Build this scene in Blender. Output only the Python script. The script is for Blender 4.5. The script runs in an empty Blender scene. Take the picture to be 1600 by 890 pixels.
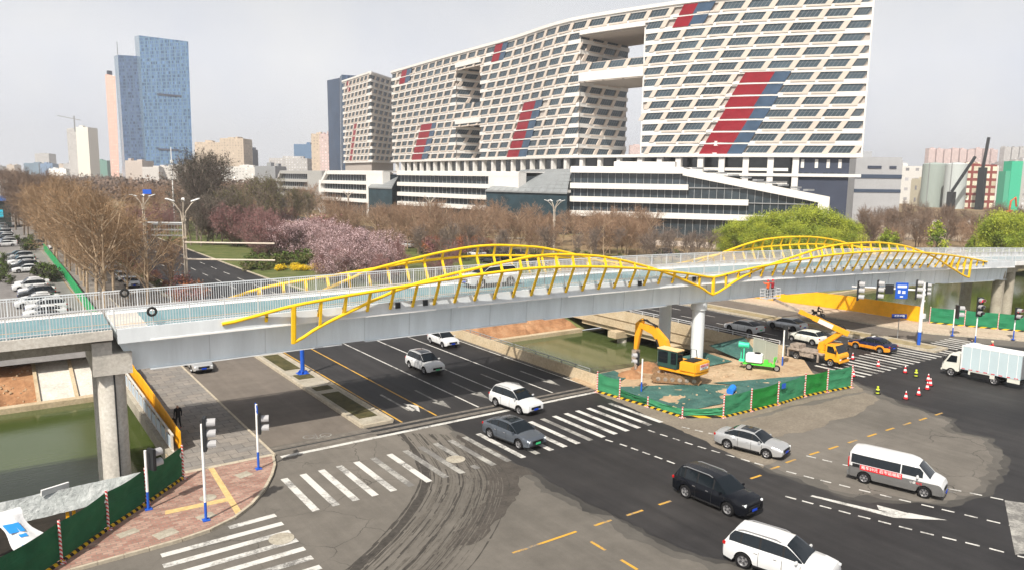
import bpy, bmesh, math, random
from mathutils import Vector, Matrix, noise as mnoise
random.seed(11)
S = bpy.context.scene
COL = S.collection
R = math.radians
# ------------------------------------------------------------------ camera
PITCH, ROLL, YAW, CAMH, FPX = R(8.212), R(.734), R(35.424), 18.0, 1170.0
fw = Vector((math.sin(YAW)*math.cos(PITCH), math.cos(YAW)*math.cos(PITCH), -math.sin(PITCH)))
r0 = Vector((math.cos(YAW), -math.sin(YAW), 0)); u0 = r0.cross(fw)
rt = r0*math.cos(ROLL)+u0*math.sin(ROLL); up = u0*math.cos(ROLL)-r0*math.sin(ROLL)
cd = bpy.data.cameras.new('camera'); cam = bpy.data.objects.new('camera', cd); COL.objects.link(cam)
m3 = Matrix((rt, up, -fw)).transposed()
cam.matrix_world = Matrix.Translation((0, 0, CAMH)) @ m3.to_4x4()
cd.sensor_width = 36; cd.lens = FPX/1600*36; cd.clip_end = 9000; cd.clip_start = .5
S.camera = cam
# ------------------------------------------------------------------ world and sun
SUN_DIR = Vector((-.75, -.44, 1.0)).normalized()      # towards the sun
el = math.asin(SUN_DIR.z); az = math.atan2(SUN_DIR.x, SUN_DIR.y)
w = bpy.data.worlds.new('World'); S.world = w; w.use_nodes = True
nt = w.node_tree; bg = nt.nodes['Background']
sky = nt.nodes.new('ShaderNodeTexSky'); sky.sky_type = 'NISHITA'; sky.sun_disc = False
sky.sun_elevation = el; sky.sun_rotation = az; sky.dust_density = 6; sky.air_density = 1.2; sky.ozone_density = 1.5
hs = nt.nodes.new('ShaderNodeHueSaturation'); hs.inputs['Saturation'].default_value = .40; hs.inputs['Value'].default_value = .75
nt.links.new(sky.outputs[0], hs.inputs['Color']); nt.links.new(hs.outputs[0], bg.inputs[0])
# thin bright haze veil, strongest near the horizon
tcw = nt.nodes.new('ShaderNodeTexCoord'); sx_ = nt.nodes.new('ShaderNodeSeparateXYZ'); nt.links.new(tcw.outputs['Generated'], sx_.inputs[0])
vr = nt.nodes.new('ShaderNodeMapRange'); vr.inputs[1].default_value = .14; vr.inputs[2].default_value = .50; vr.inputs[3].default_value = .95; vr.inputs[4].default_value = .10; nt.links.new(sx_.outputs[2], vr.inputs[0])
cn = nt.nodes.new('ShaderNodeTexNoise'); cn.inputs['Scale'].default_value = 4.5; cn.inputs['Detail'].default_value = 5; nt.links.new(tcw.outputs['Generated'], cn.inputs['Vector'])
cm_ = nt.nodes.new('ShaderNodeValToRGB'); cm_.color_ramp.elements[0].position = .3; cm_.color_ramp.elements[1].position = .7
cm_.color_ramp.elements[0].color = (6.7, 7.0, 7.8, 1); cm_.color_ramp.elements[1].color = (8.15, 8.15, 8.2, 1); nt.links.new(cn.outputs[0], cm_.inputs[0])
mxw = nt.nodes.new('ShaderNodeMix'); mxw.data_type = 'RGBA'; nt.links.new(vr.outputs[0], mxw.inputs[0]); nt.links.new(hs.outputs[0], mxw.inputs[6]); nt.links.new(cm_.outputs[0], mxw.inputs[7]); nt.links.new(mxw.outputs[2], bg.inputs[0])
bg.inputs[1].default_value = .10
sl = bpy.data.lights.new('sun', 'SUN'); sl.energy = 5.0; sl.angle = R(.9); sl.color = (1, .93, .82)
so = bpy.data.objects.new('sun', sl); COL.objects.link(so); so.rotation_euler = SUN_DIR.to_track_quat('Z', 'Y').to_euler()
vs = S.view_settings; vs.view_transform = 'Standard'; vs.look = 'None'; vs.gamma = 1; vs.use_curve_mapping = False; vs.exposure = 0.28
S.render.engine = 'CYCLES'
# ------------------------------------------------------------------ geometry helpers
def ray(px, py): return fw+rt*((px-800)/FPX)+up*((445-py)/FPX)
def gp(px, py, z=0.0):
    r = ray(px, py); t = (z-CAMH)/r.z; return Vector((r.x*t, r.y*t, z))
def ap(px, py, D):
    r = ray(px, py); t = D/(r.x*math.sin(YAW)+r.y*math.cos(YAW)); return Vector((r.x*t, r.y*t, CAMH+r.z*t))
def W(a, D, z=0.0): return Vector((D*math.sin(YAW)+a*math.cos(YAW), D*math.cos(YAW)-a*math.sin(YAW), z))
def pxof(p):
    v = Vector(p)-Vector((0, 0, CAMH)); d = v.dot(fw); return 800+FPX*v.dot(rt)/d, 445-FPX*v.dot(up)/d
class MB:
    def __init__(s): s.v = []; s.f = []; s.m = []
    def face(s, pts, m=0):
        i = len(s.v); s.v += [tuple(p) for p in pts]; s.f.append(tuple(range(i, i+len(pts)))); s.m.append(m)
    def hexa(s, p, m=0):   # p: 4 bottom (ccw), 4 top
        i = len(s.v); s.v += [tuple(q) for q in p]
        for f in ((3, 2, 1, 0), (4, 5, 6, 7), (0, 1, 5, 4), (1, 2, 6, 5), (2, 3, 7, 6), (3, 0, 4, 7)):
            s.f.append(tuple(i+k for k in f)); s.m.append(m)
    def box(s, cx, cy, cz, sx, sy, sz, m=0, rz=0, tz=1.0, ty=1.0):
        c, n = math.cos(rz), math.sin(rz); P = []
        for z, k, k2 in ((-.5, 1, 1), (.5, tz, ty)):
            for x, y in ((-.5, -.5), (.5, -.5), (.5, .5), (-.5, .5)):
                X, Y = x*sx*k, y*sy*k2; P.append((cx+X*c-Y*n, cy+X*n+Y*c, cz+z*sz))
        s.hexa(P, m)
    def beam(s, a, b, wd, h, m=0, upv=(0, 0, 1)):
        a = Vector(a); b = Vector(b); d = (b-a).normalized(); u = Vector(upv)
        sd = d.cross(u)
        if sd.length < 1e-4: sd = d.cross(Vector((1, 0, 0)))
        sd.normalize(); u = sd.cross(d); sd *= wd/2; u *= h/2
        s.hexa([a-sd-u, a+sd-u, b+sd-u, b-sd-u, a-sd+u, a+sd+u, b+sd+u, b-sd+u], m)
    def prism(s, pts, z0, z1, m=0, ms=None):
        n = len(pts); i = len(s.v)
        s.v += [(p[0], p[1], z0) for p in pts]+[(p[0], p[1], z1) for p in pts]
        s.f.append(tuple(i+n+k for k in range(n))); s.m.append(m)
        s.f.append(tuple(i+n-1-k for k in range(n))); s.m.append(m)
        for k in range(n):
            j = (k+1) % n; s.f.append((i+k, i+j, i+n+j, i+n+k)); s.m.append(m if ms is None else ms)
    def loft(s, rings, m=0, closed=True, caps=True, ms=None):
        n = len(rings[0]); i = len(s.v)
        for r in rings: s.v += [tuple(p) for p in r]
        for a in range(len(rings)-1):
            for k in range(n if closed else n-1):
                j = (k+1) % n; s.f.append((i+a*n+k, i+a*n+j, i+(a+1)*n+j, i+(a+1)*n+k)); s.m.append(m if ms is None else ms(a, k))
        if caps:
            s.f.append(tuple(i+n-1-k for k in range(n))); s.m.append(m)
            b = i+(len(rings)-1)*n; s.f.append(tuple(b+k for k in range(n))); s.m.append(m)
    def tube(s, path, r, n=6, m=0, caps=True):
        P = [Vector(p) for p in path]; rr = r if isinstance(r, (list, tuple)) else [r]*len(P); rings = []
        ref = None
        for k, p in enumerate(P):
            d = (P[min(k+1, len(P)-1)]-P[max(k-1, 0)]).normalized()
            if ref is None: ref = Vector((0, 0, 1)) if abs(d.z) < .9 else Vector((1, 0, 0))
            a = d.cross(ref).normalized(); b = a.cross(d).normalized(); ref = b
            rings.append([p+(a*math.cos(2*math.pi*q/n)+b*math.sin(2*math.pi*q/n))*rr[k] for q in range(n)])
        s.loft(rings, m, True, caps)
    def lathe(s, prof, n=16, m=0, c=(0, 0, 0), axis='z'):
        rings = []
        for r, z in prof:
            ring = []
            for q in range(n):
                a = 2*math.pi*q/n; x, y = r*math.cos(a), r*math.sin(a)
                p = (x, y, z) if axis == 'z' else ((x, z, y) if axis == 'y' else (z, x, y))
                ring.append((c[0]+p[0], c[1]+p[1], c[2]+p[2]))
            rings.append(ring)
        s.loft(rings, m)
    def build(s, name, mats, parent=None, smooth=None, bevel=0, fixn=False):
        me = bpy.data.meshes.new(name)
        me.from_pydata([tuple(p) for p in s.v], [], s.f)
        if not isinstance(mats, (list, tuple)): mats = [mats]
        for mm in mats: me.materials.append(mm)
        if len(mats) > 1: me.polygons.foreach_set('material_index', s.m)
        if fixn or bevel:
            b = bmesh.new(); b.from_mesh(me)
            bmesh.ops.remove_doubles(b, verts=b.verts, dist=1e-4)
            bmesh.ops.recalc_face_normals(b, faces=b.faces)
            if bevel:
                ed = [e for e in b.edges if len(e.link_faces) == 2 and e.calc_face_angle(0) > R(35)]
                bmesh.ops.bevel(b, geom=ed, offset=bevel, segments=2, affect='EDGES', clamp_overlap=True)
            b.to_mesh(me); b.free()
        if smooth:
            me.polygons.foreach_set('use_smooth', [True]*len(me.polygons)); me.set_sharp_from_angle(angle=R(smooth))
        me.update()
        o = bpy.data.objects.new(name, me); COL.objects.link(o)
        if parent: o.parent = parent
        return o
def tag(o, label=None, cat=None, group=None, kind=None):
    if label: o['label'] = label
    if cat: o['category'] = cat
    if group: o['group'] = group
    if kind: o['kind'] = kind
    return o
def thing(name, label, cat, loc=(0, 0, 0), rz=0, group=None):
    o = bpy.data.objects.new(name, None); COL.objects.link(o); o.location = loc; o.rotation_euler = (0, 0, rz)
    o.empty_display_size = .3
    return tag(o, label, cat, group)
KIDS = {}
def copy_tree(o, parent=None):
    c = o.copy(); COL.objects.link(c)
    if parent: c.parent = parent; c.matrix_parent_inverse = o.matrix_parent_inverse
    for ch in list(o.children): copy_tree(ch, c)
    return c
# ------------------------------------------------------------------ materials
def mat(name, col, rough=.7, metal=0, var=.0, scale=4.0, bump=0.0, spec=.28, coat=0, emit=None, alpha=None, streak=None):
    m = bpy.data.materials.new(name); m.use_nodes = True; n = m.node_tree; b = n.nodes['Principled BSDF']
    b.inputs['Base Color'].default_value = (*col, 1); b.inputs['Roughness'].default_value = rough
    b.inputs['Metallic'].default_value = metal; b.inputs['Specular IOR Level'].default_value = spec
    if coat: b.inputs['Coat Weight'].default_value = coat; b.inputs['Coat Roughness'].default_value = .05
    if emit: b.inputs['Emission Color'].default_value = (*emit[:3], 1); b.inputs['Emission Strength'].default_value = emit[3]
    if var or bump:
        tc = n.nodes.new('ShaderNodeTexCoord'); no = n.nodes.new('ShaderNodeTexNoise')
        no.inputs['Scale'].default_value = scale; no.inputs['Detail'].default_value = 6; no.inputs['Roughness'].default_value = .65
        src = tc.outputs['Object']
        if streak:
            mp = n.nodes.new('ShaderNodeMapping'); mp.inputs['Scale'].default_value = streak; n.links.new(src, mp.inputs[0]); src = mp.outputs[0]
        n.links.new(src, no.inputs['Vector'])
        if var:
            cr = n.nodes.new('ShaderNodeMapRange'); cr.inputs[1].default_value = .3; cr.inputs[2].default_value = .7
            cr.inputs[3].default_value = 1-var; cr.inputs[4].default_value = 1+var
            n.links.new(no.outputs[0], cr.inputs[0])
            mx = n.nodes.new('ShaderNodeVectorMath'); mx.operation = 'SCALE'; mx.inputs[0].default_value = col
            n.links.new(cr.outputs[0], mx.inputs['Scale']); n.links.new(mx.outputs[0], b.inputs['Base Color'])
        if bump:
            bp = n.nodes.new('ShaderNodeBump'); bp.inputs['Strength'].default_value = bump; bp.inputs['Distance'].default_value = .05
            n.links.new(no.outputs[0], bp.inputs['Height']); n.links.new(bp.outputs[0], b.inputs['Normal'])
    return m
class NB:   # tiny node builder
    def __init__(s, m): s.n = m.node_tree; s.b = s.n.nodes['Principled BSDF']
    def new(s, t, **k):
        nd = s.n.nodes.new(t)
        for a, v in k.items(): setattr(nd, a, v)
        return nd
    def noise(s, vec, scale, detail=6, rough=.6):
        nd = s.new('ShaderNodeTexNoise'); nd.inputs['Scale'].default_value = scale; nd.inputs['Detail'].default_value = detail
        nd.inputs['Roughness'].default_value = rough; s.n.links.new(vec, nd.inputs['Vector']); return nd.outputs[0]
    def ramp(s, fac, stops):
        nd = s.new('ShaderNodeValToRGB'); e = nd.color_ramp.elements
        while len(e) < len(stops): e.new(.5)
        for k, (p, c) in enumerate(stops): e[k].position = p; e[k].color = (*c, 1) if not isinstance(c, float) else (c, c, c, 1)
        s.n.links.new(fac, nd.inputs[0]); return nd.outputs[0]
    def mix(s, fac, a, b, mode='MIX'):
        nd = s.new('ShaderNodeMix', data_type='RGBA', blend_type=mode)
        for i, v in ((0, fac), (6, a), (7, b)):
            if isinstance(v, (int, float)): nd.inputs[i].default_value = v if i == 0 else (v, v, v, 1)
            elif isinstance(v, tuple): nd.inputs[i].default_value = (*v, 1)
            else: s.n.links.new(v, nd.inputs[i])
        return nd.outputs[2]
    def bump(s, h, st=.3, dist=.05):
        nd = s.new('ShaderNodeBump'); nd.inputs['Strength'].default_value = st; nd.inputs['Distance'].default_value = dist
        s.n.links.new(h, nd.inputs['Height']); s.n.links.new(nd.outputs[0], s.b.inputs['Normal'])
def asphalt(name, c1, c2, crack=.0, patch=.15, big=.05, rough=.85, wet=0.0):
    m = mat(name, c1, rough); q = NB(m); tc = q.new('ShaderNodeTexCoord').outputs['Object']
    f1 = q.noise(tc, big, 7, .62); f2 = q.noise(tc, .6, 5, .7); f3 = q.noise(tc, 14, 4, .8)
    c = q.mix(q.ramp(f1, [(.36, 0.), (.64, 1.)]), c1, c2)
    c = q.mix(.28, c, q.ramp(f2, [(.3, .25), (.7, .75)]), 'OVERLAY')
    c = q.mix(.16, c, q.ramp(f3, [(.3, .2), (.7, .8)]), 'OVERLAY')
    # long tyre streaks along the driving direction
    mp = q.new('ShaderNodeMapping'); mp.inputs['Scale'].default_value = (1.6, .05, 1); q.n.links.new(tc, mp.inputs[0])
    st = q.noise(mp.outputs[0], 1.0, 4, .6); c = q.mix(patch, c, q.ramp(st, [(.35, .3), (.65, .7)]), 'OVERLAY')
    if crack:
        vo = q.new('ShaderNodeTexVoronoi', feature='DISTANCE_TO_EDGE'); vo.inputs['Scale'].default_value = .28
        wn = q.new('ShaderNodeTexNoise'); wn.inputs['Scale'].default_value = .9; wn.inputs['Detail'].default_value = 5; q.n.links.new(tc, wn.inputs['Vector'])
        ad = q.new('ShaderNodeVectorMath', operation='ADD'); q.n.links.new(tc, ad.inputs[0]); q.n.links.new(wn.outputs['Color'], ad.inputs[1])
        q.n.links.new(ad.outputs[0], vo.inputs['Vector'])
        cm = q.ramp(vo.outputs['Distance'], [(.0, 1.), (.010, 0.)])
        msk = q.ramp(q.noise(tc, .12, 3, .5), [(.50, 0.), (.60, 1.)])
        mm = q.mix(1.0, cm, msk, 'MULTIPLY'); mm = q.mix(1.0, mm, crack, 'MULTIPLY')
        c = q.mix(mm, c, (.03, .028, .026))
    q.n.links.new(c, q.b.inputs['Base Color']); q.bump(f3, .35, .02)
    return m
def tint(name, cols, scales, rough=.9, bump=.4, bs=3.0):
    m = mat(name, cols[0], rough); q = NB(m); tc = q.new('ShaderNodeTexCoord').outputs['Object']
    c = q.ramp(q.noise(tc, scales[0], 8, .65), [(.3+.4*k/(len(cols)-1), cols[k]) for k in range(len(cols))])
    c = q.mix(.35, c, q.ramp(q.noise(tc, scales[1], 5, .7), [(.3, .2), (.7, .8)]), 'OVERLAY')
    q.n.links.new(c, q.b.inputs['Base Color']); q.bump(q.noise(tc, bs, 6, .7), bump, .15); return m
M = {}
M['asph'] = asphalt('worn_asphalt', (.118, .108, .095), (.165, .150, .132), crack=.9)
M['dark'] = asphalt('new_asphalt', (.016, .0155, .017), (.038, .036, .036), patch=.45, big=.06, rough=.62)
M['lane'] = asphalt('service_asphalt', (.160, .138, .118), (.140, .122, .106), crack=.3, big=.09)
M['earth'] = tint('brown_earth', [(.20, .10, .05), (.33, .17, .085), (.42, .25, .14)], (.35, 3), bs=1.2, bump=.9)
M['sand'] = tint('pale_sand', [(.30, .20, .12), (.42, .31, .20), (.50, .38, .26)], (.4, 3), bs=1.5, bump=.6)
M['park'] = tint('dry_grass', [(.15, .11, .06), (.24, .17, .10), (.16, .17, .06)], (.03, .6))
M['grass'] = tint('grass', [(.06, .085, .02), (.10, .12, .035), (.16, .155, .06)], (.3, 4))
M['bankgreen'] = tint('bank_grass', [(.10, .12, .03), (.16, .17, .06), (.22, .19, .09)], (.12, 1.5))
M['conc'] = tint('concrete', [(.26, .23, .19), (.35, .32, .26), (.42, .39, .33)], (.6, 6), rough=.85, bump=.15)
M['beige'] = tint('beige_concrete', [(.38, .30, .19), (.46, .37, .25), (.50, .42, .30)], (.5, 5), rough=.85, bump=.15)
M['concw'] = tint('pale_concrete', [(.44, .42, .38), (.55, .52, .47), (.60, .58, .53)], (.5, 5), rough=.8, bump=.15)
M['kerb'] = mat('kerb_stone', (.42, .37, .29), .85, var=.25, scale=3, bump=.3)
M['white'] = mat('white_paint', (.80, .80, .79), .45, var=.06, scale=1.0)
M['steel'] = mat('steel_paint', (.76, .83, .87), .45, var=.10, scale=.9, streak=(1, 1, .12))
M['steelw'] = mat('fascia_paint', (.64, .68, .71), .45, var=.09, scale=.9, streak=(1, 1, .2))
M['rail'] = mat('rail_paint', (.66, .67, .69), .35, metal=.25)
M['yellow'] = mat('yellow_paint', (.88, .55, .015), .45, var=.14, scale=1.3)
M['cap'] = mat('yellow_plate', (.78, .44, .01), .5)
M['lanewhite'] = None
M['black'] = mat('black_rubber', (.018, .018, .018), .75)
M['blackm'] = mat('black_metal', (.025, .027, .03), .45)
M['greym'] = mat('grey_metal', (.32, .33, .34), .45, metal=.4, var=.1)
M['blue'] = mat('blue_paint', (.02, .10, .50), .4)
M['red'] = mat('red_paint', (.62, .02, .03), .4)
def txtmesh(body, size, m_, parent, loc, rot):
    c = bpy.data.curves.new('lettering', 'FONT'); c.body = body; c.size = size; c.align_x = 'CENTER'; c.align_y = 'CENTER'; c.extrude = .003
    o = bpy.data.objects.new('tmp', c); COL.objects.link(o); bpy.context.view_layer.update()
    me = bpy.data.meshes.new_from_object(o.evaluated_get(bpy.context.evaluated_depsgraph_get())); bpy.data.objects.remove(o)
    me.materials.clear(); me.materials.append(m_); o = bpy.data.objects.new('lettering', me); COL.objects.link(o); o.parent = parent; o.location = loc; o.rotation_euler = rot; return o
def worn(name, col, wear=.5):
    m = mat(name, col, .7); q = NB(m); tc = q.new('ShaderNodeTexCoord').outputs['Object']
    f = q.noise(tc, 5.0, 8, .8); g = q.noise(tc, .5, 4, .6)
    k = q.mix(.55, f, g); msk = q.ramp(k, [(wear-.05, 1.), (wear+.06, 0.)])
    c = q.mix(msk, tuple(x*.92 for x in col), (.16, .155, .148)); q.n.links.new(c, q.b.inputs['Base Color']); return m
M['lw'] = worn('white_marking', (.62, .61, .58), .45); M['lww'] = worn('worn_white_marking', (.42, .41, .38), .52)
M['ly'] = worn('yellow_marking', (.60, .34, .05), .45)
def glass(name, col, rough=.08, spec=1.0):
    return mat(name, col, rough, spec=spec)
M['cglass'] = glass('car_glass', (.008, .012, .016), .06, .45)
M['bglass'] = mat('window_glass', (.10, .16, .20), .12, spec=.9, var=.35, scale=.12)
M['dglass'] = mat('dark_glass', (.030, .042, .052), .12, spec=.8, var=.3, scale=.3)
# water
m = mat('river_water', (.045, .07, .012), .05, spec=.30); q = NB(m); tc = q.new('ShaderNodeTexCoord').outputs['Object']
mp = q.new('ShaderNodeMapping'); mp.inputs['Scale'].default_value = (.35, 1.2, 1); q.n.links.new(tc, mp.inputs[0])
c = q.mix(q.ramp(q.noise(tc, .06, 4), [(.35, 0.), (.65, 1.)]), (.050, .072, .016), (.075, .095, .038)); c = q.mix(q.ramp(q.noise(mp.outputs[0], .9, 7, .8), [(.60, 0.), (.72, .55)]), c, (.10, .11, .05)); q.n.links.new(c, q.b.inputs['Base Color'])
q.bump(q.noise(mp.outputs[0], 2.2, 5, .65), .16, .05); M['water'] = m
# pavers
def paver(name, c1, c2, mortar, sx, sy, off=.5):
    m = mat(name, c1, .85); q = NB(m); tc = q.new('ShaderNodeTexCoord').outputs['Object']
    br = q.new('ShaderNodeTexBrick'); br.offset = off; br.inputs['Color1'].default_value = (*c1, 1); br.inputs['Color2'].default_value = (*c2, 1)
    br.inputs['Mortar'].default_value = (*mortar, 1); br.inputs['Scale'].default_value = 1; br.inputs['Mortar Size'].default_value = .02
    br.inputs['Brick Width'].default_value = sx; br.inputs['Row Height'].default_value = sy; q.n.links.new(tc, br.inputs['Vector'])
    c = q.mix(.35, br.outputs[0], q.ramp(q.noise(tc, .8, 6, .7), [(.3, .25), (.7, .75)]), 'OVERLAY')
    c = q.mix(.30, c, q.ramp(q.noise(tc, 5, 5, .7), [(.35, .3), (.65, .7)]), 'OVERLAY')
    q.n.links.new(c, q.b.inputs['Base Color']); q.bump(br.outputs['Fac'], .3, -.02); return m
M['redbrick'] = paver('red_pavers', (.27, .14, .11), (.38, .25, .20), (.22, .18, .15), .45, .22)
M['greypave'] = paver('grey_pavers', (.25, .225, .20), (.19, .18, .17), (.09, .085, .08), 1.2, .8)
# ================================================================== GROUND, RIVER, ROADS
def struct(name, mb, mats, **k): return tag(mb.build(name, mats, **k), kind='structure')
FENCE_L = [(8.73, 45.52), (6.32, 42.94), (4.19, 40.79), (1.82, 38.22), (-.7, 35.6)]
g = MB()
def sheet(mb, pts, z=0, m=0): mb.face([(p[0], p[1], z) for p in pts], m)
sheet(g, [(-3000, -1500), (3000, -1500), (3000, 30), (-3000, 30)])
sheet(g, [(-3000, 30), (-.7, 30), (-.7, 35.6), (-3000, 35.6)])
sheet(g, [(-.7, 30), (9, 30), (9, 45.52)]+[(p[0], p[1]) for p in FENCE_L])
sheet(g, [(9, 30), (67.2, 30), (67.2, 50.6), (9, 50.6)])
sheet(g, [(67.2, 30), (106, 30), (98.6, 46.5), (67.2, 46.5)])
sheet(g, [(106, 30), (3000, 30), (3000, 42), (108, 42), (104, 40), (101, 42)][:4]+[(106, 42)])
sheet(g, [(9.2, 50.6), (43.6, 50.6), (43.6, 86), (9.2, 86)])
sheet(g, [(67.2, 46.5), (98.2, 46.5), (98.2, 86), (67.2, 86)])
struct('ground', g, M['asph'])
far = MB()
sheet(far, [(-6000, 86), (6000, 86), (6000, 8000), (-6000, 8000)])
struct('terrain', far, M['park'])
# river bed, banks and water
b = MB()
sheet(b, [(-400, 50), (400, 50), (400, 79), (-400, 79)], -4.6)
struct('river_bed', b, M['earth'])
wt = MB(); sheet(wt, [(-400, 34), (9.4, 34), (9.4, 78.4), (-400, 78.4)], -3.2)
sheet(wt, [(9.4, 50.4), (97, 50.4), (97, 78.4), (9.4, 78.4)], -3.2); sheet(wt, [(97, 40), (420, 40), (420, 78.4), (97, 78.4)], -3.2)
struct('river', wt, M['water'])
def bank(mb, x0, x1, m, nx, y0=78.0, y1=86.3, z0=-3.0, z1=.02, amp=.25):
    ny = 8
    P = [[(x0+(x1-x0)*i/nx, y0+(y1-y0)*j/ny, z0+(z1-z0)*j/ny+(amp*mnoise.noise((i*.9+x0, j*.9, 3)) if 0 < j < ny else 0)) for i in range(nx+1)] for j in range(ny+1)]
    for j in range(ny):
        for i in range(nx): mb.face([P[j][i], P[j][i+1], P[j+1][i+1], P[j+1][i]], m)
b = MB(); bank(b, -120, 3.2, 0, 140, amp=.45); bank(b, 43.6, 67.2, 0, 30, amp=.35)
struct('earth_bank', b, M['earth'])
b = MB(); bank(b, 98, 420, 0, 160, y1=90, amp=.4); bank(b, 12, 43.6, 0, 4); bank(b, 67.2, 98, 0, 4)
struct('grass_bank', b, M['bankgreen'])
b = MB(); bank(b, 3.2, 12.6, 0, 2, amp=0)
for x in (3.2, 6.2, 9.3): b.beam((x, 78, -2.9), (x, 86.3, .12), .3, .25, 1)
b.box(-50, 77.9, -3.05, 126, .9, .7, 1); b.box(-50, 79.1, -3.15, 126, 1.6, .6, 1)
struct('bank_slab', b, [M['concw'], M['beige']])
b = MB(); b.box(55.4, 77.9, -3.05, 23.6, .9, .7); b.box(26, 50.7, -2.6, 34.5, .5, 5); b.box(55.4, 50.6, -2.4, 24, .5, 4.6); b.box(82, 50.4, -2.4, 31, .5, 4.6)
b.box(26, 86.6, -2, 34.5, .6, 3.8); b.box(82, 86.6, -2, 31, .6, 3.8)
b.box(260, 78.0, -2.95, 320, .7, .5)
struct('embankment', b, M['beige'])
b = MB(); bank(b, 98.6, 420, 0, 120, y0=49, y1=41.5, z0=-3.6, z1=-.02, amp=.3)
struct('near_bank', b, M['bankgreen'])
# pit behind the left hoarding
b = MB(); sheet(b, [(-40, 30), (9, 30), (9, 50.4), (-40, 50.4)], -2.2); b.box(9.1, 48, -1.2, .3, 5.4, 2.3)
struct('pit_floor', b, mat('mud_painted_shade', (.022, .018, .014), .9, var=.4, scale=2, bump=.8))  # near-black mud: the pit's deep shade is put into its colour
# --- road surfaces
def mainedge(y): return 42.6 if y < 80 else max(39.7, 42.6-(y-80)*.055)
def r2x(y):  # centre of the second carriageway
    t = min(max((y-82)/85, 0), 1); t = t*t*(3-2*t); return 75+t*30
def strip(mb, ys, fa, fb, z, m=0):
    for a, b_ in zip(ys[:-1], ys[1:]): mb.face([(fa(a), a, z), (fb(a), a, z), (fb(b_), b_, z), (fa(b_), b_, z)], m)
YS = [46.2, 60, 80, 95, 110, 130, 160, 200, 260, 340, 450, 600, 800, 1200, 2000]
YS2 = [44.0]+[46+2.5*i for i in range(60)]+[220, 260, 320, 400, 520, 700]
rd = MB(); strip(rd, YS, lambda y: 21.6, mainedge, .005)
strip(rd, YS2, lambda y: r2x(y)-7.1, lambda y: r2x(y)+7.2, .005)
# dark tongue of new asphalt across the junction, with a ragged edge
def ragged(pts, amp, seed, step=.5):
    out = []
    for (a, b_) in zip(pts, pts[1:]+pts[:1]):
        a = Vector(a); b_ = Vector(b_); L = (b_-a).length; n = max(1, int(L/step)); nn = Vector((b_.y-a.y, a.x-b_.x)).normalized() if L > 0 else Vector((0, 0))
        for k in range(n):
            p = a+(b_-a)*k/n; d = mnoise.noise((p.x*.55+seed, p.y*.55, 0))*amp+mnoise.noise((p.x*2.2+seed, p.y*2.2, 5))*amp*.45
            e = min(k, n-k)/max(n, 1)*4; out.append(p+nn*d*min(1, e))
    return out
tongue = [(26.9, 46.2), (26.6, 40), (26.9, 34.5), (26.6, 31.6), (27, 23.4), (28.4, 20.2), (31, 10), (34, -2), (46, -10), (90, -10), (100, 10), (97, 25), (92, 35), (85, 43), (84, 46), (66, 46), (64.5, 41), (63.9, 35.5), (60.9, 29.7), (60.3, 25.4), (57.4, 23.8), (57.9, 21.8), (54.2, 19.3), (47.2, 17.5), (43.2, 18.1), (40.9, 20.3), (39.3, 22), (38.9, 26.9), (40.2, 34), (40.9, 38), (41.4, 43), (42.4, 46.2)]
tp = ragged(tongue, .55, 3.3); rd.face([(p.x, p.y, .0048) for p in tp])
cen = Vector((48, 24))
fr_ = MB()
for lay, (grow_, zz_) in enumerate(((1.0, .0026), (.45, .0036))):
    P_ = [Vector(p) for p in tongue]; out_ = []
    for i_, p in enumerate(P_):
        a_, b_ = P_[i_-1], P_[(i_+1) % len(P_)]; t_ = (b_-a_).normalized(); out_.append(p+Vector((-t_.y, t_.x))*-grow_*(-1 if False else 1))
    pp_ = ragged([(p.x, p.y) for p in out_], .75, 5.1+lay*4, .28); fr_.face([(p.x, p.y, zz_) for p in pp_], lay)
struct('road_edge', fr_, [asphalt('worn_edge_asphalt', (.085, .079, .071), (.120, .111, .10)), asphalt('old_edge_asphalt', (.040, .038, .036), (.085, .080, .073))])
rdo = struct('road', rd, M['dark'])
# secondary patches: dark skid-covered area and dusty light wedge
sk = MB()
def ribbon(mb, ctr, wd, z, m=0, seed=0, gap=.0):
    P = [Vector((p[0], p[1], 0)) for p in ctr]; pts = []
    for k in range(len(P)-1):
        p0 = P[max(k-1, 0)]; p1 = P[k]; p2 = P[k+1]; p3 = P[min(k+2, len(P)-1)]
        for s in range(14):
            t = s/14; pts.append(.5*((2*p1)+(-p0+p2)*t+(2*p0-5*p1+4*p2-p3)*t*t+(-p0+3*p1-3*p2+p3)*t**3))
    pts.append(P[-1]); pr = None
    for k, p in enumerate(pts):
        d = (pts[min(k+1, len(pts)-1)]-pts[max(k-1, 0)]).normalized(); nn = Vector((-d.y, d.x, 0))
        j = mnoise.noise((k*.35+seed, seed, 0)); ww = max(.015, wd*(.75+.9*j)); q = (p-nn*ww/2, p+nn*ww/2)
        if pr and mnoise.noise((k*.22, seed*3.1, 9)) > gap-.55: mb.face([(pr[0].x, pr[0].y, z), (q[0].x, q[0].y, z), (q[1].x, q[1].y, z), (pr[1].x, pr[1].y, z)], m)
        pr = q
rnd = random.Random(5)
base = [(23.2, 46.0), (22.4, 42.4), (21.0, 38.2), (18.6, 35.1), (15.9, 32.6), (12.6, 30.2), (6, 27)]
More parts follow.
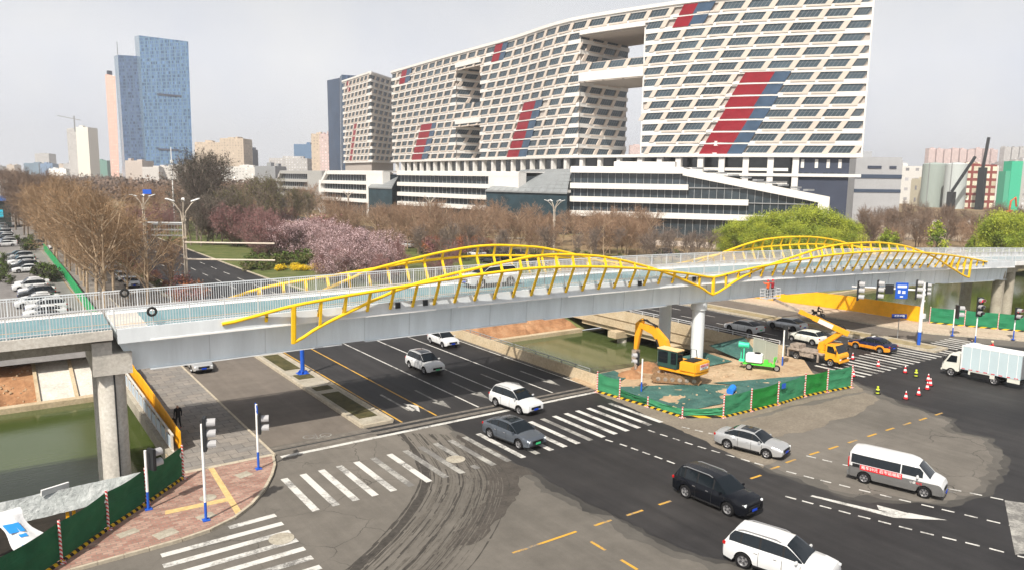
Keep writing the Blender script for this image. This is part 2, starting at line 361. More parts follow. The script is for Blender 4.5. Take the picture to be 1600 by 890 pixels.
for k in range(110):
    off = rnd.choice([rnd.gauss(0, .10), rnd.gauss(.1, .25), 1.3+rnd.gauss(0, .5), 2.6+rnd.gauss(0, .5), 3.3+rnd.gauss(0, .6), 3.6+rnd.gauss(0, .5)])
    n_ = [(x+off*.75+rnd.gauss(0, .05), y-off*.62) for x, y in base[rnd.randint(0, 1):rnd.choice([5, 6, 7])]]
    ribbon(sk, n_, rnd.uniform(.03, .11) if off > .6 else rnd.uniform(.05, .15), .0072+.00001*k, 0 if k % 3 == 0 or off < .5 else 1, seed=k*1.7, gap=rnd.uniform(.2, .65))
M['skid'] = mat('tyre_dust', (.052, .047, .042), .9, var=.35, scale=3)
struct('tyre_marks', sk, [M['skid'], mat('faint_tyre_dust', (.104, .094, .082), .9, var=.3, scale=3)])
pt = MB()
wedge = [(26.4, 43.5), (25.2, 40.5), (24.2, 37), (22.6, 34), (20, 31.6), (17.4, 29.8), (19.4, 29.6), (22.3, 31.6), (24.6, 33.4), (25.6, 35), (26.6, 34.8), (26.9, 38)]
pt.face([(p.x, p.y, .0064) for p in ragged(wedge, .5, 8.1, .35)])
M['dust'] = tint('dusty_asphalt', [(.050, .045, .040), (.068, .060, .053), (.085, .076, .066)], (.9, 6), rough=.95)
struct('dirt_patch', pt, M['dust'])
pt = MB(); pt.face([(p.x, p.y, .009) for p in ragged([(41.6, 46.3), (40.9, 40), (40.5, 36.5), (39.6, 30.4), (39.3, 27.6), (41.5, 28), (43, 31), (46, 34.6), (52, 34.6), (61.5, 33.6), (63.6, 36), (61.8, 34.6), (50, 35.4), (43, 36.8), (42.4, 41), (42.0, 46.3)], .35, 2.2, .4)])
pt.face([(p.x, p.y, .0095) for p in ragged([(43.5, 31), (48, 30.2), (56, 30.5), (60.3, 31.5), (61.3, 33.4), (50, 34.2), (45, 34.3)], .6, 7.7, .5)])
M['dustl'] = tint('sandy_asphalt', [(.165, .14, .112), (.195, .168, .135), (.23, .20, .16)], (.5, 5), rough=.95)
struct('sandy_patch', pt, M['dustl'])
sv = MB(); strip(sv, [48.2, 80, 100, 130, 180, 260, 400, 700], lambda y: 14.45, lambda y: 21.3, .005)
strip(sv, [41.5, 46, 60, 80, 100, 140], lambda y: 85.5+.03*(y-60) if y < 80 else r2x(y)+10.6, lambda y: 91.4 if y < 80 else r2x(y)+17, .006)
struct('service_road', sv, M['lane'])
pk = MB(); sheet(pk, [(-70, 82.5), (10.2, 82.5), (10.9, 210), (11.5, 420), (-40, 420)], .03)
M['lot'] = asphalt('parking_asphalt', (.16, .15, .15), (.22, .21, .20), big=.04)
struct('parking_lot', pk, M['lot'])
pz = MB()
for P, z in (([W(-20, 255), W(260, 215), W(330, 290), W(60, 420)], .012), ([W(52, 196), W(88, 180), W(100, 205), W(60, 222)], .02), ([W(110, 190), W(260, 170), W(270, 200), W(120, 212)], .02)):
    sheet(pz, [(p.x, p.y) for p in P], z)
M['plaza'] = tint('plaza_paving', [(.30, .24, .18), (.38, .31, .24), (.44, .37, .30)], (.08, 1))
struct('plaza', pz, M['plaza'])
# --- pavements with kerbs
def raised(name, pts, z, mats, kerb=True):
    mb = MB(); mb.prism(pts, -.05, z, 0, 1); return struct(name, mb, mats)
cur = [(14.3, 46.4), (13.9, 44.8), (13.2, 43.2), (12.2, 41.4), (11.0, 39.8), (9.8, 38.7), (8.4, 38.0), (7, 37.7), (5.5, 37.6), (2.2, 37.4), (-1, 36.2), (-3, 34)]
raised('corner_pavement', cur+[(-3.2, 34.2), (-.7, 35.7), (1.82, 38.3), (4.19, 40.9), (6.32, 43.05), (8.73, 45.62), (8.9, 46.4)], .13, [M['redbrick'], M['kerb']])
raised('footpath', [(14.35, 46.4), (14.35, 78), (14.35, 420), (11.2, 420), (10.6, 82), (9.25, 78), (9.25, 50.4), (8.9, 46.4)], .127, [M['greypave'], M['kerb']])
kb = MB()
def kerbline(mb, P, wd=.16, h=.16, z=.0):
    for a, b_ in zip(P[:-1], P[1:]):
        a = Vector(a); b_ = Vector(b_); L = (b_-a).length; n = max(1, int(L/1.0))
        for k in range(n):
            p = a+(b_-a)*(k+.012)/n; q_ = a+(b_-a)*(k+.988)/n; mb.beam((p.x, p.y, z+h/2), (q_.x, q_.y, z+h/2), wd, h)
kerbline(kb, cur); kerbline(kb, [(14.4, 46.4), (14.4, 120)]); kerbline(kb, [(14.3, 46.45), (9, 46.45)], .35, .138)
kerbline(kb, [(91.5, 44.6), (91.5, 90)]); kerbline(kb, [(91.6, 44.6), (92.2, 42.6), (93.6, 40.4), (97.3, 34.7), (103, 28)]); kerbline(kb, [(mainedge(y), y) for y in (86, 95, 110, 130, 160, 200, 260)], .3, .16)
struct('kerb', kb, M['kerb'])
M['sandpave'] = tint('sandy_paving', [(.36, .29, .22), (.44, .36, .28), (.50, .42, .33)], (.5, 4))
raised('right_pavement', [(91.5, 90), (91.5, 44.6), (92.2, 42.6), (93.6, 40.4), (97.3, 34.7), (103, 28), (112, 28), (102.9, 46.3), (98.15, 47), (98.15, 90)], .13, [M['sandpave'], M['kerb']])
def median(name, x0, x1, y0, y1, beds, gm):
    mb = MB(); mb.prism([(x0, y0), (x1, y0), (x1, y1), (x0, y1)], -.02, .17, 0)
    n = int((y1-y0)/1.0)
    for k in range(min(n, 60)):
        for x in (x0-.02, x1+.02): mb.box(x, y0+k+.5, .10, .22, .985, .24, 2)
    mb.box((x0+x1)/2, y0-.02, .10, x1-x0, .2, .24, 2)
    for a, b_ in beds: mb.box((x0+x1)/2, (a+b_)/2, .155, x1-x0-.9, b_-a, .10, 1)
    return struct(name, mb, [M['conc'], gm, M['kerb']])
M['bed'] = tint('planting_bed', [(.045, .05, .02), (.09, .08, .03), (.13, .11, .05)], (1.2, 8), bs=10, bump=1)
median('traffic_island', 21.4, 23.75, 48.4, 400, [(50, 57.5), (58.6, 59.8), (62.8, 64.4), (66.5, 73), (75, 110), (112, 180), (182, 390)], M['bed'])
median('divider_island', 82.3, 85.1, 37.6, 80, [(38.4, 43.5), (45, 56), (57, 70), (71, 79)], tint('dry_verge', [(.20, .17, .09), (.30, .24, .14), (.36, .30, .18)], (1.2, 8)))
# --- lawns and beds of the park beyond the river
lw = MB(); sheet(lw, [(40, 90), (58, 90), (72, 130), (78, 200), (70, 300), (39.8, 300), (39.9, 130)], .03)
sheet(lw, [(86+3, 92), (r2x(150)-9, 150), (r2x(220)-9, 220), (84, 220), (60, 130)], .034)
struct('lawn', lw, M['grass'])
# --- painted markings
Z = .0095
mk = MB(); Zc = [0]
def bar(x0, y0, x1, y1, wd, m=0, z=Z):
    a = Vector((x0, y0)); b_ = Vector((x1, y1)); d = (b_-a).normalized(); nn = Vector((-d.y, d.x))*wd/2
    Zc[0] += 1; zz = z+(Zc[0] % 7)*.0003
    mk.face([(*(a-nn), zz), (*(b_-nn), zz), (*(b_+nn), zz), (*(a+nn), zz)], m)
bar(14.7, 46.05, 42.5, 46.15, .38)
for x, m_ in ((24.35, 2), (27.25, 2), (31.08, 0), (34.75, 0), (38.5, 0), (42.32, 0)): bar(x, 48.0, x, 78, .15, m_)
for x in (28.5, 32.2, 35.9):
    for k in range(60): bar(x-.0*k, 84+k*9, x, 88+k*9, .15)
bar(24.3, 80, 24.3, 400, .15, 2); bar(mainedge(100)-.5, 90, mainedge(400)-.5, 400, .15)
for xo, dash in ((-6.8, 0), (-3.3, 1), (.3, 1), (3.6, 1), (6.7, 0)):
    for k in range(30):
        y = 46+k*6; 
        if xo > 6 and y > 60: pass
        bar(r2x(y)+xo, y, r2x(y+(3 if dash else 5.9))+xo, y+(3 if dash else 5.9), .15)
def arrow(x, y, kind):   # flow towards -Y; tip at y
    z = Z+.002
    if kind == 's':
        mk.face([(x-.11, y+1.9, z), (x+.11, y+1.9, z), (x+.11, y+6, z), (x-.11, y+6, z)], 1)
        mk.face([(x, y, z), (x+.5, y+2.2, z), (x-.5, y+2.2, z)], 1)
    else:
        s = 1 if kind == 'l' else -1
        mk.face([(x-.11, y+.9, z), (x+.11, y+.9, z), (x+.11, y+6, z), (x-.11, y+6, z)], 1)
        mk.face([(x+s*.1, y+.6, z), (x+s*.1, y+1.8, z), (x+s*.6, y+2.1, z), (x+s*.6, y+.9, z)], 0)
        mk.face([(x+s*.5, y+.1, z), (x+s*1.15, y+1.6, z), (x+s*.45, y+2.8, z)], 0)
arrow(26.1, 49.3, 'l'); arrow(29.1, 48.9, 's'); arrow(33.0, 49.3, 's'); arrow(36.7, 50.4, 'l'); arrow(40.4, 49.3, 's')
for k in range(24):
    x = 13.72+k*1.165; t = k/23
    if k in (9,): bar(x, 37.4+.1*t, x, 38.1, .40, 1); bar(x, 40, x, 42.6+.6*t, .40, 1); continue
    bar(x, 37.3+.15*t, x, 42.55+.6*t, .42, 1 if k in (5, 7, 8, 10, 11, 13, 17) else 0)
ye = [38.0, 36.85, 35.75, 34.68, 33.64, 32.6, 31.55, 30.5, 29.4]
for k, y in enumerate(ye): bar(9.3 if k == 0 else 6.0-.12*k, y-.12, 11.75, y, .42)
for k in range(17): bar(66.2+k*1.13, 36.2, 66.2+k*1.13, 41.3, .40, 1 if k % 4 == 2 else 0)
for k in range(6): bar(86.0+k*1.1, 36.9, 86.0+k*1.1, 40.3, .38)
for P in ([(34.45, 36.97), (34.7, 35.79), (34.82, 34.82), (34.91, 33.84), (35.02, 32.84), (35.1, 31.83)],
          [(38.41, 36.74), (38.49, 35.64), (38.63, 34.59), (38.72, 33.54), (38.85, 32.5), (39.02, 31.47), (39.21, 30.44), (39.42, 29.38), (39.56, 28.44), (40.06, 26.44), (40.33, 25.4), (40.59, 24.43), (40.91, 23.4), (41.22, 22.33), (41.58, 21.25), (41.85, 20.29), (42.23, 19.21), (42.55, 18.26), (42.9, 17.22), (43.21, 16.23), (43.53, 15.28)],
          [(36.73, 24.2), (37, 23.29), (37.27, 22.36), (37.57, 21.4), (37.85, 20.44), (38.18, 19.48), (38.47, 18.52), (38.79, 17.57), (39.14, 16.63), (39.51, 15.69), (39.87, 14.73), (40.2, 13.6), (40.6, 12.6)],
          [(43.52, 27.32), (43.78, 26.32)], [(45.87, 19.38), (46.27, 18.42), (46.64, 17.45)], [(41.0, 35.9), (41.3, 34.9), (41.6, 33.9)]):
    for k, p in enumerate(P):
        q_ = P[k+1] if k+1 < len(P) else (2*p[0]-P[k-1][0], 2*p[1]-P[k-1][1]); d = (Vector(q_)-Vector(p)).normalized()*.62
        bar(p[0], p[1], p[0]+d.x, p[1]+d.y, .15)
bar(44.1, 25.1, 44.6, 23.9, .15); bar(45.0, 20.4, 45.6, 18.9, .15, 1)
bar(19.87, 27.6, 23.9, 27.6, .16, 2)
for x0, x1, y in ((25.1, 26.3, 27.58), (27.35, 28.55, 27.5), (29.8, 30.75, 27.47), (37.2, 38.2, 26.95), (39.5, 40.4, 27.2), (41.3, 42.35, 27.33), (43.85, 44.9, 27.3), (45.9, 47, 27.2), (48.2, 49.3, 27.15), (50.6, 51.75, 27.1), (53, 54.1, 27.07), (55.3, 56.4, 27.0), (57.5, 58.6, 26.9), (59.9, 61, 26.85)): bar(x0, y, x1, y-.02, .17, 2)
bar(23.8, 26.38, 23.8, 25.3, .17, 2); bar(23.8, 24.2, 23.8, 23.1, .17, 2)
z = Z+.002   # long guide arrow at the right
mk.face([(37.95, 23.4, z), (38.2, 23.4, z), (39.75, 19.3, z), (39.25, 19.2, z)], 0)
mk.face([(40.05, 20.6, z), (39.55, 20.2, z), (39.7, 19.25, z), (40.5, 19.0, z)], 0); mk.face([(39.75, 19.3, z+.001), (39.25, 19.2, z+.001), (41.4, 17.4, z+.001), (40.55, 19.05, z+.001)], 0)
mk.face([(46.85, 16.8, z), (47.4, 16.0, z), (41.0, 13.4, z), (40.2, 13.7, z)], 1)
def ringm(cx, cy, r, wd, z, m):
    n = 20
    for k in range(n):
        a, b_ = 2*math.pi*k/n, 2*math.pi*(k+1)/n
        mk.face([(cx+r*math.cos(a), cy+r*math.sin(a), z), (cx+(r+wd)*math.cos(a), cy+(r+wd)*math.sin(a), z), (cx+(r+wd)*math.cos(b_), cy+(r+wd)*math.sin(b_), z), (cx+r*math.cos(b_), cy+r*math.sin(b_), z)], m)
bs = gp(495, 681); ringm(bs.x-.5, bs.y+.2, .33, .09, Z, 1); ringm(bs.x+.6, bs.y-.1, .33, .09, Z, 1)
bar(bs.x-.5, bs.y+.2, bs.x-.1, bs.y-.5, .08, 1); bar(bs.x-.1, bs.y-.5, bs.x+.6, bs.y-.1, .08, 1); bar(bs.x-.1, bs.y-.5, bs.x+.1, bs.y+.6, .08, 1)
tag(mk.build('road_markings', [M['lw'], M['lww'], M['ly']]), kind='structure')
dr = MB()
for y, wd in ((46.9, .5), (47.75, .35)): dr.face([(14.5, y-wd/2, .011), (42.5, y-wd/2-.1, .011), (42.5, y+wd/2-.1, .011), (14.5, y+wd/2, .011)])
M['drain'] = tint('drain_concrete', [(.10, .09, .08), (.15, .135, .12), (.21, .19, .16)], (2, 12))
struct('drain_strip', dr, M['drain'])
dr = MB(); dr.box(28.5, 47.32, .006, 28, .12, .02); struct('drain_channel', dr, M['blackm'])
tc_ = MB()
def flat(px4, z, m=0):
    P = [gp(x, y, z) for x, y in px4]; tc_.face(P, m)
flat([(325, 730), (333, 728), (378, 799), (368, 802)], .137); flat([(258, 803), (258, 797), (362, 775), (366, 780)], .1375)
M['tac'] = mat('tactile_paving', (.56, .40, .18), .85, var=.25, scale=4, bump=.3)
struct('tactile_strip', tc_, M['tac'])
for k, (px, py, wx, wy) in enumerate(((325, 777, .5, .5), (381, 741, .45, .4), (259, 833, .55, .4), (200, 832, .5, .3), (322, 806, .45, .35))):
    p = gp(px, py, .13); mb = MB()
    if k == 0: mb.lathe([(.01, .0), (.45, 0), (.45, .02), (.01, .02)], 24)
    else: mb.box(0, 0, .01, wx*1.9, wy*1.9, .02, 0, .3)
    mb.box(0, 0, .022, .06, .06, .008, 0)
    o = mb.build('manhole_cover', M['conc']); o.location = p
    tag(o, ['round concrete manhole cover on the red pavers behind the tall signal', 'square grey manhole cover near the signal by the kerb corner', 'pale rectangular manhole cover nearest the kerb of the red pavement', 'worn rectangular manhole cover beside the green hoarding', 'square manhole cover at the foot of the tall three lamp signal'][k], 'manhole cover')
for k, (px, py) in enumerate(((712, 717), (440, 841))):
    p = gp(px, py); mb = MB(); mb.lathe([(.62, 0), (.62, .02), (.45, .02), (.44, .012), (.38, .012), (.37, .02), (.01, .02)], 28, 0)
    o = mb.build('manhole_cover', M['conc']); o.location = (p.x, p.y, .012)
    tag(o, ['round manhole cover set in the large zebra crossing', 'round manhole cover in the smaller zebra crossing at the lower left'][k], 'manhole cover')
# ================================================================== FOOTBRIDGE OF STEEL
BO = Vector((0, 50.)); BD = Vector((100, -3.8)).normalized(); BN = Vector((-BD.y, BD.x))
def bp(s, w_, z): p = BO+BD*s+BN*w_; return Vector((p.x, p.y, z))
def lerp(x, T):
    if x <= T[0][0]: return T[0][1]
    for (a, b_), (c, d) in zip(T[:-1], T[1:]):
        if x <= c:
            t = (x-a)/(c-a); return b_+(d-b_)*t
    return T[-1][1]
def smoothT(T, x):
    if x <= T[0][0]: return T[0][1]+(x-T[0][0])*(T[1][1]-T[0][1])/(T[1][0]-T[0][0])
    if x >= T[-1][0]: return T[-1][1]+(x-T[-1][0])*(T[-1][1]-T[-2][1])/(T[-1][0]-T[-2][0])
    for i in range(len(T)-1):
        if x <= T[i+1][0]: break
    p0 = T[max(i-1, 0)][1]; p1 = T[i][1]; p2 = T[i+1][1]; p3 = T[min(i+2, len(T)-1)][1]; t = (x-T[i][0])/(T[i+1][0]-T[i][0])
    return .5*(2*p1+(p2-p0)*t+(2*p0-5*p1+4*p2-p3)*t*t+(3*p1-p0-3*p2+p3)*t**3)
DT = [(-60, 7.7), (-30, 8.25), (0, 8.6), (20, 8.86), (37, 8.93), (56, 8.84), (80, 8.35), (100, 7.72), (118, 7.02), (135, 6.3), (170, 4.9), (200, 3.8)]
BT = [(6, 5.98), (20, 6.16), (40, 6.28), (60, 6.18), (80, 5.78), (100, 5.1), (119, 4.45)]
dz = lambda s: smoothT(DT, s)
bz = lambda s: smoothT(BT, s)
WN, WF = -.9, 6.5
br = thing('footbridge', 'pale grey steel footbridge with yellow arched trusses spanning the junction', 'footbridge', bp(56.5, 2.8, 0))
def loc(o): o.location = -br.location; return o
def part(name, mb, mats, **k): o = mb.build(name, mats, parent=br, **k); loc(o); return o
SS = [6.2+ (119-6.2)*k/64 for k in range(65)]
gd = MB()
def grow(f): return [f(s) for s in SS]
rg = []
for s in SS: rg.append([bp(s, .15, bz(s)), bp(s, 5.45, bz(s)), bp(s, 5.6, dz(s)-.75), bp(s, 0, dz(s)-.75)])
rg[0] = [bp(7.2, .15, bz(7.2)), bp(7.2, 5.45, bz(7.2)), bp(6.2, 5.6, dz(6)-.75), bp(6.2, 0, dz(6)-.75)]
gd.loft(rg)
for k in range(0, 64):   # bottom flange, a pale line with gaps
    if k % 9 == 8: continue
    a, b_ = SS[k], SS[k+1]
    if a < 7.5: continue
    gd.beam(bp(a, .12, bz(a)-.03), bp(b_, .12, bz(b_)-.03), .34, .07, 1); gd.beam(bp(a, 5.45, bz(a)-.03), bp(b_, 5.45, bz(b_)-.03), .3, .07, 1)
gdo = None
sm_ = MB()
for k in range(1, 64, 2):
    s = SS[k]
    if s > 9: gd.beam(bp(s, .12, bz(s)+.06), bp(s, -.012, dz(s)-.80), .035, .03, 1, (BD.x, BD.y, 0))
part('girder', gd, [M['steel'], M['steelw']])

dk = MB(); rg = []
for s in SS: rg.append([bp(s, WN+.25, dz(s)-.70), bp(s, WF-.25, dz(s)-.70), bp(s, WF-.25, dz(s)-.06), bp(s, WN+.25, dz(s)-.06)])
dk.loft(rg); part('deck', dk, M['steel'])
fc = MB()
for (w0, w1) in ((WN, WN+.28), (WF-.28, WF)):
    rg = []
    for s in SS: rg.append([bp(s, w0, dz(s)-.78), bp(s, w1, dz(s)-.78), bp(s, w1, dz(s)+.10), bp(s, w0, dz(s)+.10)])
    fc.loft(rg)
for (wa) in (WN-.012, WF+.012):
    for k in range(1, 64, 1):
        fc.beam(bp(SS[k], wa, dz(SS[k])-.74), bp(SS[k+1], wa, dz(SS[k+1])-.74), .05, .10, 1) if k % 6 else None
part('edge_beam', fc, [M['steelw'], M['white']])
sf = MB()
for a, b_ in zip(SS[:-1], SS[1:]):
    sf.face([bp(a, WN+.3, dz(a)-.02), bp(b_, WN+.3, dz(b_)-.02), bp(b_, WF-.3, dz(b_)-.02), bp(a, WF-.3, dz(a)-.02)], 1 if a < 7.5 else 0)
    sf.face([bp(a, 5.15, dz(a)+.0), bp(b_, 5.15, dz(b_)+.0), bp(b_, 6.1, dz(b_)+.0), bp(a, 6.1, dz(a)+.0)], 2)
    sf.face([bp(a, 1.15, dz(a)-.012), bp(b_, 1.15, dz(b_)-.012), bp(b_, 1.27, dz(b_)-.012), bp(a, 1.27, dz(a)-.012)], 3)
M['teal'] = mat('teal_surfacing', (.15, .26, .29), .7, var=.12, scale=.8); M['oline'] = mat('orange_line', (.66, .36, .14), .7, var=.2)
part('deck_surface', sf, [M['teal'], M['concw'], M['white'], M['oline']])
def railing(s0, s1, w_, mb, step=.16, top=1.28):
    n = int((s1-s0)/step)
    for k in range(n+1):
        s = s0+step*k; z = dz(s)+.08; post = k % 13 == 0
        mb.beam(bp(s, w_, z), bp(s, w_, z+top-(0 if post else .04)), .07 if post else .03, .07 if post else .03, 0, (1, 0, 0))
    m_ = int((s1-s0)/1.75)+1
    for k in range(m_):
        a = s0+(s1-s0)*k/m_; b_ = s0+(s1-s0)*(k+1)/m_
        for h, t in ((top, .075), (.14, .05), (top-.16, .035)): mb.beam(bp(a, w_, dz(a)+.08+h), bp(b_, w_, dz(b_)+.08+h), t, t)
for w_ in (WN+.14, WF-.14):
    rl = MB(); railing(6.1, 119, w_, rl); part('railing', rl, M['rail'])
# columns
for s, w_, z0, r_ in ((57.2, .75, -.6, .62), (57.2, 5.3, -4.5, .62)):
    c = MB(); p = bp(s, w_, 0); c.lathe([(r_, z0), (r_, bz(s)-.95), (r_+.16, bz(s)-.85), (r_+.16, bz(s)-.1), (r_-.1, bz(s)-.02)], 28, 0, p)
    o = c.build('column', M['steelw'], parent=br, smooth=35); loc(o)
# ---- yellow trusses (measured rib by rib)
PW = [(13.1, -.95), (14.8, -1.16), (16.5, -1.45), (18.2, -1.6), (21.7, -1.65), (25.1, -1.82), (28.5, -2.0), (31.8, -2.15), (35.2, -2.15), (38.5, -2.05), (41.9, -1.95), (45.2, -1.85), (48.6, -1.6), (50.4, -1.42), (52.1, -1.3), (55.4, -1.08), (57.1, -1.0), (58.9, -1.02), (62.4, -1.2), (65.6, -1.45), (69, -1.72), (74, -1.9), (79, -1.98), (86, -2.08), (93, -2.03), (96.7, -1.95), (100.2, -1.55), (104.2, -1.25), (108.8, -1.0), (110.6, -.98)]
PZ = [(12.1, 8.55), (13.1, 8.71), (16.5, 9.42), (20, 9.83), (25.1, 10.28), (30.1, 10.70), (35.2, 10.92), (40.2, 10.76), (45.2, 10.37), (50.4, 9.76), (53.6, 9.27), (57.1, 8.70)]
PZ2 = [(57.1, 8.70), (60.7, 9.12), (64, 9.46), (69, 9.85), (74.2, 10.13), (79.3, 10.19), (84.6, 10.12), (89.7, 9.80), (94.9, 9.36), (100, 8.86), (104.2, 8.36), (107.5, 7.91), (110.6, 7.45)]
QZ = [(16.5, 6.9), (18.2, 7.75), (20, 8.47), (21.7, 9.14), (25.1, 10.22), (28.5, 10.88), (33.5, 11.60), (36.8, 11.85), (40.2, 11.68), (43.5, 11.27), (48.6, 10.14), (52.1, 9.08), (55.4, 7.9), (57.1, 7.04)]
QZ2 = [(57.1, 7.04), (60.7, 8.32), (64, 9.22), (67.3, 9.93), (72.5, 10.82), (76, 11.15), (80, 11.2), (84.6, 11.0), (89.7, 10.32), (94.9, 9.09), (98.5, 7.96), (102.4, 6.75), (106, 5.62)]
def pqw(s): return lerp(s, PW)
def qqw(s): return min(lerp(s, PW)+.32, -1.02) if s > 24 else -1.2
def mirror(w_): return 5.6-w_
for side in (0, 1):
    mw = (lambda w_: w_) if side == 0 else mirror
    for seg, (pz, qz, s0, s1, q0, q1) in enumerate(((PZ, QZ, 12.1, 57.1, 16.5, 57.1), (PZ2, QZ2, 57.1, 110.6, 57.1, 106.0))):
        tr = MB(); n = 60
        tr.tube([bp(s0+(s1-s0)*k/n, mw(pqw(s0+(s1-s0)*k/n)), smoothT(pz, s0+(s1-s0)*k/n)) for k in range(n+1)], .112, 10)
        tr.tube([bp(q0+(q1-q0)*k/n, mw(qqw(q0+(q1-q0)*k/n)), smoothT(qz, q0+(q1-q0)*k/n)) for k in range(n+1)], .112, 10)
        T = part('truss', tr, M['yellow'], smooth=50)
        s = 14.85 if seg == 0 else 58.85
        while s < s1-.4:
            rb = MB(); P = bp(s, mw(pqw(s)), smoothT(pz, s)); Bs = bp(s, mw(WN-.05), dz(s)-.36)
            rb.beam(Bs, P, .13, .18, 0, (BD.x, BD.y, 0)); rb.beam(bp(s, mw(WN+.05), dz(s)+.02), bp(s, mw(WN-.25), dz(s)+.02), .12, .16, 1)
            if q0 <= s <= q1+.05:
                Q = bp(s, mw(qqw(s)), smoothT(qz, s))
                if (Q-P).length > .2: rb.beam(P, Q, .12, .17, 0, (BD.x, BD.y, 0))
            o = rb.build('rib', [M['yellow'], M['blackm']], parent=T)
            s += 1.752
        if seg == 0:
            rb = MB(); rb.beam(bp(57.1, mw(pqw(57.1)), PZ[-1][1]), bp(57.1, mw(qqw(57.1)), QZ[-1][1]), .22, .22, 0, (BD.x, BD.y, 0)); rb.build('post', M['yellow'], parent=T)
            rb = MB(); rb.beam(bp(16.5, mw(pqw(16.5)), 9.42), bp(16.5, mw(qqw(16.5)), 6.85), .22, .22, 0, (BD.x, BD.y, 0)); rb.build('post', M['yellow'], parent=T)
        else:
            rb = MB(); rb.beam(bp(106, mw(pqw(106)), smoothT(PZ2, 106)), bp(106, mw(qqw(106)), 5.6), .22, .22, 0, (BD.x, BD.y, 0)); rb.build('post', M['yellow'], parent=T)
# small deck fixtures
fx = MB()
for s, w_ in ((24.2, WN-.08), (26.4, WN-.08), (47.6, WN-.1), (54.5, WN-.08)): p = bp(s, w_, dz(s)-.15); fx.box(p.x, p.y, p.z, .35, .15, .42, 0)
part('junction_box', fx, M['blackm'])
# ---- concrete approach decks at either end
for nm, lab, s0, s1, cols in (('approach_bridge', 'concrete approach span joining the left end of the steel footbridge', -45, 5.95, ((5.6, 1),)), ('approach_bridge', 'concrete approach span past the right end of the steel footbridge', 119.2, 190, ((122.5, 0), (150, 0)))):
    t = thing(nm, lab, 'bridge', bp((s0+s1)/2, 2.8, 0))
    def pp(name, mb, mats, **k):
        o = mb.build(name, mats, parent=t, **k); o.location = -t.location; return o
    n = 24; ss = [s0+(s1-s0)*k/n for k in range(n+1)]; mb = MB()
    mb.loft([[bp(s, WN, dz(s)-.50), bp(s, WF, dz(s)-.50), bp(s, WF, dz(s)+.08), bp(s, WN, dz(s)+.08)] for s in ss])
    pp('deck', mb, M['concw'] if s0 < 0 else M['white'])
    mb = MB(); mb.loft([[bp(s, .35, dz(s)-1.25), bp(s, 5.2, dz(s)-1.25), bp(s, 5.4, dz(s)-.50), bp(s, .2, dz(s)-.50)] for s in ss]); pp('girder', mb, M['conc'])
    mb = MB()
    for a, b_ in zip(ss[:-1], ss[1:]):
        mb.face([bp(a, WN+.3, dz(a)+.084), bp(b_, WN+.3, dz(b_)+.084), bp(b_, WF-.3, dz(b_)+.084), bp(a, WF-.3, dz(a)+.084)], 0)
        mb.face([bp(a, 5.15, dz(a)+.10), bp(b_, 5.15, dz(b_)+.10), bp(b_, 6.1, dz(b_)+.10), bp(a, 6.1, dz(a)+.10)], 1)
        mb.face([bp(a, 1.15, dz(a)+.092), bp(b_, 1.15, dz(b_)+.092), bp(b_, 1.27, dz(b_)+.092), bp(a, 1.27, dz(a)+.092)], 2)
    pp('deck_surface', mb, [M['teal'], M['white'], M['oline']])
    for w_ in (WN+.14, WF-.14):
        mb = MB(); railing(s0, s1, w_, mb); pp('railing', mb, M['rail'])
    if s0 < 0:
        mb = MB(); z1 = dz(5)-1.25
        P = [bp(4.85, -.35, 5.95), bp(6.95, -.35, 5.95), bp(6.95, 6.1, 5.95), bp(4.85, 6.1, 5.95)]
        Q = [bp(4.85, -.45, 7.25), bp(6.95, -.45, 7.25), bp(6.95, 6.2, 7.25), bp(4.85, 6.2, 7.25)]; mb.hexa(P+Q)
        P = [bp(4.85, -.45, 7.25), bp(5.9, -.45, 7.25), bp(5.9, 6.2, 7.25), bp(4.85, 6.2, 7.25)]
        Q = [bp(4.85, -.45, 8.0), bp(5.9, -.45, 8.0), bp(5.9, 6.2, 8.0), bp(4.85, 6.2, 8.0)]; mb.hexa(P+Q)
        pp('pier_cap', mb, M['concw'])
        for w_, x in ((.75, 0), (4.9, 0)):
            mb = MB(); mb.lathe([(.78, -4.6), (.78, 6.0)], 28, 0, bp(5.85, w_, 0)); mb.tube([bp(5.95, w_-.82, -4), bp(5.95, w_-.82, 5.9)], .05, 6, 1)
            o = mb.build('column', [M['concw'], M['blackm']], parent=t, smooth=35); o.location = -t.location
    else:
        for s, w_ in ((118.6, .8), (118.6, 5.1), (121.8, .9), (150, .8), (150, 5)):
            mb = MB(); mb.lathe([(.75, -4.6), (.75, dz(s)-1.2)], 24, 0, bp(s, w_, 0)); o = mb.build('column', M['conc'], parent=t, smooth=35); o.location = -t.location
        mb = MB(); mb.hexa([bp(119.3, .2, dz(119)-1.7), bp(122.6, .2, dz(119)-1.7), bp(122.6, 5.4, dz(119)-1.7), bp(119.3, 5.4, dz(119)-1.7), bp(119.3, 0, dz(119)-.6), bp(122.6, 0, dz(119)-.6), bp(122.6, 5.6, dz(119)-.6), bp(119.3, 5.6, dz(119)-.6)]); pp('pier_cap', mb, M['conc'])
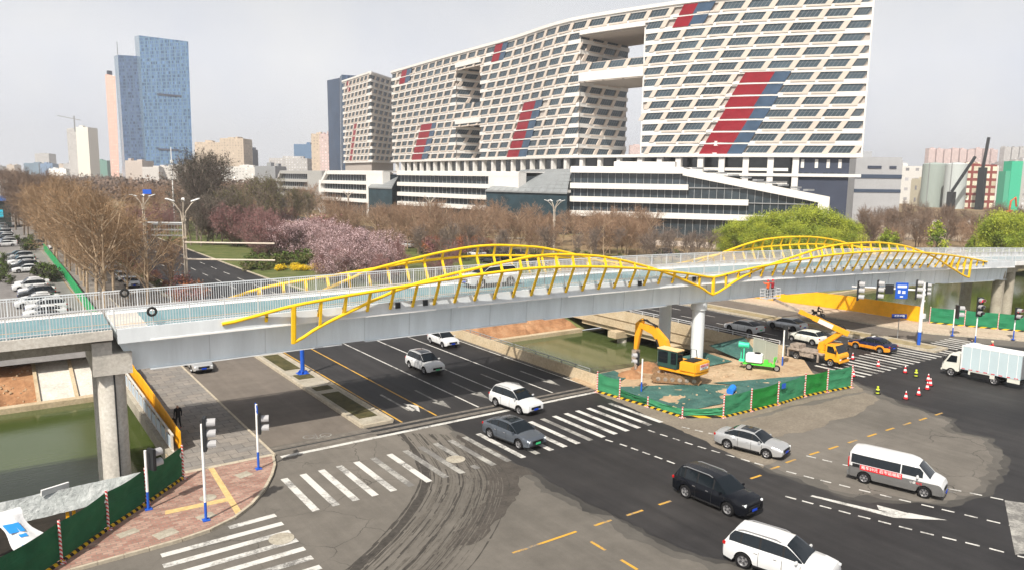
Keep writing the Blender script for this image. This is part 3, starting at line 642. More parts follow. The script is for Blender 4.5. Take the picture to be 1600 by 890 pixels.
# ================================================================== ROAD BRIDGES OVER THE RIVER
def parapet(mb, x, y0, y1, out, h=.95, m=0):
    s = out
    for a, b_ in ((y0, y1),):
        P = lambda y: [(x, y, -.25), (x+s*.42, y, -.25), (x+s*.30, y, h), (x+s*.12, y, h)]
        A, B = P(a), P(b_)
        mb.loft([A, B] if s > 0 else [A[::-1], B[::-1]], m)
def handrail(mb, x, y0, y1, z, m=0, posts=2.0, two=True):
    n = int((y1-y0)/posts)
    for k in range(n+1): mb.beam((x, y0+k*posts, z), (x, y0+k*posts, z+.48), .07, .07, m, (1, 0, 0)); 
    mb.tube([(x, y0, z+.46), (x, y1, z+.46)], .045, 6, m)
    if two: mb.tube([(x, y0, z+.24), (x, y1, z+.24)], .03, 6, m)
rb1 = thing('road_bridge', 'low concrete road bridge carrying the near carriageway over the river', 'bridge', (26, 64, 0))
def rp(t, name, mb, mats, **k):
    o = mb.build(name, mats, parent=t, **k); o.location = -t.location; return o
mb = MB(); mb.box(26.4, 64.3, -.62, 33.4, 27.4, 1.2)
for x in [10+1.9*k for k in range(18)]: mb.box(x, 64.3, -1.5, .7, 27.2, .7)
rp(rb1, 'girder', mb, M['beige'])
mb = MB(); parapet(mb, 42.95, 45.8, 90, 1); rp(rb1, 'parapet', mb, M['beige'])
mb = MB(); handrail(mb, 43.5, 49, 90, .70); rp(rb1, 'handrail', mb, M['greym'])
mb = MB(); mb.box(9.05, 64, -.35, .5, 28.6, .9); rp(rb1, 'edge_beam', mb, M['conc'])
mb = MB()
for k in range(17):
    y = 50.6+k*1.7; mb.box(9.12, y, .72, .14, .14, 1.15, 0)
    if k < 16: mb.box(9.10, y+.85, .62, .05, 1.4, .75, 1)
mb.box(9.12, 64, 1.3, .12, 27.6, .1, 0); mb.box(9.12, 64, .22, .1, 27.6, .08, 0)
M['bluerail'] = mat('pale_blue_panel', (.42, .50, .58), .5, var=.1)
rp(rb1, 'railing', mb, [M['concw'], M['bluerail']])
for y in (59.5, 69.5):
    mb = MB(); mb.box(26.4, y, -2.0, 32.5, 1.4, .9); rp(rb1, 'pier_cap', mb, M['beige'])
    for x in (10.9, 18, 26, 34, 41): mb = MB(); mb.lathe([(.65, -4.6), (.65, -2.3)], 20, 0, (x, y, 0)); rp(rb1, 'column', mb, M['concw'], smooth=35)
rb2 = thing('road_bridge', 'low beige concrete road bridge under the far carriageway beside the excavator', 'bridge', (82, 64, 0))
mb = MB(); mb.box(82.4, 64.3, -.62, 30.2, 27.4, 1.2)
for x in [67.8+1.9*k for k in range(16)]: mb.box(x, 64.3, -1.55, .7, 27.2, .8)
mb.box(67.25, 66, -.9, .28, 40, .9); rp(rb2, 'girder', mb, M['beige'])
mb = MB(); parapet(mb, 67.55, 45.6, 92, -1, 1.0); rp(rb2, 'parapet', mb, M['beige'])
mb = MB(); handrail(mb, 67.3, 46.2, 92, .98); rp(rb2, 'handrail', mb, M['rail'])
for y in (60.3, 70):
    mb = MB(); mb.box(81.4, y, -2.05, 31.2, 1.6, .85); rp(rb2, 'pier_cap', mb, M['beige'])
    for x in (67.6, 75, 83, 91): mb = MB(); mb.lathe([(.65, -4.6), (.65, -2.4)], 20, 0, (x, y, 0)); rp(rb2, 'column', mb, M['concw'], smooth=35)
# ================================================================== VEHICLES
def paint(name, col, metal=0.0, rough=.22): return mat(name, col, rough, metal=metal, coat=.12, spec=.30, var=.07, scale=1.4)
PT = {'white': paint('white_car_paint', (.60, .61, .62)), 'silver': paint('silver_car_paint', (.52, .53, .54), .5, .3), 'grey': paint('grey_car_paint', (.13, .15, .18), .5),
      'black': paint('black_car_paint', (.004, .005, .008)), 'navy': paint('navy_car_paint', (.012, .014, .05)), 'orange': paint('orange_car_paint', (.75, .28, .02)),
      'cream': paint('pale_white_paint', (.64, .64, .58)), 'dgrey': paint('dark_car_paint', (.04, .045, .05)), 'red': paint('red_car_paint', (.35, .02, .02)),
      'vangrey': paint('van_grey_paint', (.18, .18, .18), .3), 'byellow': paint('machine_yellow', (.80, .36, .02), 0, .4), 'boxwhite': mat('box_body', (.46, .56, .60), .5, var=.05, scale=.5)}
M['tyre'] = mat('tyre', (.014, .014, .015), .9, spec=.1); M['rim'] = mat('rim', (.42, .42, .43), .35, metal=.7); M['rimd'] = mat('dark_rim', (.10, .10, .11), .4, metal=.5)
M['lamp'] = mat('lamp_lens', (.75, .78, .8), .15); M['tail'] = mat('tail_lens', (.45, .01, .01), .2)
M['pblue'] = mat('blue_plate', (.01, .06, .55), .4); M['pgreen'] = mat('green_plate', (.05, .55, .22), .4); M['trim'] = mat('black_trim', (.015, .015, .016), .5)
def wheel_mesh(r, wd, rim, spokes=5):
    t = MB(); ty_ = [(r*.66, -wd/2), (r*.93, -wd/2), (r, -wd*.33), (r, wd*.33), (r*.93, wd/2), (r*.66, wd/2), (r*.66, -wd/2)]; t.loft([[(q_[0]*math.cos(a), q_[1], q_[0]*math.sin(a)) for a in [2*math.pi*j/24 for j in range(24)]] for q_ in ty_], 0, True, False)
    m_ = MB(); m_.lathe([(.01, wd*.30), (r*.12, wd*.40), (r*.14, wd*.22), (r*.60, wd*.18), (r*.67, wd*.5), (r*.67, -wd*.5), (.01, -wd*.5)], 24, 0, (0, 0, 0), 'y')
    for k in range(spokes):
        a = 2*math.pi*(k+.5)/spokes; c, s_ = math.cos(a), math.sin(a)
        m_.beam((c*r*.2, wd*.235, s_*r*.2), (c*r*.56, wd*.235, s_*r*.56), r*.26, .012, 1, (0, 1, 0))
    return t, m_
def ps(pts, x):
    return smoothT(pts, x) if False else lerp(x, pts)
def car(label, cat, loc, heading, colour='white', kind='suv', plate='pblue', name=None, rim='rim', group=None, tyre_r=None, roofglass=False, two=None, name_extra=None):
    T = dict(
     suv=dict(L=4.65, W=1.88, H=1.68, wb=2.72, r=.35, belt=1.02, hood=[(2.33, .74), (2.2, .90), (1.75, .98), (1.2, 1.04)], cowl=1.2, wsT=.35, rT=-1.75, rB=-2.18, tail=[(-2.18, 1.06), (-2.32, .95)], pil=(.28, -.75, -1.62)),
     big=dict(L=4.95, W=1.95, H=1.72, wb=2.85, r=.38, belt=1.06, hood=[(2.47, .78), (2.35, .96), (1.85, 1.05), (1.3, 1.10)], cowl=1.3, wsT=.45, rT=-1.98, rB=-2.36, tail=[(-2.36, 1.10), (-2.47, .98)], pil=(.36, -.72, -1.62)),
     sedan=dict(L=4.72, W=1.83, H=1.46, wb=2.70, r=.33, belt=.92, hood=[(2.36, .64), (2.2, .79), (1.7, .88), (1.15, .94)], cowl=1.15, wsT=.42, rT=-1.0, rB=-1.78, tail=[(-1.78, 1.0), (-2.2, 1.0), (-2.36, .90)], pil=(.30, -.62, -1.30)),
     coupe=dict(L=4.75, W=1.90, H=1.50, wb=2.88, r=.36, belt=.95, hood=[(2.37, .64), (2.2, .80), (1.7, .91), (1.25, .97)], cowl=1.25, wsT=.42, rT=-1.1, rB=-2.05, tail=[(-2.05, 1.06), (-2.28, 1.04), (-2.37, .9)], pil=(.25, -.72, -1.50)),
     hatch=dict(L=4.25, W=1.80, H=1.47, wb=2.6, r=.32, belt=.94, hood=[(2.12, .66), (2.0, .80), (1.5, .90), (1.05, .96)], cowl=1.05, wsT=.32, rT=-1.45, rB=-1.92, tail=[(-1.92, 1.0), (-2.12, .88)], pil=(.22, -.65, -1.35)),
    )[kind]
    L2 = T['L']/2; Wd = T['W']/2; r = T['r']; wx = (T['wb']/2, -T['wb']/2); H = T['H']
    root = thing(name or 'car', label, cat, loc, heading, group)
    top = [(-p[0], p[1]) for p in T['hood']][::1]
    tp = sorted([(p[0], p[1]) for p in T['hood']]+[(p[0], p[1]) for p in T['tail']]+[(T['cowl']-.01, T['belt']+.02)])
    def zt(x): return lerp(x, tp)
    def zl(x):
        z = .24+.10*max(0, (abs(x)-L2+.5))/.5
        for c in wx:
            d = abs(x-c)
            if d < r+.07: z = max(z, r+math.sqrt(max(0, (r+.07)**2-d*d)))
        return z
    def hw(x, z):
        e = max(0, abs(x)/L2-.45)/.55
        return Wd*(1-.13*e**2.6)*(1-.10*((z-.62)/.55)**2)
    xs = set([-L2, -L2+.06, L2-.06, L2])
    for k in range(41): xs.add(round(-L2+2*L2*k/40, 3))
    for c in wx:
        for k in range(11): xs.add(round(c+(r+.069)*math.cos(math.pi*k/10), 3))
    xs = sorted(xs); bd = MB(); rings = []
    for x in xs:
        endk = 1.0
        if abs(x) > L2-.05: endk = .93
        z0, z1 = zl(x), zt(x)
        if abs(x) > L2-.05: z0 += .05; z1 -= .08
        ringL = []
        for k in range(6):
            z = z0+(z1-z0)*k/5; y = hw(x, z)*endk
            if k == 5: y -= .06
            ringL.append((x, y, z))
        y5 = ringL[-1][1]
        mid = [(x, y5*.55, z1+.035), (x, 0, z1+.045), (x, -y5*.55, z1+.035)]
        ringR = [(p[0], -p[1], p[2]) for p in ringL[::-1]]
        rings.append(ringL+mid+ringR)
    lowm = 1 if two else 0
    bd.loft(rings, 0, True, True, ms=lambda a, k: (1 if two and (k in (0, 1, 2) or k in (10, 11, 12, 13)) else (2 if k == 14 else 0)))
    mats = [PT[colour], PT[two] if two else PT[colour], M['trim']]
    bd.build('body', mats, root, smooth=38)
    # greenhouse
    cw, wT, rT, rB = T['cowl'], T['wsT'], T['rT'], T['rB']
    bz_ = lambda x: zt(x)-.01
    def roof(x):
        if x > wT: t = (x-wT)/(cw-wT); return H-.06+(zt(cw)-H+.06)*t**1.15
        if x < rT: t = (rT-x)/(rT-rB); return H-.07+(zt(rB)-H+.07)*t**1.25
        t = (x-rT)/(wT-rT); return H-.065+.065*math.sin(math.pi*min(1, t*.9+.08))
    gx = sorted(set([cw, wT, rT, rB]+[wT+(cw-wT)*k/5 for k in range(6)]+[rB+(rT-rB)*k/5 for k in range(6)]+[rT+(wT-rT)*k/8 for k in range(9)]+[p+d for p in T['pil'] for d in (-.045, .045)]+[cw-.09, rB+.10, rT+.06, wT-.08]))
    rings = []
    for x in gx:
        zb = bz_(x); zr = max(roof(x), zb+.015); f = (zr-zb)/(H-T['belt']); yb = hw(x, zb)-.07; yr = yb-.20*f
        q_ = lambda t: (x, yb+(yr-yb)*t, zb+(zr-zb)*t)
        rings.append([q_(0), q_(.07), q_(.90), q_(1.0), (x, yr*.8, zr+.03*min(1, f*2)), (x, 0, zr+.045*min(1, f*2)), (x, -yr*.8, zr+.03*min(1, f*2))]+[(p[0], -p[1], p[2]) for p in (q_(1.0), q_(.90), q_(.07), q_(0))])
    groups = {'window_pillar': MB(), 'roof': MB(), 'windscreen': MB(), 'rear_window': MB(), 'side_window': MB(), 'side_window2': MB(), 'sunroof': MB()}
    n = len(rings[0])
    for a in range(len(rings)-1):
        xm = (gx[a]+gx[a+1])/2
        for k in range(n-1):
            quad = [rings[a][k], rings[a][k+1], rings[a+1][k+1], rings[a+1][k]]; key = 'roof'
            sidef = k in (1, 8); topf = k in (3, 4, 5, 6) or (k in (2, 7) and False)
            if topf and xm > wT and xm < cw-.0: key = 'windscreen'
            elif topf and xm < rT and xm > rB: key = 'rear_window'
            elif topf and roofglass and rT+.35 < xm < wT-.12 and k in (4, 5): key = 'sunroof'
            elif sidef and rB+.14 < xm < cw-.12: key = ('side_window' if k == 1 else 'side_window2') if not any(abs(xm-p) < .045 for p in T['pil']) else 'window_pillar'
            groups[key].face(quad)
    for key, mb in groups.items():
        if mb.f: mb.build(key.replace('2', ''), PT[colour] if key == 'roof' else (M['trim'] if key == 'window_pillar' else M['cglass']), root, smooth=45, fixn=False)
    # wheels
    for x in wx:
        for s_ in (1, -1):
            t, m_ = wheel_mesh(r, .22, rim); ty = t.build('wheel', M['tyre'], root, smooth=40); ty.location = (x, s_*(Wd-.125), r)
            if s_ < 0: ty.rotation_euler = (0, 0, math.pi)
            m_.build('rim', [M[rim], M['rimd'] if rim == 'rim' else M['trim']], ty, smooth=35)
    for s_ in (1, -1):
        mb = MB(); zz = zt(L2-.15)-.12; mb.box(L2-.155, s_*(Wd*.68), zz, .22, .34, .13, 0, -s_*.35); mb.build('headlight', M['lamp'], root, bevel=.02)
        mb = MB(); zz = zt(-L2+.1)-.14; mb.box(-L2+.10, s_*(Wd*.70), zz, .16, .36, .15, 0, s_*.25); mb.build('tail_light', M['tail'], root, bevel=.02)
        mb = MB(); mb.box(cw-.28, s_*(Wd+.06), T['belt']+.10, .12, .20, .13); mb.build('mirror', PT[colour], root, bevel=.03)
    mb = MB(); mb.box(L2-.005, 0, .60, .07, Wd*1.05, .20, 0); mb.build('grille', M['trim'], root, bevel=.02)
    mb = MB(); mb.box(L2-.02, 0, .36, .10, Wd*1.5, .13); mb.box(-L2+.03, 0, .38, .10, Wd*1.6, .18); mb.build('bumper', M['trim'], root, bevel=.03)
    mb = MB(); mb.box(L2+.035, 0, .50, .02, .42, .13); mb.box(-L2-.03, 0, .66, .02, .42, .13); mb.build('number_plate', M[plate], root)
    if kind in ('suv', 'big'):
        for s_ in (1, -1):
            mb = MB(); yb = hw(0, T['belt'])-.07-.2; mb.tube([(wT-.25, s_*yb, H-.03), (wT-.5, s_*yb, H+.035), (rT+.4, s_*yb, H+.03), (rT+.15, s_*yb, H-.05)], .025, 5); mb.build('roof_rail', M['greym'] if colour != 'white' else M['rim'], root)
    mb = MB()
    for x in T['pil'][:2]+(T['cowl']-.12,):
        for s_ in (1, -1):
            zz = [max(zl(x), .3)+.04+(zt(x)-.06-max(zl(x), .3)-.04)*j/5 for j in range(6)]
            for j in range(5): mb.beam((x, s_*(hw(x, zz[j])+.001), zz[j]), (x, s_*(hw(x, zz[j+1])+.001), zz[j+1]), .008, .022, 0, (1, 0, 0))
    for s_ in (1, -1):
        for j in range(8):
            xa, xb = wx[1]+.45+j*(wx[0]-wx[1]-.9)/8, wx[1]+.45+(j+1)*(wx[0]-wx[1]-.9)/8
            mb.beam((xa, s_*(hw(xa, .30)+.004), .30), (xb, s_*(hw(xb, .30)+.004), .30), .02, .10)
    mb.build('door_seam', M['trim'], root)
    mb = MB()
    for x in (.05, -.85):
        for s_ in (1, -1): mb.box(x, s_*(hw(x, T['belt']-.13)+.008), T['belt']-.13, .17, .03, .03)
    mb.build('door_handle', M['rim'], root)
    return root
HD = -math.pi/2
def recolor(root, old, new):
    for ch in root.children:
        me = ch.data
        if me and any(m_ == old for m_ in me.materials):
            me2 = me.copy(); ch.data = me2
            for i, m_ in enumerate(me2.materials):
                if m_ == old: me2.materials[i] = new
car('white suv with dark roof panel and green plate in the second lane under the footbridge', 'car', (33.1, 60.5, .01), HD+.03, 'white', 'suv', 'pgreen', roofglass=True)
car('white hatchback with blue plate closest to the beige parapet, half hidden by the footbridge', 'car', (39.85, 68.7, .01), HD, 'white', 'hatch', 'pblue')
car('white suv with blue plate crossing the stop line onto the zebra crossing', 'car', (33.35, 46.2, .01), HD+.12, 'white', 'suv', 'pblue')
car('slate grey sedan with a panoramic roof and green plate driving over the zebra crossing', 'car', (28.95, 40.3, .01), HD+.14, 'grey', 'coupe', 'pgreen', roofglass=True)
car('black suv with chrome roof rails and blue plate in the middle of the junction', 'car', (32.7, 25.9, .01), HD+.05, 'black', 'big', 'pblue')
car('white suv with silver roof rails cut off by the bottom edge of the photo', 'car', (29.25, 19.3, .01), HD+.28, 'white', 'big', 'pblue')
car('silver sedan with dark sunroof turning beside the green hoarding', 'car', (41.3, 30.0, .01), HD+.25, 'silver', 'sedan', 'pblue', roofglass=True)
tx = car('navy and orange taxi sedan crossing beside the yellow crane truck', 'car', (77.6, 41.9, .01), math.pi/2, 'navy', 'sedan', 'pblue', two='orange', name='taxi')
mb = MB(); mb.box(-.1, 0, 1.52, .16, .5, .13); mb.build('roof_sign', M['white'], tx, bevel=.02)
car('white sedan with smooth fastback roof on the dark far carriageway, left of two', 'car', (73.6, 55.5, .01), math.pi/2, 'white', 'coupe', 'pgreen', rim='rimd')
car('pale silver fastback on the far carriageway in front of the crane boom', 'car', (79.5, 53.7, .01), math.pi/2, 'silver', 'coupe', 'pblue', rim='rimd')
car('cream white car half hidden behind the crane truck bed', 'car', (75.0, 48.1, .01), math.pi/2, 'cream', 'hatch', 'pblue')
car('silver sedan parked at the kerb of the service road under the footbridge', 'car', (15.6, 72.2, .01), HD, 'silver', 'sedan', 'pblue')
dc = bp(34.6, 3.3, dz(34.6)-.02)
car('white suv standing on the deck of the footbridge behind the railing', 'car', dc, math.pi+math.atan2(BD.y, BD.x), 'white', 'big', 'pblue')
# simple parked and distant cars, copies of two prototypes
protoA = car('white suv parked in the front row of the lot nearest the footbridge deck', 'car', (5.2, 117.0, .04), math.pi, 'white', 'suv', 'pblue', group='cars parked in rows beside the green fence')
protoB = car('white sedan parked in the lot behind the second suv', 'car', (6.0, 121, .04), math.pi, 'white', 'sedan', 'pblue', group='cars parked in rows beside the green fence')
cols = {'w': 'white', 's': 'silver', 'k': 'dgrey', 'r': 'red'}
def dist_car(proto, x, y, hd, c, label, group=None, z=.04):
    o = copy_tree(proto); o.location = (x, y, z); o.rotation_euler = (0, 0, hd); o['label'] = label
    if group: o['group'] = group
    elif 'group' in o: del o['group']
    if c != 'w': recolor(o, PT['white'], PT[cols[c]])
    return o
G1 = 'cars parked in rows beside the green fence'
n_ = 0
for x, y, c, k, lab in ((6.2, 112.6, 'w', 'A', 'white suv parked in the lot, nearest of its row to the footbridge'), (5.8, 108.3, 'w', 'B', 'white sedan parked in the lot directly behind the footbridge railing'), (5.6, 104, 'k', 'B', 'dark sedan parked in the lot seen through the footbridge railing'),
        (5.9, 125.5, 'k', 'A', 'dark suv parked between two white cars beside the green fence'), (6.1, 129.5, 'w', 'B', 'white sedan parked third from the front of the row by the green fence'), (5.5, 134, 'w', 'A', 'white suv at the far end of the front parking row'), (6, 138.3, 'w', 'B', 'white sedan last of the front parking row')):
    dist_car(protoA if k == 'A' else protoB, x, y, math.pi, c, lab, G1)
for k, (x, y, c) in enumerate(((6.3, 158, 'w'), (6.1, 162.5, 'k'), (6.4, 167, 's'), (6.0, 171, 'w'), (6.2, 176, 'k'), (6.3, 181, 's'), (6.1, 186, 'k'))):
    dist_car(protoA if k % 2 else protoB, x, y, math.pi, c, 'small %s parked in the second cluster of the lot beyond the dark hedge' % {'w': 'white car', 'k': 'dark car', 's': 'silver car'}[c], G1)
for k in range(14):
    y = 214+k*5.2; c = 'wwskwswk'[k % 8]
    dist_car(protoA if k % 3 else protoB, 4.5+.3*(k % 3), y, math.pi+.1, c, 'tiny %s in the distant car park rows at the left edge' % {'w': 'white car', 'k': 'dark car', 's': 'silver car'}[c], 'distant parked cars at the left edge')
dist_car(protoB, 1.6, 166, HD, 'w', 'white car with blue plate driving down the left hand side road')
dist_car(protoA, -1.5, 236, HD, 'w', 'white suv driving far up the left hand side road')
for x, y, c, lab in ((19.0, 131, 's', 'silver car behind the bare trees on the service road nearest the footbridge'), (18.8, 139, 'w', 'white car second in the queue under the bare trees'), (19.0, 147, 'k', 'dark car in the queue under the bare trees'), (18.9, 156, 'w', 'white car far back in the queue under the bare trees'), (13.4, 203, 'w', 'white sedan beside the far end of the green fence'), (11.9, 214, 'k', 'dark car parked in front of the white sedan at the end of the green fence')):
    dist_car(protoB, x, y, HD, c, lab)
for k, (px, py, c) in enumerate(((622, 382, 'w'), (637, 384, 'w'), (745, 398, 'w'), (778, 402, 'k'), (766, 408, 'k'), (1035, 396, 'k'))):
    p = gp(px, py+3); dist_car(protoA if k % 2 else protoB, p.x, p.y, math.pi/2+.2, c, ['white car beyond the pink trees, left of the pair', 'white car beyond the pink trees, right of the pair', 'white car seen between the rear yellow arch chords', 'dark car on the far road behind the yellow arches, farther one', 'dark car on the far road just above the white suv roof', 'dark car parked behind the bridge railing near the bare saplings'][k])
# ---- van
def van():
    t = thing('van', 'white and grey minivan with a red banner on its side turning in the junction', 'van', (43.55, 21.35, .01), HD+.27)
    L2, Wd, r = 2.55, .86, .34; wx = (1.62, -1.62+.0)
    tp = [(-2.55, 1.85), (-2.45, 1.93), (1.05, 1.93), (1.15, 1.90)]
    roofp = [(-2.55, 1.72), (-2.42, 1.95), (-2.0, 2.0), (.6, 1.98), (1.0, 1.90), (1.25, 1.75), (1.85, 1.16), (2.2, 1.05), (2.48, .92), (2.55, .74)]
    def zl(x):
        z = .30
        for c in wx:
            d = abs(x-c)
            if d < r+.07: z = max(z, r+math.sqrt((r+.07)**2-d*d))
        return z
    xs = sorted(set([round(-L2+.1275*k, 3) for k in range(41)]+[round(c+(r+.069)*math.cos(math.pi*k/10), 3) for c in wx for k in range(11)]+[1.25, 1.85, 1.05, .30, .36, -.62, -.56, -1.5, -1.44, -2.35]))
    xs = [x for x in xs if -L2 <= x <= L2]; rings = []
    for x in xs:
        z1 = lerp(x, roofp); z0 = zl(x); e = max(0, abs(x)/L2-.6)/.4; w0 = Wd*(1-.10*e**2.5); e2 = .94 if abs(x) > L2-.02 else 1
        lv = [z0, max(z0+.02, min(.62, z1-.1)), min(.95, z1-.06), min(1.16, z1-.04), min(1.68, z1-.02), z1]
        yy = [w0*.96, w0, w0, w0*.985, w0*(.985-.14*max(0, min(1.68, z1)-1.1)/.6), w0*(.985-.14*max(0, min(1.68, z1)-1.1)/.6)-.12]
        Lr = [(x, y*e2, z) for y, z in zip(yy, lv)]
        rings.append(Lr+[(x, Lr[-1][1]*.5, z1+.04), (x, 0, z1+.05), (x, -Lr[-1][1]*.5, z1+.04)]+[(p[0], -p[1], p[2]) for p in Lr[::-1]])
    gr = {k: MB() for k in ('body', 'lower_panel', 'side_window', 'side_window2', 'windscreen', 'rear_window')}
    n = len(rings[0])
    for a in range(len(rings)-1):
        xm = (xs[a]+xs[a+1])/2
        for k in range(n):
            j = (k+1) % n; f = [rings[a][k], rings[a][j], rings[a+1][j], rings[a+1][k]]; key = 'body'
            if k in (0, 1, 12, 13, 14): key = 'lower_panel'
            if k in (3, 10) and -2.42 < xm < 1.5 and not .30 < xm < .36: key = 'side_window' if k == 3 else 'side_window2'
            if k in (5, 6, 7, 8) and 1.22 < xm < 1.86: key = 'windscreen'
            gr[key].face(f)
    gr['body'].face(rings[0][::-1]); gr['body'].face(rings[-1])
    for k, mb in gr.items():
        if mb.f: mb.build(k.replace('2', ''), {'body': PT['white'], 'lower_panel': PT['vangrey']}.get(k, M['cglass']), t, smooth=40)
    mb = MB(); mb.box(-L2-.01, 0, 1.40, .03, 1.3, .5); mb.build('rear_window', M['cglass'], t)
    for x in wx:
        for s_ in (1, -1):
            tt, m_ = wheel_mesh(r, .2, 'rim', 6); ty = tt.build('wheel', M['tyre'], t, smooth=40); ty.location = (x, s_*(Wd-.10), r)
            if s_ < 0: ty.rotation_euler = (0, 0, math.pi)
            m_.build('rim', [M['rim'], M['rimd']], ty, smooth=35)
    # red banner with white lettering on both sides
    for s_ in (1, -1):
        mb = MB(); mb.box(-.72, s_*(Wd+.012), .98, 2.3, .012, .30, 0); bn = mb.build('banner', M['red'], t)
        mb = MB(); mb.box(-2.1, s_*(Wd-.0), 1.03, .42, .02, .20); mb.build('badge_panel', M['trim'], t)
        for txt, x, z, sz, mt in (('箱车59元 后市运输配', -.72, .98, .235, M['white']), ('小康', 1.0, .80, .16, M['white']), ('物流', 1.33, .80, .16, M['red'])):
            txtmesh(txt, sz, mt, bn, (x, s_*(Wd+.024), z), (math.pi/2, 0, math.pi if s_ > 0 else 0))
        mb = MB(); mb.box(L2-.2, s_*.66, .80, .2, .26, .16, 0, -s_*.4); mb.build('headlight', M['lamp'], t, bevel=.02)
        mb = MB(); mb.box(-L2-.0, s_*.76, 1.15, .06, .12, .62); mb.build('tail_light', M['tail'], t, bevel=.015)
        mb = MB(); mb.box(1.25, s_*(Wd+.10), 1.22, .12, .16, .2); mb.build('mirror', PT['white'], t, bevel=.03)
    mb = MB(); mb.box(L2, 0, .42, .14, 1.5, .26); mb.box(-L2-.02, 0, .42, .12, 1.6, .3); mb.build('bumper', PT['vangrey'], t, bevel=.04)
    mb = MB(); mb.box(L2+.02, 0, .68, .06, .7, .14); mb.build('grille', M['trim'], t, bevel=.02)
    mb = MB(); mb.box(L2+.09, 0, .45, .02, .42, .13); mb.build('number_plate', M['pblue'], t)
van()
def cab(t, x0, m_, z0=.55, H=1.55, Wd=.95, L=1.55, key='cab'):
    """cab-over truck cab, front at x0"""
    pr = [(x0-L, z0), (x0-L, z0+H), (x0-.62, z0+H+.02), (x0-.18, z0+H*.52), (x0, z0+H*.40), (x0, z0)]
    mb = MB(); nn = len(pr); i = 0
    A = [(p[0], Wd*(1-.05*(p[1] > z0+1)), p[1]) for p in pr]; B = [(p[0], -Wd*(1-.05*(p[1] > z0+1)), p[1]) for p in pr]
    mb.loft([A, B]); mb.build(key, m_, t, bevel=.06, smooth=40)
    a, b_ = Vector(pr[2]).to_3d(), Vector(pr[3]).to_3d()
    def sp(tt, y, off=.022):
        x = pr[2][0]+(pr[3][0]-pr[2][0])*tt; z = pr[2][1]+(pr[3][1]-pr[2][1])*tt; d = Vector((pr[3][0]-pr[2][0], 0, pr[3][1]-pr[2][1])).normalized(); nn_ = Vector((-d.z, 0, d.x)); return (x+nn_.x*off, y, z+nn_.z*off)
    mb = MB(); f = [sp(.10, Wd*.86), sp(.97, Wd*.92), sp(.97, -Wd*.92), sp(.10, -Wd*.86)]; mb.face(f); mb.face([sp(.10, Wd*.86, .01), sp(.10, -Wd*.86, .01), sp(.97, -Wd*.92, .01), sp(.97, Wd*.92, .01)]); mb.build('windscreen', M['cglass'], t)
    for s_ in (1, -1):
        y = s_*(Wd+.006); mb = MB(); P = [(x0-1.28, y, z0+H*.55), (x0-.34, y, z0+H*.50), (x0-.74, y, z0+H*.93), (x0-1.28, y, z0+H*.93)]
        mb.loft([P, [(p[0], p[1]-s_*.03, p[2]) for p in P]]); mb.build('side_window', M['cglass'], t)
        mb = MB(); mb.beam((x0-.45, s_*Wd, z0+H*.75), (x0-.25, s_*(Wd+.25), z0+H*.78), .03, .03); mb.box(x0-.25, s_*(Wd+.25), z0+H*.68, .06, .14, .32); mb.build('mirror', M['trim'], t)
        mb = MB(); mb.box(x0+.005, s_*Wd*.76, z0+.27, .06, .26, .16); mb.build('headlight', M['lamp'], t, bevel=.015)
    mb = MB(); mb.box(x0+.02, 0, z0+.02, .12, Wd*2, .2); mb.build('bumper', m_, t, bevel=.03)
    mb = MB(); mb.box(x0+.03, 0, z0+.33, .03, Wd*.9, .12); mb.build('grille', M['trim'], t)
def wheels(t, xs, Wd, r=.42, wd=.26):
    for x in xs:
        for s_ in (1, -1):
            tt, m_ = wheel_mesh(r, wd, 'rim', 6); ty = tt.build('wheel', M['tyre'], t, smooth=40); ty.location = (x, s_*(Wd-wd/2), r)
            if s_ < 0: ty.rotation_euler = (0, 0, math.pi)
            m_.build('rim', [M['rim'], M['rimd']], ty, smooth=35)
t = thing('box_truck', 'white box truck with dusty pale blue cargo body turning at the right edge', 'truck', (74.35, 29.6, .01), math.pi/2+.02)
mb = MB(); mb.box(-.3, 0, .62, 6.2, .8, .22); mb.box(-.2, .85, .62, 1.6, .4, .4); mb.build('chassis', M['trim'], t)
cab(t, 3.15, PT['cream'], .55, 1.6, .95, 1.5)
mb = MB(); mb.box(-.95, 0, 2.0, 4.9, 2.05, 2.2, 0); o = mb.build('cargo_box', PT['boxwhite'], t, bevel=.03)
mb = MB(); mb.box(-.95, 0, 3.115, 4.94, 2.08, .05); mb.box(1.48, 0, 2.0, .05, 2.09, 2.24)
for k in range(7): mb.box(-3.1+k*.75, 0, 2.0, .035, 2.085, 2.16)
mb.build('trim_frame', M['white'], t)
mb = MB()
for s_ in (1, -1):
    for k in range(8): mb.box(-3.1+k*.62, s_*1.03, 1.0, .3, .012, .07)
mb.build('reflector_strip', M['red'], t)
mb = MB(); mb.box(-3.42, 0, 2.0, .04, 1.9, 2.0); mb.tube([(-3.46, .12, .95), (-3.46, .12, 3.05)], .02); mb.tube([(-3.46, -.12, .95), (-3.46, -.12, 3.05)], .02); mb.build('rear_door', M['greym'], t)
mb = MB()
for s_ in (1, -1): mb.box(-.3, s_*.98, .72, 2.2, .03, .36); mb.box(-2.9, s_*.98, .72, 1.0, .03, .36)
mb.build('side_skirt', PT['cream'], t)
mb = MB(); mb.box(-3.46, 0, .55, .12, 1.9, .16); mb.box(-3.5, .8, .62, .06, .25, .12); mb.build('rear_bumper', M['trim'], t)
wheels(t, (2.3, -1.35), .98)
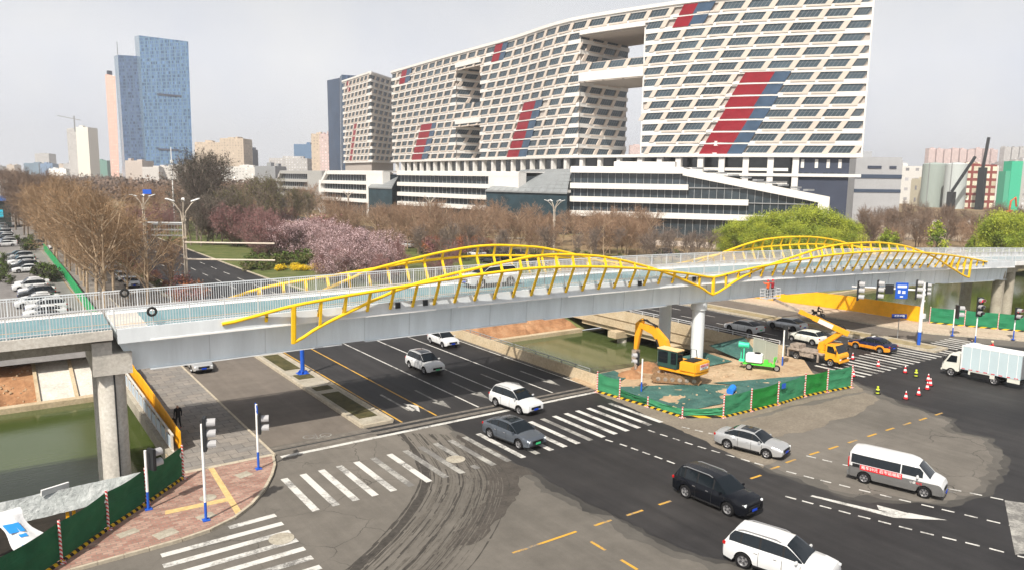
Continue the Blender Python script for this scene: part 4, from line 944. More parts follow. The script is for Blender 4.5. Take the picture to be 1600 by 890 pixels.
# ---- crane truck with telescopic boom and work basket
ct = thing('crane_truck', 'yellow boom truck raising two workers to the girder behind the green hoarding', 'truck', (67.75, 42.1, .01), HD+.06)
mb = MB(); mb.box(-.4, 0, .78, 5.2, .8, .24); mb.box(-.9, 0, 1.0, 3.9, 1.9, .12); mb.box(-2.3, .2, 1.25, 1.0, 1.3, .35); mb.box(-.7, -.8, .68, 1.5, .3, .4); mb.box(-.7, .8, .68, 1.5, .3, .4)
for x in (.55, -2.7):
    for s_ in (1, -1): mb.box(x, s_*.9, .6, .16, .16, .9)
M['rust'] = mat('worn_brown_metal', (.30, .25, .21), .8, var=.6, scale=4)
mb.build('chassis', M['rust'], ct)
cab(ct, 2.75, PT['byellow'], .55, 1.6, .95, 1.5)
wheels(ct, (1.9, -1.75), .98)
mb = MB(); mb.lathe([(.45, 1.0), (.45, 1.3), (.3, 1.4)], 16, 0, (.55, 0, 0)); mb.box(.5, 0, 1.75, .8, .75, .8, 0, 0, .7)
inv = Matrix.Translation(ct.location) @ Matrix.Rotation(HD+.06, 4, 'Z'); inv = inv.inverted()
BK = bp(64.7, -1.75, 0)              # basket position
hinge = Vector((.35, 0, 1.8)); elbow = inv @ Vector((67.9, 38.9, 3.75)); tip = inv @ Vector((BK.x+.3, BK.y-.2, 6.15))
elbow = Vector((2.4, .05, 3.5))
mb.beam(hinge, elbow, .46, .5, 0); mb.build('turntable', PT['byellow'], ct, bevel=.04)
d = (tip-elbow)
mb = MB(); mb.beam(elbow-d*.08, elbow+d*.42, .46, .5); mb.build('boom', PT['byellow'], ct, bevel=.03)
mb = MB(); mb.beam(elbow+d*.14+Vector((0, 0, .0)), elbow+d*.34, .475, .44); mb.build('boom_panel', mat('pale_red_panel', (.75, .62, .60), .5), ct)
mb = MB(); mb.beam(elbow+d*.42, elbow+d*.55, .34, .36, 1); mb.beam(elbow+d*.55, elbow+d*.62, .42, .42, 1); mb.beam(elbow+d*.62, tip, .2, .24, 0); mb.build('boom_extension', [M['rust'], PT['byellow']], ct)
mb = MB(); P = [elbow+Vector((.1, .3, .2)), elbow+Vector((-.3, .35, .6)), elbow+Vector((-.9, .3, .5)), elbow+d*.3+Vector((0, .3, .3))]; mb.tube(P, .035, 5); mb.build('hose', M['trim'], ct)
bk = MB(); bx, by, bzz = tip.x, tip.y, tip.z+.25
Ri = Matrix.Rotation(-(HD+.06), 3, 'Z')
c0 = inv @ Vector((BK.x, BK.y, 6.22)); ux = Ri @ Vector((BD.x, BD.y, 0)); uy = Ri @ Vector((BN.x, BN.y, 0))
def bpt(a, b_, h): return c0+ux*a+uy*b_+Vector((0, 0, h))
bk.hexa([bpt(-1, -.42, 0), bpt(1, -.42, 0), bpt(1, .42, 0), bpt(-1, .42, 0), bpt(-1, -.42, .08), bpt(1, -.42, .08), bpt(1, .42, .08), bpt(-1, .42, .08)])
for h in (.35, .65, .98):
    P = [bpt(-1, -.42, h), bpt(1, -.42, h), bpt(1, .42, h), bpt(-1, .42, h), bpt(-1, -.42, h)]
    for a, b_ in zip(P[:-1], P[1:]): bk.tube([a, b_], .028, 5)
for a in (-1, -.33, .33, 1):
    for b_ in (-.42, .42): bk.tube([bpt(a, b_, 0), bpt(a, b_, .98)], .028, 5)
bk.build('basket', M['rail'], ct)
# ---- excavator
ex = thing('excavator', 'orange yellow crawler excavator standing on the netted site beside the white column', 'excavator', (49.9, 44.6, .12), R(98))
# local x forward (towards cab front); upper body turned
def R3(p): return p
for s_ in (1, -1):
    P = [(-1.75, .12), (-2.0, .42), (-1.75, .80), (1.75, .80), (2.0, .42), (1.75, .12)]
    mb = MB(); mb.loft([[(x, s_*1.05-.24, z) for x, z in P], [(x, s_*1.05+.24, z) for x, z in P]], 0, fixn=False) if False else mb.loft([[(x, s_*1.05-.24, z) for x, z in P], [(x, s_*1.05+.24, z) for x, z in P]])
    for k in range(15): mb.box(-1.75+k*.25, s_*1.05, .815, .10, .5, .05); mb.box(-1.75+k*.25, s_*1.05, .10, .10, .5, .05)
    for k in range(6): mb.lathe([(.01, -.27), (.17, -.27), (.17, .27), (.01, .27)], 12, 1, (-1.4+k*.56, s_*1.05, .42), 'y')
    M.setdefault('mud', tint('muddy_track', [(.16, .09, .05), (.28, .17, .09), (.10, .07, .05)], (2, 9)))
    mb.build('track', [M['mud'], M['rust']], ex).rotation_euler = (0, 0, R(34))
mb = MB(); mb.box(0, 0, .62, 1.8, 1.7, .35); mb.lathe([(.6, .75), (.6, 1.0)], 16); mb.build('undercarriage', M['rust'], ex).rotation_euler = (0, 0, R(34))
mb = MB(); pts = [(-2.35, -1.05), (-2.5, -.6), (-2.5, .6), (-2.35, 1.05), (.9, 1.15), (1.15, .9), (1.15, .1), (.55, -.0), (.55, -1.15)]
mb.prism(pts, 1.0, 1.25); mb.prism([(-2.4, -1.05), (-2.55, -.6), (-2.55, .6), (-2.4, 1.05), (-1.0, 1.15), (-1.0, -1.15)], 1.26, 2.05); mb.prism([(-.98, -1.14), (-.98, -.2), (.5, -.2), (.5, -1.14)], 1.26, 1.75)
mb.build('upper_body', PT['byellow'], ex, bevel=.07, smooth=40)
mb = MB(); mb.box(-1.6, .1, 2.09, .9, 1.3, .06); mb.box(-1.0, -.75, 1.5, .5, .9, .4, 0); mb.build('engine_cover', M['trim'], ex)
mb = MB(); mb.tube([(-.7, -.9, 1.7), (-.7, -.9, 2.7), (-1.2, -.9, 2.7), (-1.3, -.9, 2.05)], .035, 6); mb.build('handrail', M['trim'], ex)
mb = MB(); mb.prism([(-.75, .25), (1.1, .25), (1.1, 1.15), (-.75, 1.15)], 1.26, 2.72, 0); mb.build('cab', mat('dark_green_cab', (.03, .07, .06), .3), ex, bevel=.05)
mb = MB(); mb.box(.15, .7, 2.78, 2.0, 1.0, .12); mb.build('cab_roof', mat('faded_yellow', (.72, .52, .28), .6), ex, bevel=.04)
mb = MB()
for s_ in (.235, 1.165): mb.box(.55, s_, 2.15, .9, .02, .95); mb.box(-.45, s_, 2.15, .5, .02, .95)
mb.box(1.11, .7, 2.0, .02, .74, 1.2); mb.box(-.765, .7, 2.2, .02, .7, .75); mb.build('cab_window', M['cglass'], ex)
boom = [Vector((.8, -.15, 1.5)), Vector((1.45, -.15, 3.0)), Vector((2.4, -.15, 3.85)), Vector((3.9, -.15, 4.1))]
mb = MB()
rr = [(.5, .66), (.5, .85), (.46, .72), (.36, .40)]
def profbeam(mb, P, hw_, m=0):
    rings = []
    for k, p in enumerate(P):
        d = (P[min(k+1, len(P)-1)]-P[max(k-1, 0)]).normalized(); u = Vector((-d.z, 0, d.x)); h, w_ = hw_[k][1]/2, hw_[k][0]/2
        rings.append([p+u*h+Vector((0, w_, 0)), p+u*h-Vector((0, w_, 0)), p-u*h-Vector((0, w_, 0)), p-u*h+Vector((0, w_, 0))])
    mb.loft(rings, m)
profbeam(mb, boom, rr); mb.build('boom', PT['byellow'], ex, bevel=.03)
mb = MB(); profbeam(mb, [Vector((3.6, -.15, 4.65)), Vector((3.95, -.15, 4.1)), Vector((4.1, -.15, 3.1)), Vector((4.25, -.15, 1.9))], [(.3, .25), (.34, .7), (.32, .5), (.28, .3)]); mb.build('stick', PT['byellow'], ex, bevel=.02)
mb = MB(); mb.tube([(1.3, .15, 1.6), (2.0, .15, 3.2)], .09, 8); mb.tube([(1.3, -.45, 1.6), (2.0, -.45, 3.2)], .09, 8); mb.tube([(2.1, -.15, 4.25), (3.55, -.15, 4.62)], .08, 8, 0); mb.tube([(4.05, -.15, 3.8), (4.5, -.15, 2.3)], .07, 8); mb.tube([(2.1, .12, 4.2), (3.0, .15, 4.75), (3.8, .1, 4.5)], .04, 6); mb.build('hydraulic_cylinder', M['trim'], ex)
mb = MB(); mb.tube([(4.25, -.15, 1.9), (4.2, -.15, .1)], [.2, .12], 8); mb.box(4.25, -.15, 1.4, .5, .5, .9); mb.build('breaker', M['rust'], ex)
mb = MB(); mb.box(-2.565, 0, 1.72, .012, 1.9 if False else 1.15, .42); spn = mb.build('sign_panel', M['white'], ex); txtmesh('挖掘机出租', .22, M['red'], spn, (-2.585, 0, 1.80), (math.pi/2, 0, -math.pi/2)); txtmesh('1376 5531', .16, M['blackm'], spn, (-2.585, 0, 1.60), (math.pi/2, 0, -math.pi/2))
ex.scale = (1.10, 1.10, 1.08)
# ---- mist cannon tricycle
tr = thing('spray_tricycle', 'bright green three wheeler with white tank and mist cannon beside the column', 'tricycle', (59.6, 43.0, .14), R(-61))
M['lime'] = mat('lime_paint', (.10, .62, .06), .4); M['mint'] = mat('mint_paint', (.05, .62, .36), .4)
mb = MB(); mb.box(0, 0, .55, 2.9, .9, .1); mb.box(.75, 0, .66, .7, .8, .12); mb.box(.62, 0, .85, .35, .5, .32); mb.box(1.35, 0, .95, .08, .6, .75); mb.tube([(1.3, 0, .6), (1.55, 0, 1.35)], .05, 6); mb.tube([(1.45, -.4, 1.35), (1.5, 0, 1.38), (1.45, .4, 1.35)], .03, 6); mb.build('frame', M['lime'], tr)
mb = MB(); mb.box(-.45, 0, 1.12, 1.5, 1.0, .85); mb.build('tank', M['white'], tr, bevel=.08, smooth=40)
mb = MB(); mb.lathe([(.3, 0), (.3, .06), (.12, .1)], 14, 0, (-.2, 0, 1.56)); mb.build('tank_lid', M['trim'], tr)
mb = MB(); mb.box(-1.6, 0, .75, .5, .8, .1); mb.beam((-1.75, .35, .6), (-1.75, .35, 2.0), .08, .08); mb.beam((-1.45, 0, .8), (-1.45, 0, 2.1), .1, .1); mb.build('mast', M['mint'], tr)
mb = MB(); mb.lathe([(.01, -.45), (.30, -.45), (.24, .1), (.27, .5), (.2, .48), (.01, .3)], 20, 0, (-1.5, 0, 2.25), 'x'); mb.build('mist_cannon', M['mint'], tr, smooth=40)
for x, y in ((-.85, .5), (-.85, -.5), (1.6, 0)):
    tt, m_ = wheel_mesh(.31, .14, 'rim', 6); ty = tt.build('wheel', M['tyre'], tr, smooth=40); ty.location = (x, y, .31); m_.build('rim', [M['rim'], M['rimd']], ty)
# ================================================================== HOARDINGS, SIGNALS, PEOPLE
def net_mat(name, c, c2):
    m = mat(name, c, .75); q = NB(m); tc = q.new('ShaderNodeTexCoord').outputs['Object']
    f = q.noise(tc, 1.1, 5, .6); mp = q.new('ShaderNodeMapping'); mp.inputs['Scale'].default_value = (1, 1, 6); q.n.links.new(tc, mp.inputs[0])
    f2 = q.noise(mp.outputs[0], 1.3, 4, .6); c_ = q.mix(q.ramp(f, [(.3, 0.), (.7, 1.)]), c, c2); q.n.links.new(c_, q.b.inputs['Base Color']); q.bump(f2, .5, .08); return m
M['net1'] = net_mat('dark_green_net', (.010, .085, .035), (.02, .13, .055)); M['net2'] = net_mat('bright_green_net', (.010, .17, .025), (.02, .21, .04)); M['net3'] = net_mat('faded_green_net', (.03, .19, .09), (.05, .25, .12))
M['netr'] = net_mat('right_green_net', (.015, .16, .075), (.02, .2, .09))
def stripes(name, a, b_, sc=2.2):
    m = mat(name, a, .6); q = NB(m); tc = q.new('ShaderNodeTexCoord').outputs['Object']
    wv = q.new('ShaderNodeTexWave', wave_type='BANDS', bands_direction='DIAGONAL'); wv.inputs['Scale'].default_value = sc; q.n.links.new(tc, wv.inputs['Vector'])
    c = q.ramp(wv.outputs['Fac'], [(.49, a), (.51, b_)]); q.n.links.new(c, q.b.inputs['Base Color']); return m
M['hazard'] = stripes('yellow_black_stripes', (.65, .42, .02), (.02, .02, .02), 1.1); M['redwhite'] = stripes('red_white_stripes', (.55, .04, .04), (.68, .66, .64), 3.0)
def hoarding(name, label, P, h, mats, low=None, lean=.0, z=.0, sag=.10):
    t = thing(name, label, 'hoarding', (P[0][0], P[0][1], z))
    for k in range(len(P)-1):
        a = Vector((P[k][0], P[k][1], 0))-Vector((P[0][0], P[0][1], 0)); b_ = Vector((P[k+1][0], P[k+1][1], 0))-Vector((P[0][0], P[0][1], 0))
        hh0, hh1 = (low[k] if low else (h, h)); L = (b_-a).length; d = (b_-a)/L; nn = Vector((-d.y, d.x, 0)); n = max(6, int(L/.35)); rows = 7
        mb = MB(); G = []
        for i in range(n+1):
            tt = i/n; H_ = hh0+(hh1-hh0)*tt-sag*math.sin(math.pi*tt)
            G.append([a+d*(L*(.012+.976*tt))+nn*(.17*mnoise.noise((k*9+tt*4, j*.7, 1))*(0 < j < rows)+.05)+Vector((0, 0, .16+(H_-.16)*j/rows)) for j in range(rows+1)])
        for i in range(n):
            for j in range(rows): mb.face([G[i][j], G[i+1][j], G[i+1][j+1], G[i][j+1]])
        mb.build('panel', mats[k % len(mats)], t, smooth=60, fixn=True)
        mb = MB(); mb.beam(a+d*.05+Vector((0, 0, .09))-nn*.03, b_-d*.05+Vector((0, 0, .09))-nn*.03, .07, .17); mb.build('base_board', M['hazard'], t)
    for k, p in enumerate(P):
        a = Vector((p[0], p[1], 0))-Vector((P[0][0], P[0][1], 0)); h_ = h+.12
        if low: h_ = max([low[min(k, len(low)-1)][0]]+([low[k-1][1]] if k else []))+.12
        mb = MB(); mb.tube([a, a+Vector((0, 0, h_))], .06, 8); mb.box(a.x, a.y, .03, .35, .35, .06, 0); mb.build('post', M['redwhite'], t)
    return t
hoarding('hoarding', 'dark green netted hoarding around the pit at the lower left corner', [(8.73, 45.52), (6.32, 42.94), (4.19, 40.79), (1.95, 38.30), (-.6, 35.8)][::-1], 1.95, [M['net1'], M['net1'], M['net1'], M['net1']], z=.13)
fm = [(41.78, 46.05), (42.09, 43.64), (42.41, 40.73), (42.64, 37.32), (45.29, 35.59), (48.42, 35.44), (51.69, 35.31), (55.67, 35.51), (58.53, 35.24), (61.67, 34.87)]
lw_ = [(1.7, 1.6), (.85, .7), (.75, .7), (.75, .85), (1.75, 1.75), (1.75, 1.85), (1.8, 1.9), (1.9, 1.9), (1.95, 1.95)]
hd = hoarding('hoarding', 'green netted hoarding of mixed panels wrapped round the excavator site', fm, 1.75, [M['net3'], M['net1'], M['net3'], M['net3'], M['net3'], M['net2'], M['net3'], M['net2'], M['net3']], low=lw_)
mb = MB(); p = (gp(1218, 602)-hd.location); mb.box(51.69-41.78+.5, 35.31-46.05-.12, 1.55, .5, .03, .42, 0); mb.build('notice_sign', M['blue'], hd)
hoarding('hoarding', 'long green hoarding on the river side of the right hand pavement', [(98.6, 46.0), (100.2, 42.5), (101.7, 39.3), (103.1, 36.2), (104.7, 32.8), (106.4, 29.2), (108.2, 25.5)], 2.0, [M['netr'], M['netr'], M['netr'], M['net3'], M['netr'], M['netr']], z=.13, sag=.02)
M['orange'] = mat('orange_yellow_board', (.88, .42, .012), .5, var=.10, scale=1.2)
def boards(label, P, h, z, step, mname='orange', wav=.0, name='hoarding'):
    t = thing(name, label, 'hoarding', (P[0][0], P[0][1], z)); o0 = Vector((P[0][0], P[0][1], 0))
    k = 0
    for a, b_ in zip(P[:-1], P[1:]):
        a = Vector((a[0], a[1], 0))-o0; b_ = Vector((b_[0], b_[1], 0))-o0; L = (b_-a).length; n = max(1, round(L/step))
        for i in range(n):
            p = a+(b_-a)*(i+.01)/n; q_ = a+(b_-a)*(i+.99)/n; hh = h+wav*mnoise.noise((k*.8, 2, 1)); mb = MB()
            mb.beam(p+Vector((0, 0, .03+hh/2)), q_+Vector((0, 0, .03+hh/2)), .05, hh); m_ = (p+q_)/2
            for zz in (.28, hh-.06): mb.beam(p+Vector((0, 0, zz)), q_+Vector((0, 0, zz)), .085, .05)
            mb.beam(p+Vector((0, 0, .05)), p+Vector((0, 0, hh+.04)), .09, .09, 0, (1, 0, 0))
            mb.build('panel', M[mname], t); k += 1
    return t
boards('tall orange yellow board hoarding along the far pavement beside the river', [(98.0, 46.6), (98.2, 56.5), (96.6, 67), (93.6, 84)], 2.0, .13, 1.9)
boards('orange yellow board screen along the footpath over the river at the left', [(9.55, 50.2), (9.75, 60), (9.95, 72.5), (10.0, 80)], 1.35, .13, 2.4, wav=.25)
M['gpanel'] = mat('grey_green_panel', (.40, .42, .36), .6, var=.1, streak=(8, 8, .3), scale=2)
boards('pale grey corrugated panel screen between the tricycle and the crane truck', [(63.9, 46.9), (63.5, 45.2), (63.0, 43.4)], 2.0, .05, 1.75, 'gpanel')
M['greenf'] = mat('green_fence', (.02, .30, .10), .6, var=.15)
boards('bright green metal fence between the car park and the far footpath', [(10.35, 92), (10.6, 112), (11.0, 140), (11.4, 200)], 1.7, .05, 4, 'greenf')
# tarps, pit sheet, site ground
def cloth(name, label, cat, quad, nx, ny, amp, m, z=0, thick=False, seed=0, kind=None, fr=.5):
    A, B, C_, D = [Vector(p) for p in quad]; mb = MB(); G = []
    for i in range(nx+1):
        row = []
        for j in range(ny+1):
            u, v = i/nx, j/ny; p = A*(1-u)*(1-v)+B*u*(1-v)+C_*u*v+D*(1-u)*v
            e = min(1, 6*min(u, 1-u, v, 1-v)+.25); nz = mnoise.fractal((p.x*fr+seed, p.y*fr, p.z*fr*1.5), 1.0, 2.2, 4)
            row.append(p+Vector((.3*nz, .3*nz, 1)).normalized()*nz*amp*e)
        G.append(row)
    for i in range(nx):
        for j in range(ny): mb.face([G[i][j], G[i+1][j], G[i+1][j+1], G[i][j+1]])
    o = mb.build(name, m, smooth=60, fixn=True)
    if kind: tag(o, kind=kind)
    else: tag(o, label, cat)
    return o
st = MB(); sp_ = [(42.4, 50.4), (42.0, 45.8), (42.4, 43.5), (42.7, 40.7), (43.0, 37.7), (45.4, 36.0), (48.4, 35.8), (51.7, 35.7), (55.7, 35.9), (58.5, 35.6), (61.3, 35.3), (63.0, 39.5), (66.9, 43.0), (66.9, 50.4)]
st.prism(sp_, .0, .10, 0); struct('site_ground', st, M['sand'])
M['tarp'] = tint('green_dust_net', [(.03, .085, .075), (.05, .13, .115), (.09, .18, .155)], (.6, 5), rough=.8, bs=4, bump=.8)
for k, (Q, lab) in enumerate(((([42.9, 46.5, .16], [44, 38, .16], [57, 37, .16], [51, 42.5, .16]), 'green dust net spread over the ground in front of the excavator'), (([52, 42.3, .16], [56, 36.6, .16], [61, 36.1, .16], [61.5, 39.2, .16]), 'green dust net spread behind the right hand hoarding panels'),
        (([43.2, 49.9, .2], [43.4, 46.2, .16], [47, 47.8, .16], [47.5, 50.1, .2]), 'green dust net bunched beside the water at the left of the excavator'), (([55.5, 50.2, .2], [54.2, 46.4, .16], [60, 46.4, .2], [60, 50.2, .4]), 'green dust net lying behind the three wheeler'), (([61, 50.3, .9], [61, 45.8, .2], [63.6, 45.8, .2], [66.7, 50.2, 1.2]), 'green dust net heaped against the end of the beige parapet'))):
    cloth('dust_net', lab, 'net', Q, 36, 26, .16, M['tarp'], seed=k*5.3)
for k, (px, py, rr, hh, lab) in enumerate(((1012, 578, 1.6, .7, 'small heap of brown soil left of the excavator tracks'), (1200, 574, 2.4, .3, 'low heap of pale sand in front of the crane truck'), (985, 588, 1.3, .5, 'small heap of orange soil in front of the breaker'))):
    p = gp(px, py); mb = MB(); rings = []
    for i in range(7):
        f = i/6; rings.append([(p.x+rr*(1-f*.98)*math.cos(a)*(1+.25*mnoise.noise((math.cos(a), math.sin(a)+k, f*2))), p.y+rr*(1-f*.98)*math.sin(a), .08+hh*math.sin(f*math.pi/2)*(1+.3*mnoise.noise((a, f*3, k)))) for a in [2*math.pi*q_/18 for q_ in range(18)]])
    mb.loft(rings); tag(mb.build('soil_heap', M['sand'] if k == 1 else M['earth'], smooth=60), lab, 'soil')
mb = MB(); mb.lathe([(.01, -.45), (.29, -.45), (.31, -.4), (.29, -.36), (.29, 0), (.31, .04), (.29, .36), (.29, .45), (.01, .45)], 20, 0, (0, 0, 0), 'x'); o = mb.build('barrel', mat('bright_blue_plastic', (.02, .20, .75), .35), smooth=40)
o.location = gp(1143, 608, .4); o.rotation_euler = (0, R(-12), R(20)); tag(o, 'bright blue plastic barrel lying on the green dust net', 'barrel')
M['silver'] = tint('silver_sheet', [(.34, .36, .36), (.46, .49, .49), (.58, .60, .60)], (1.2, 6), rough=.55, bs=3, bump=.9)
cloth('silver_sheet', 'crumpled silver sheet strung along the water edge behind the dark green hoarding', 'sheet', (list(gp(-60, 797, .9)), list(gp(224, 736, .9)), list(gp(219, 748, .7)-Vector((0, 0, .9))), list(gp(-60, 797, .9)-Vector((.2, .3, 1.25)))), 60, 12, .16, M['silver'], seed=2, fr=.9)
for k, (px, py) in enumerate(((105, 800), (115, 797))):
    p = gp(px, py, -.4); mb = MB(); mb.box(p.x, p.y, -1, .16, .16, 1.9); tag(mb.build('timber_post', M['orange']), 'short orange timber prop under the silver sheet in the pit', 'post', 'orange props in the pit')
mb = MB(); mb.box(0, 0, 0, 1.4, .1, .35); o = mb.build('board', M['white'], bevel=.01); o.location = gp(86, 763, 1.0); o.rotation_euler = (R(10), 0, R(20)); tag(o, 'pale board lying along the top of the silver sheet', 'board')
# printed sack
sk_ = MB(); rings = []
for i in range(12):
    f = i/11; c = Vector((1.2-1.3*f, 39.6+1.2*f, .2+1.95*f)); w_ = .62+.15*math.sin(f*7); rings.append([c+Vector((math.cos(a)*w_*(1+.15*mnoise.noise((a, f*4, 0))), math.sin(a)*.18*(1+.4*mnoise.noise((a*2, f*5, 3))), .08*math.sin(a*3))) for a in [2*math.pi*q_/20 for q_ in range(20)]])
sk_.loft(rings); ob = sk_.build('sack', mat('white_plastic_sack', (.68, .68, .70), .4, bump=.5, scale=4), smooth=60); tag(ob, 'tall white printed plastic sack leaning over the dark green hoarding', 'sack')
dx = MB()
for f, dx_, w_, h_, m_ in ((.68, -.05, .62, .50, 0), (.50, .05, .30, .16, 0), (.30, .28, .22, .26, 1), (.28, -.15, .3, .1, 0)):
    c = Vector((1.2-1.3*f+dx_, 39.6+1.2*f-.26, .2+1.95*f)); sl_ = Vector((-1.3, 1.2, 1.95)).normalized()*h_/2; rr_ = Vector((w_/2, 0, 0))
    dx.hexa([c-rr_-sl_, c+rr_-sl_, c+rr_-sl_+Vector((0, .05, 0)), c-rr_-sl_+Vector((0, .05, 0)), c-rr_+sl_, c+rr_+sl_, c+rr_+sl_+Vector((0, .05, 0)), c-rr_+sl_+Vector((0, .05, 0))], m_)
dx.build('print', [mat('sack_blue', (.02, .25, .70), .5), mat('sack_pink', (.80, .05, .25), .5)], ob)
# ---- traffic signals
def head(mb_parent, p, yaw, n=3, lit=None, back=True, sc=1.0):
    """signal head; faces local +x before yaw"""
    h = MB(); W_, Hh_ = .38*sc, .40*sc*n+.06
    h.box(0, 0, 0, .18, W_, Hh_); o = h.build('signal_head', M['blackm'], mb_parent, bevel=.02); o.location = p; o.rotation_euler = (0, 0, yaw)
    for k in range(n):
        z = (n/2-.5-k)*.40*sc; v = MB(); rings = []
        for x in (.09, .38*sc):
            rings.append([(x-(.10*sc if (x > .2 and a < 0) else 0), .155*sc*math.cos(R(90-a)) if False else .16*sc*math.sin(R(a+90)) if False else .16*sc*math.cos(R(a)), z+.16*sc*math.sin(R(a))) for a in range(-30, 211, 24)])
        v.loft(rings, 0, False, False); vo = v.build('visor', M['viz'], o)
        sm = vo.modifiers.new('solid', 'SOLIDIFY'); sm.thickness = .012
        l = MB(); l.lathe([(.01, .115), (.13*sc, .10)], 16, 0, (0, 0, z), 'x'); c = M['off'] if lit is None or lit != k else M['litr' if k == 0 else 'litg']
        l.build('lens', c, o)
    return o
M['viz'] = mat('grey_visor', (.38, .38, .39), .5); M['off'] = mat('dark_lens', (.03, .03, .03), .2)
M['litr'] = mat('red_lens', (.5, .01, .02), .3, emit=(1, .02, .05, 1.6)); M['litg'] = mat('green_lens', (.02, .35, .15), .3, emit=(.05, 1, .45, 1.2))
def pole(mb, x, y, h, r=.07, blue=1.0, z0=0):
    mb.tube([(x, y, z0), (x, y, blue)], r, 10, 1); mb.tube([(x, y, blue), (x, y, h)], r*.98, 10, 0)
    mb.box(x, y, .03, r*5, r*5, .06, 1)
def signal(name, label, px, py, h, heads, z=.13, r=.07, bl=1.0, sign=None):
    p = gp(px, py, z); t = thing(name, label, 'traffic light', p)
    mb = MB(); pole(mb, 0, 0, h, r, bl); mb.build('pole', [M['white'], M['blue']], t, smooth=40)
    for (dx_, dy_, zz, yaw, n, lit, sc) in heads: head(t, (dx_, dy_, zz), yaw, n, lit, sc=sc)
    return t
signal('traffic_light', 'tall three lamp signal on a white and blue pole on the red pavement', 322, 812, 5.2, [(.14, .0, 4.65, R(-20), 3, None, 1.42)])
t = signal('traffic_light', 'two lamp green pedestrian signal with a blue street plate on top', 404, 732, 4.1, [(.16, 0, 2.85, R(-20), 2, 1, 1.42)], bl=1.1)
mb = MB(); mb.box(0, 0, 3.85, 1.0, .06, .42, 0, R(-100)); mb.build('street_plate', M['blue'], t, bevel=.01)
mb = MB(); mb.box(-.04, .006, 3.85, .6, .02, .12, 0, R(-100)); mb.build('plate_text', M['white'], t)
signal('traffic_light', 'short two lamp signal seen from behind against the dark green hoarding', 232, 795, 3.3, [(.32, .12, 2.70, R(25), 2, None, 1.42)])
signal('traffic_light', 'grey backed signal on a white and blue pole in front of the excavator', 1002, 612, 2.9, [(-.3, .25, 2.9, R(150), 2, None, 1.3)], bl=.9)
signal('traffic_light', 'dark signal on a white and blue pole between the tricycle and the crane truck', 1222, 572, 3.6, [(.35, .1, 3.2, R(20), 3, None, 1.2)], bl=1.0)
signal('traffic_light', 'three lamp signal showing red with white border in front of the right green hoarding', 1523, 538, 4.7, [(0, -.12, 4.3, R(-125), 3, 0, 1.75)], bl=1.0)
signal('traffic_light', 'two lamp black signal beside the leftmost panel of the right green hoarding', 1488, 524, 3.2, [(.2, -.2, 2.9, R(-40), 2, None, 1.9)], bl=1.0)
signal('traffic_light', 'two lamp signal showing red nearest the right edge of the photo', 1583, 530, 3.3, [(-.1, -.2, 3.1, R(-110), 2, 0, 1.7)], bl=1.1)
# mast arm signal by the right crossing
p = gp(1435, 540, .05); t = thing('signal_mast', 'white signal mast with long arms carrying several heads and a blue direction sign', 'traffic light', p)
mb = MB(); mb.tube([(0, 0, 0), (0, 0, 1.6)], .19, 14, 1); mb.tube([(0, 0, 1.6), (0, 0, 3.5)], .19, 14, 0); mb.tube([(0, 0, 3.5), (0, 0, 7.1)], .17, 14, 0); mb.box(0, 0, .05, .7, .7, .1, 1); mb.box(.1, -.2, 3.4, .4, .3, .5, 0)
ar = Vector((-.80, .60, 0)); mb.tube([(0, 0, 6.2), ar*7.8+Vector((0, 0, 6.5))], [.11, .07], 8, 0); ar2 = Vector((.92, .38, 0)); mb.tube([(0, 0, 5.6), ar2*4.0+Vector((0, 0, 5.95))], [.09, .06], 8, 0); mb.tube([(0, 0, 4.6), ar2*1.6+Vector((0, 0, 4.8))], [.05, .04], 6, 0)
mb.build('pole', [M['white'], M['blue']], t, smooth=40)
for dd, zz, n in ((.9, 6.3, 3), (5.1, 6.2, 3), (7.2, 6.1, 3)):
    q_ = ar*dd; head(t, (q_.x, q_.y-.15, zz), R(-70), n, None, sc=1.75)
q_ = ar*3.8; mb = MB(); mb.box(q_.x, q_.y-.1, 6.3, .9, .12, 1.0, 0, R(-37)); mb.build('junction_box', M['blackm'], t)
q_ = ar*2.5; mb = MB(); mb.box(q_.x, q_.y-.15, 6.15, 1.35, .06, 1.75, 0, R(-37)); sgn = mb.build('direction_sign', M['blue'], t, bevel=.02)
mb = MB(); c_, s_ = math.cos(R(-37)), math.sin(R(-37))
def onsign(u, z, w_, h_): mb.box(q_.x+u*c_+.035*s_, q_.y-.15+u*s_-.035*c_, z, w_, .02, h_, 0, R(-37))
onsign(0, 6.62, 1.0, .26); onsign(-.28, 6.05, .26, .34); onsign(.22, 6.08, .36, .12); onsign(.22, 5.92, .36, .12); onsign(0, 5.52, .34, .12); mb.build('sign_text', M['white'], sgn)
q_ = ar2*3.7; head(t, (q_.x, q_.y-.1, 5.9), R(-60), 3, None, sc=1.2); mb = MB(); q_ = ar2*2.2; mb.lathe([(.01, -.3), (.14, -.2), (.12, 0), (.03, .1)], 12, 0, (q_.x, q_.y, 5.6)); mb.box(ar2.x*1.5, ar2.y*1.5, 4.85, .5, .2, .18); mb.build('camera', M['white'], t)
p = gp(1402, 530, .02); t = thing('street_sign', 'small dark blue street name sign on a thin grey post before the orange boards', 'sign', p)
mb = MB(); mb.tube([(0, 0, 0), (0, 0, 2.6)], .045, 8); mb.build('post', M['greym'], t); mb = MB(); mb.box(0, 0, 2.75, 1.7, .06, .5, 0, R(-37)); o = mb.build('plate', mat('dark_blue_plate', (.01, .04, .22), .4), t, bevel=.01)
txtmesh('北京中路', .3, M['white'], o, (.038*math.sin(R(-37)), -.038*math.cos(R(-37)), 2.77), (math.pi/2, 0, R(-37)))
p = gp(473, 583, .17); t = thing('sign_post', 'thick white and blue post rising from the planted island under the footbridge', 'post', p)
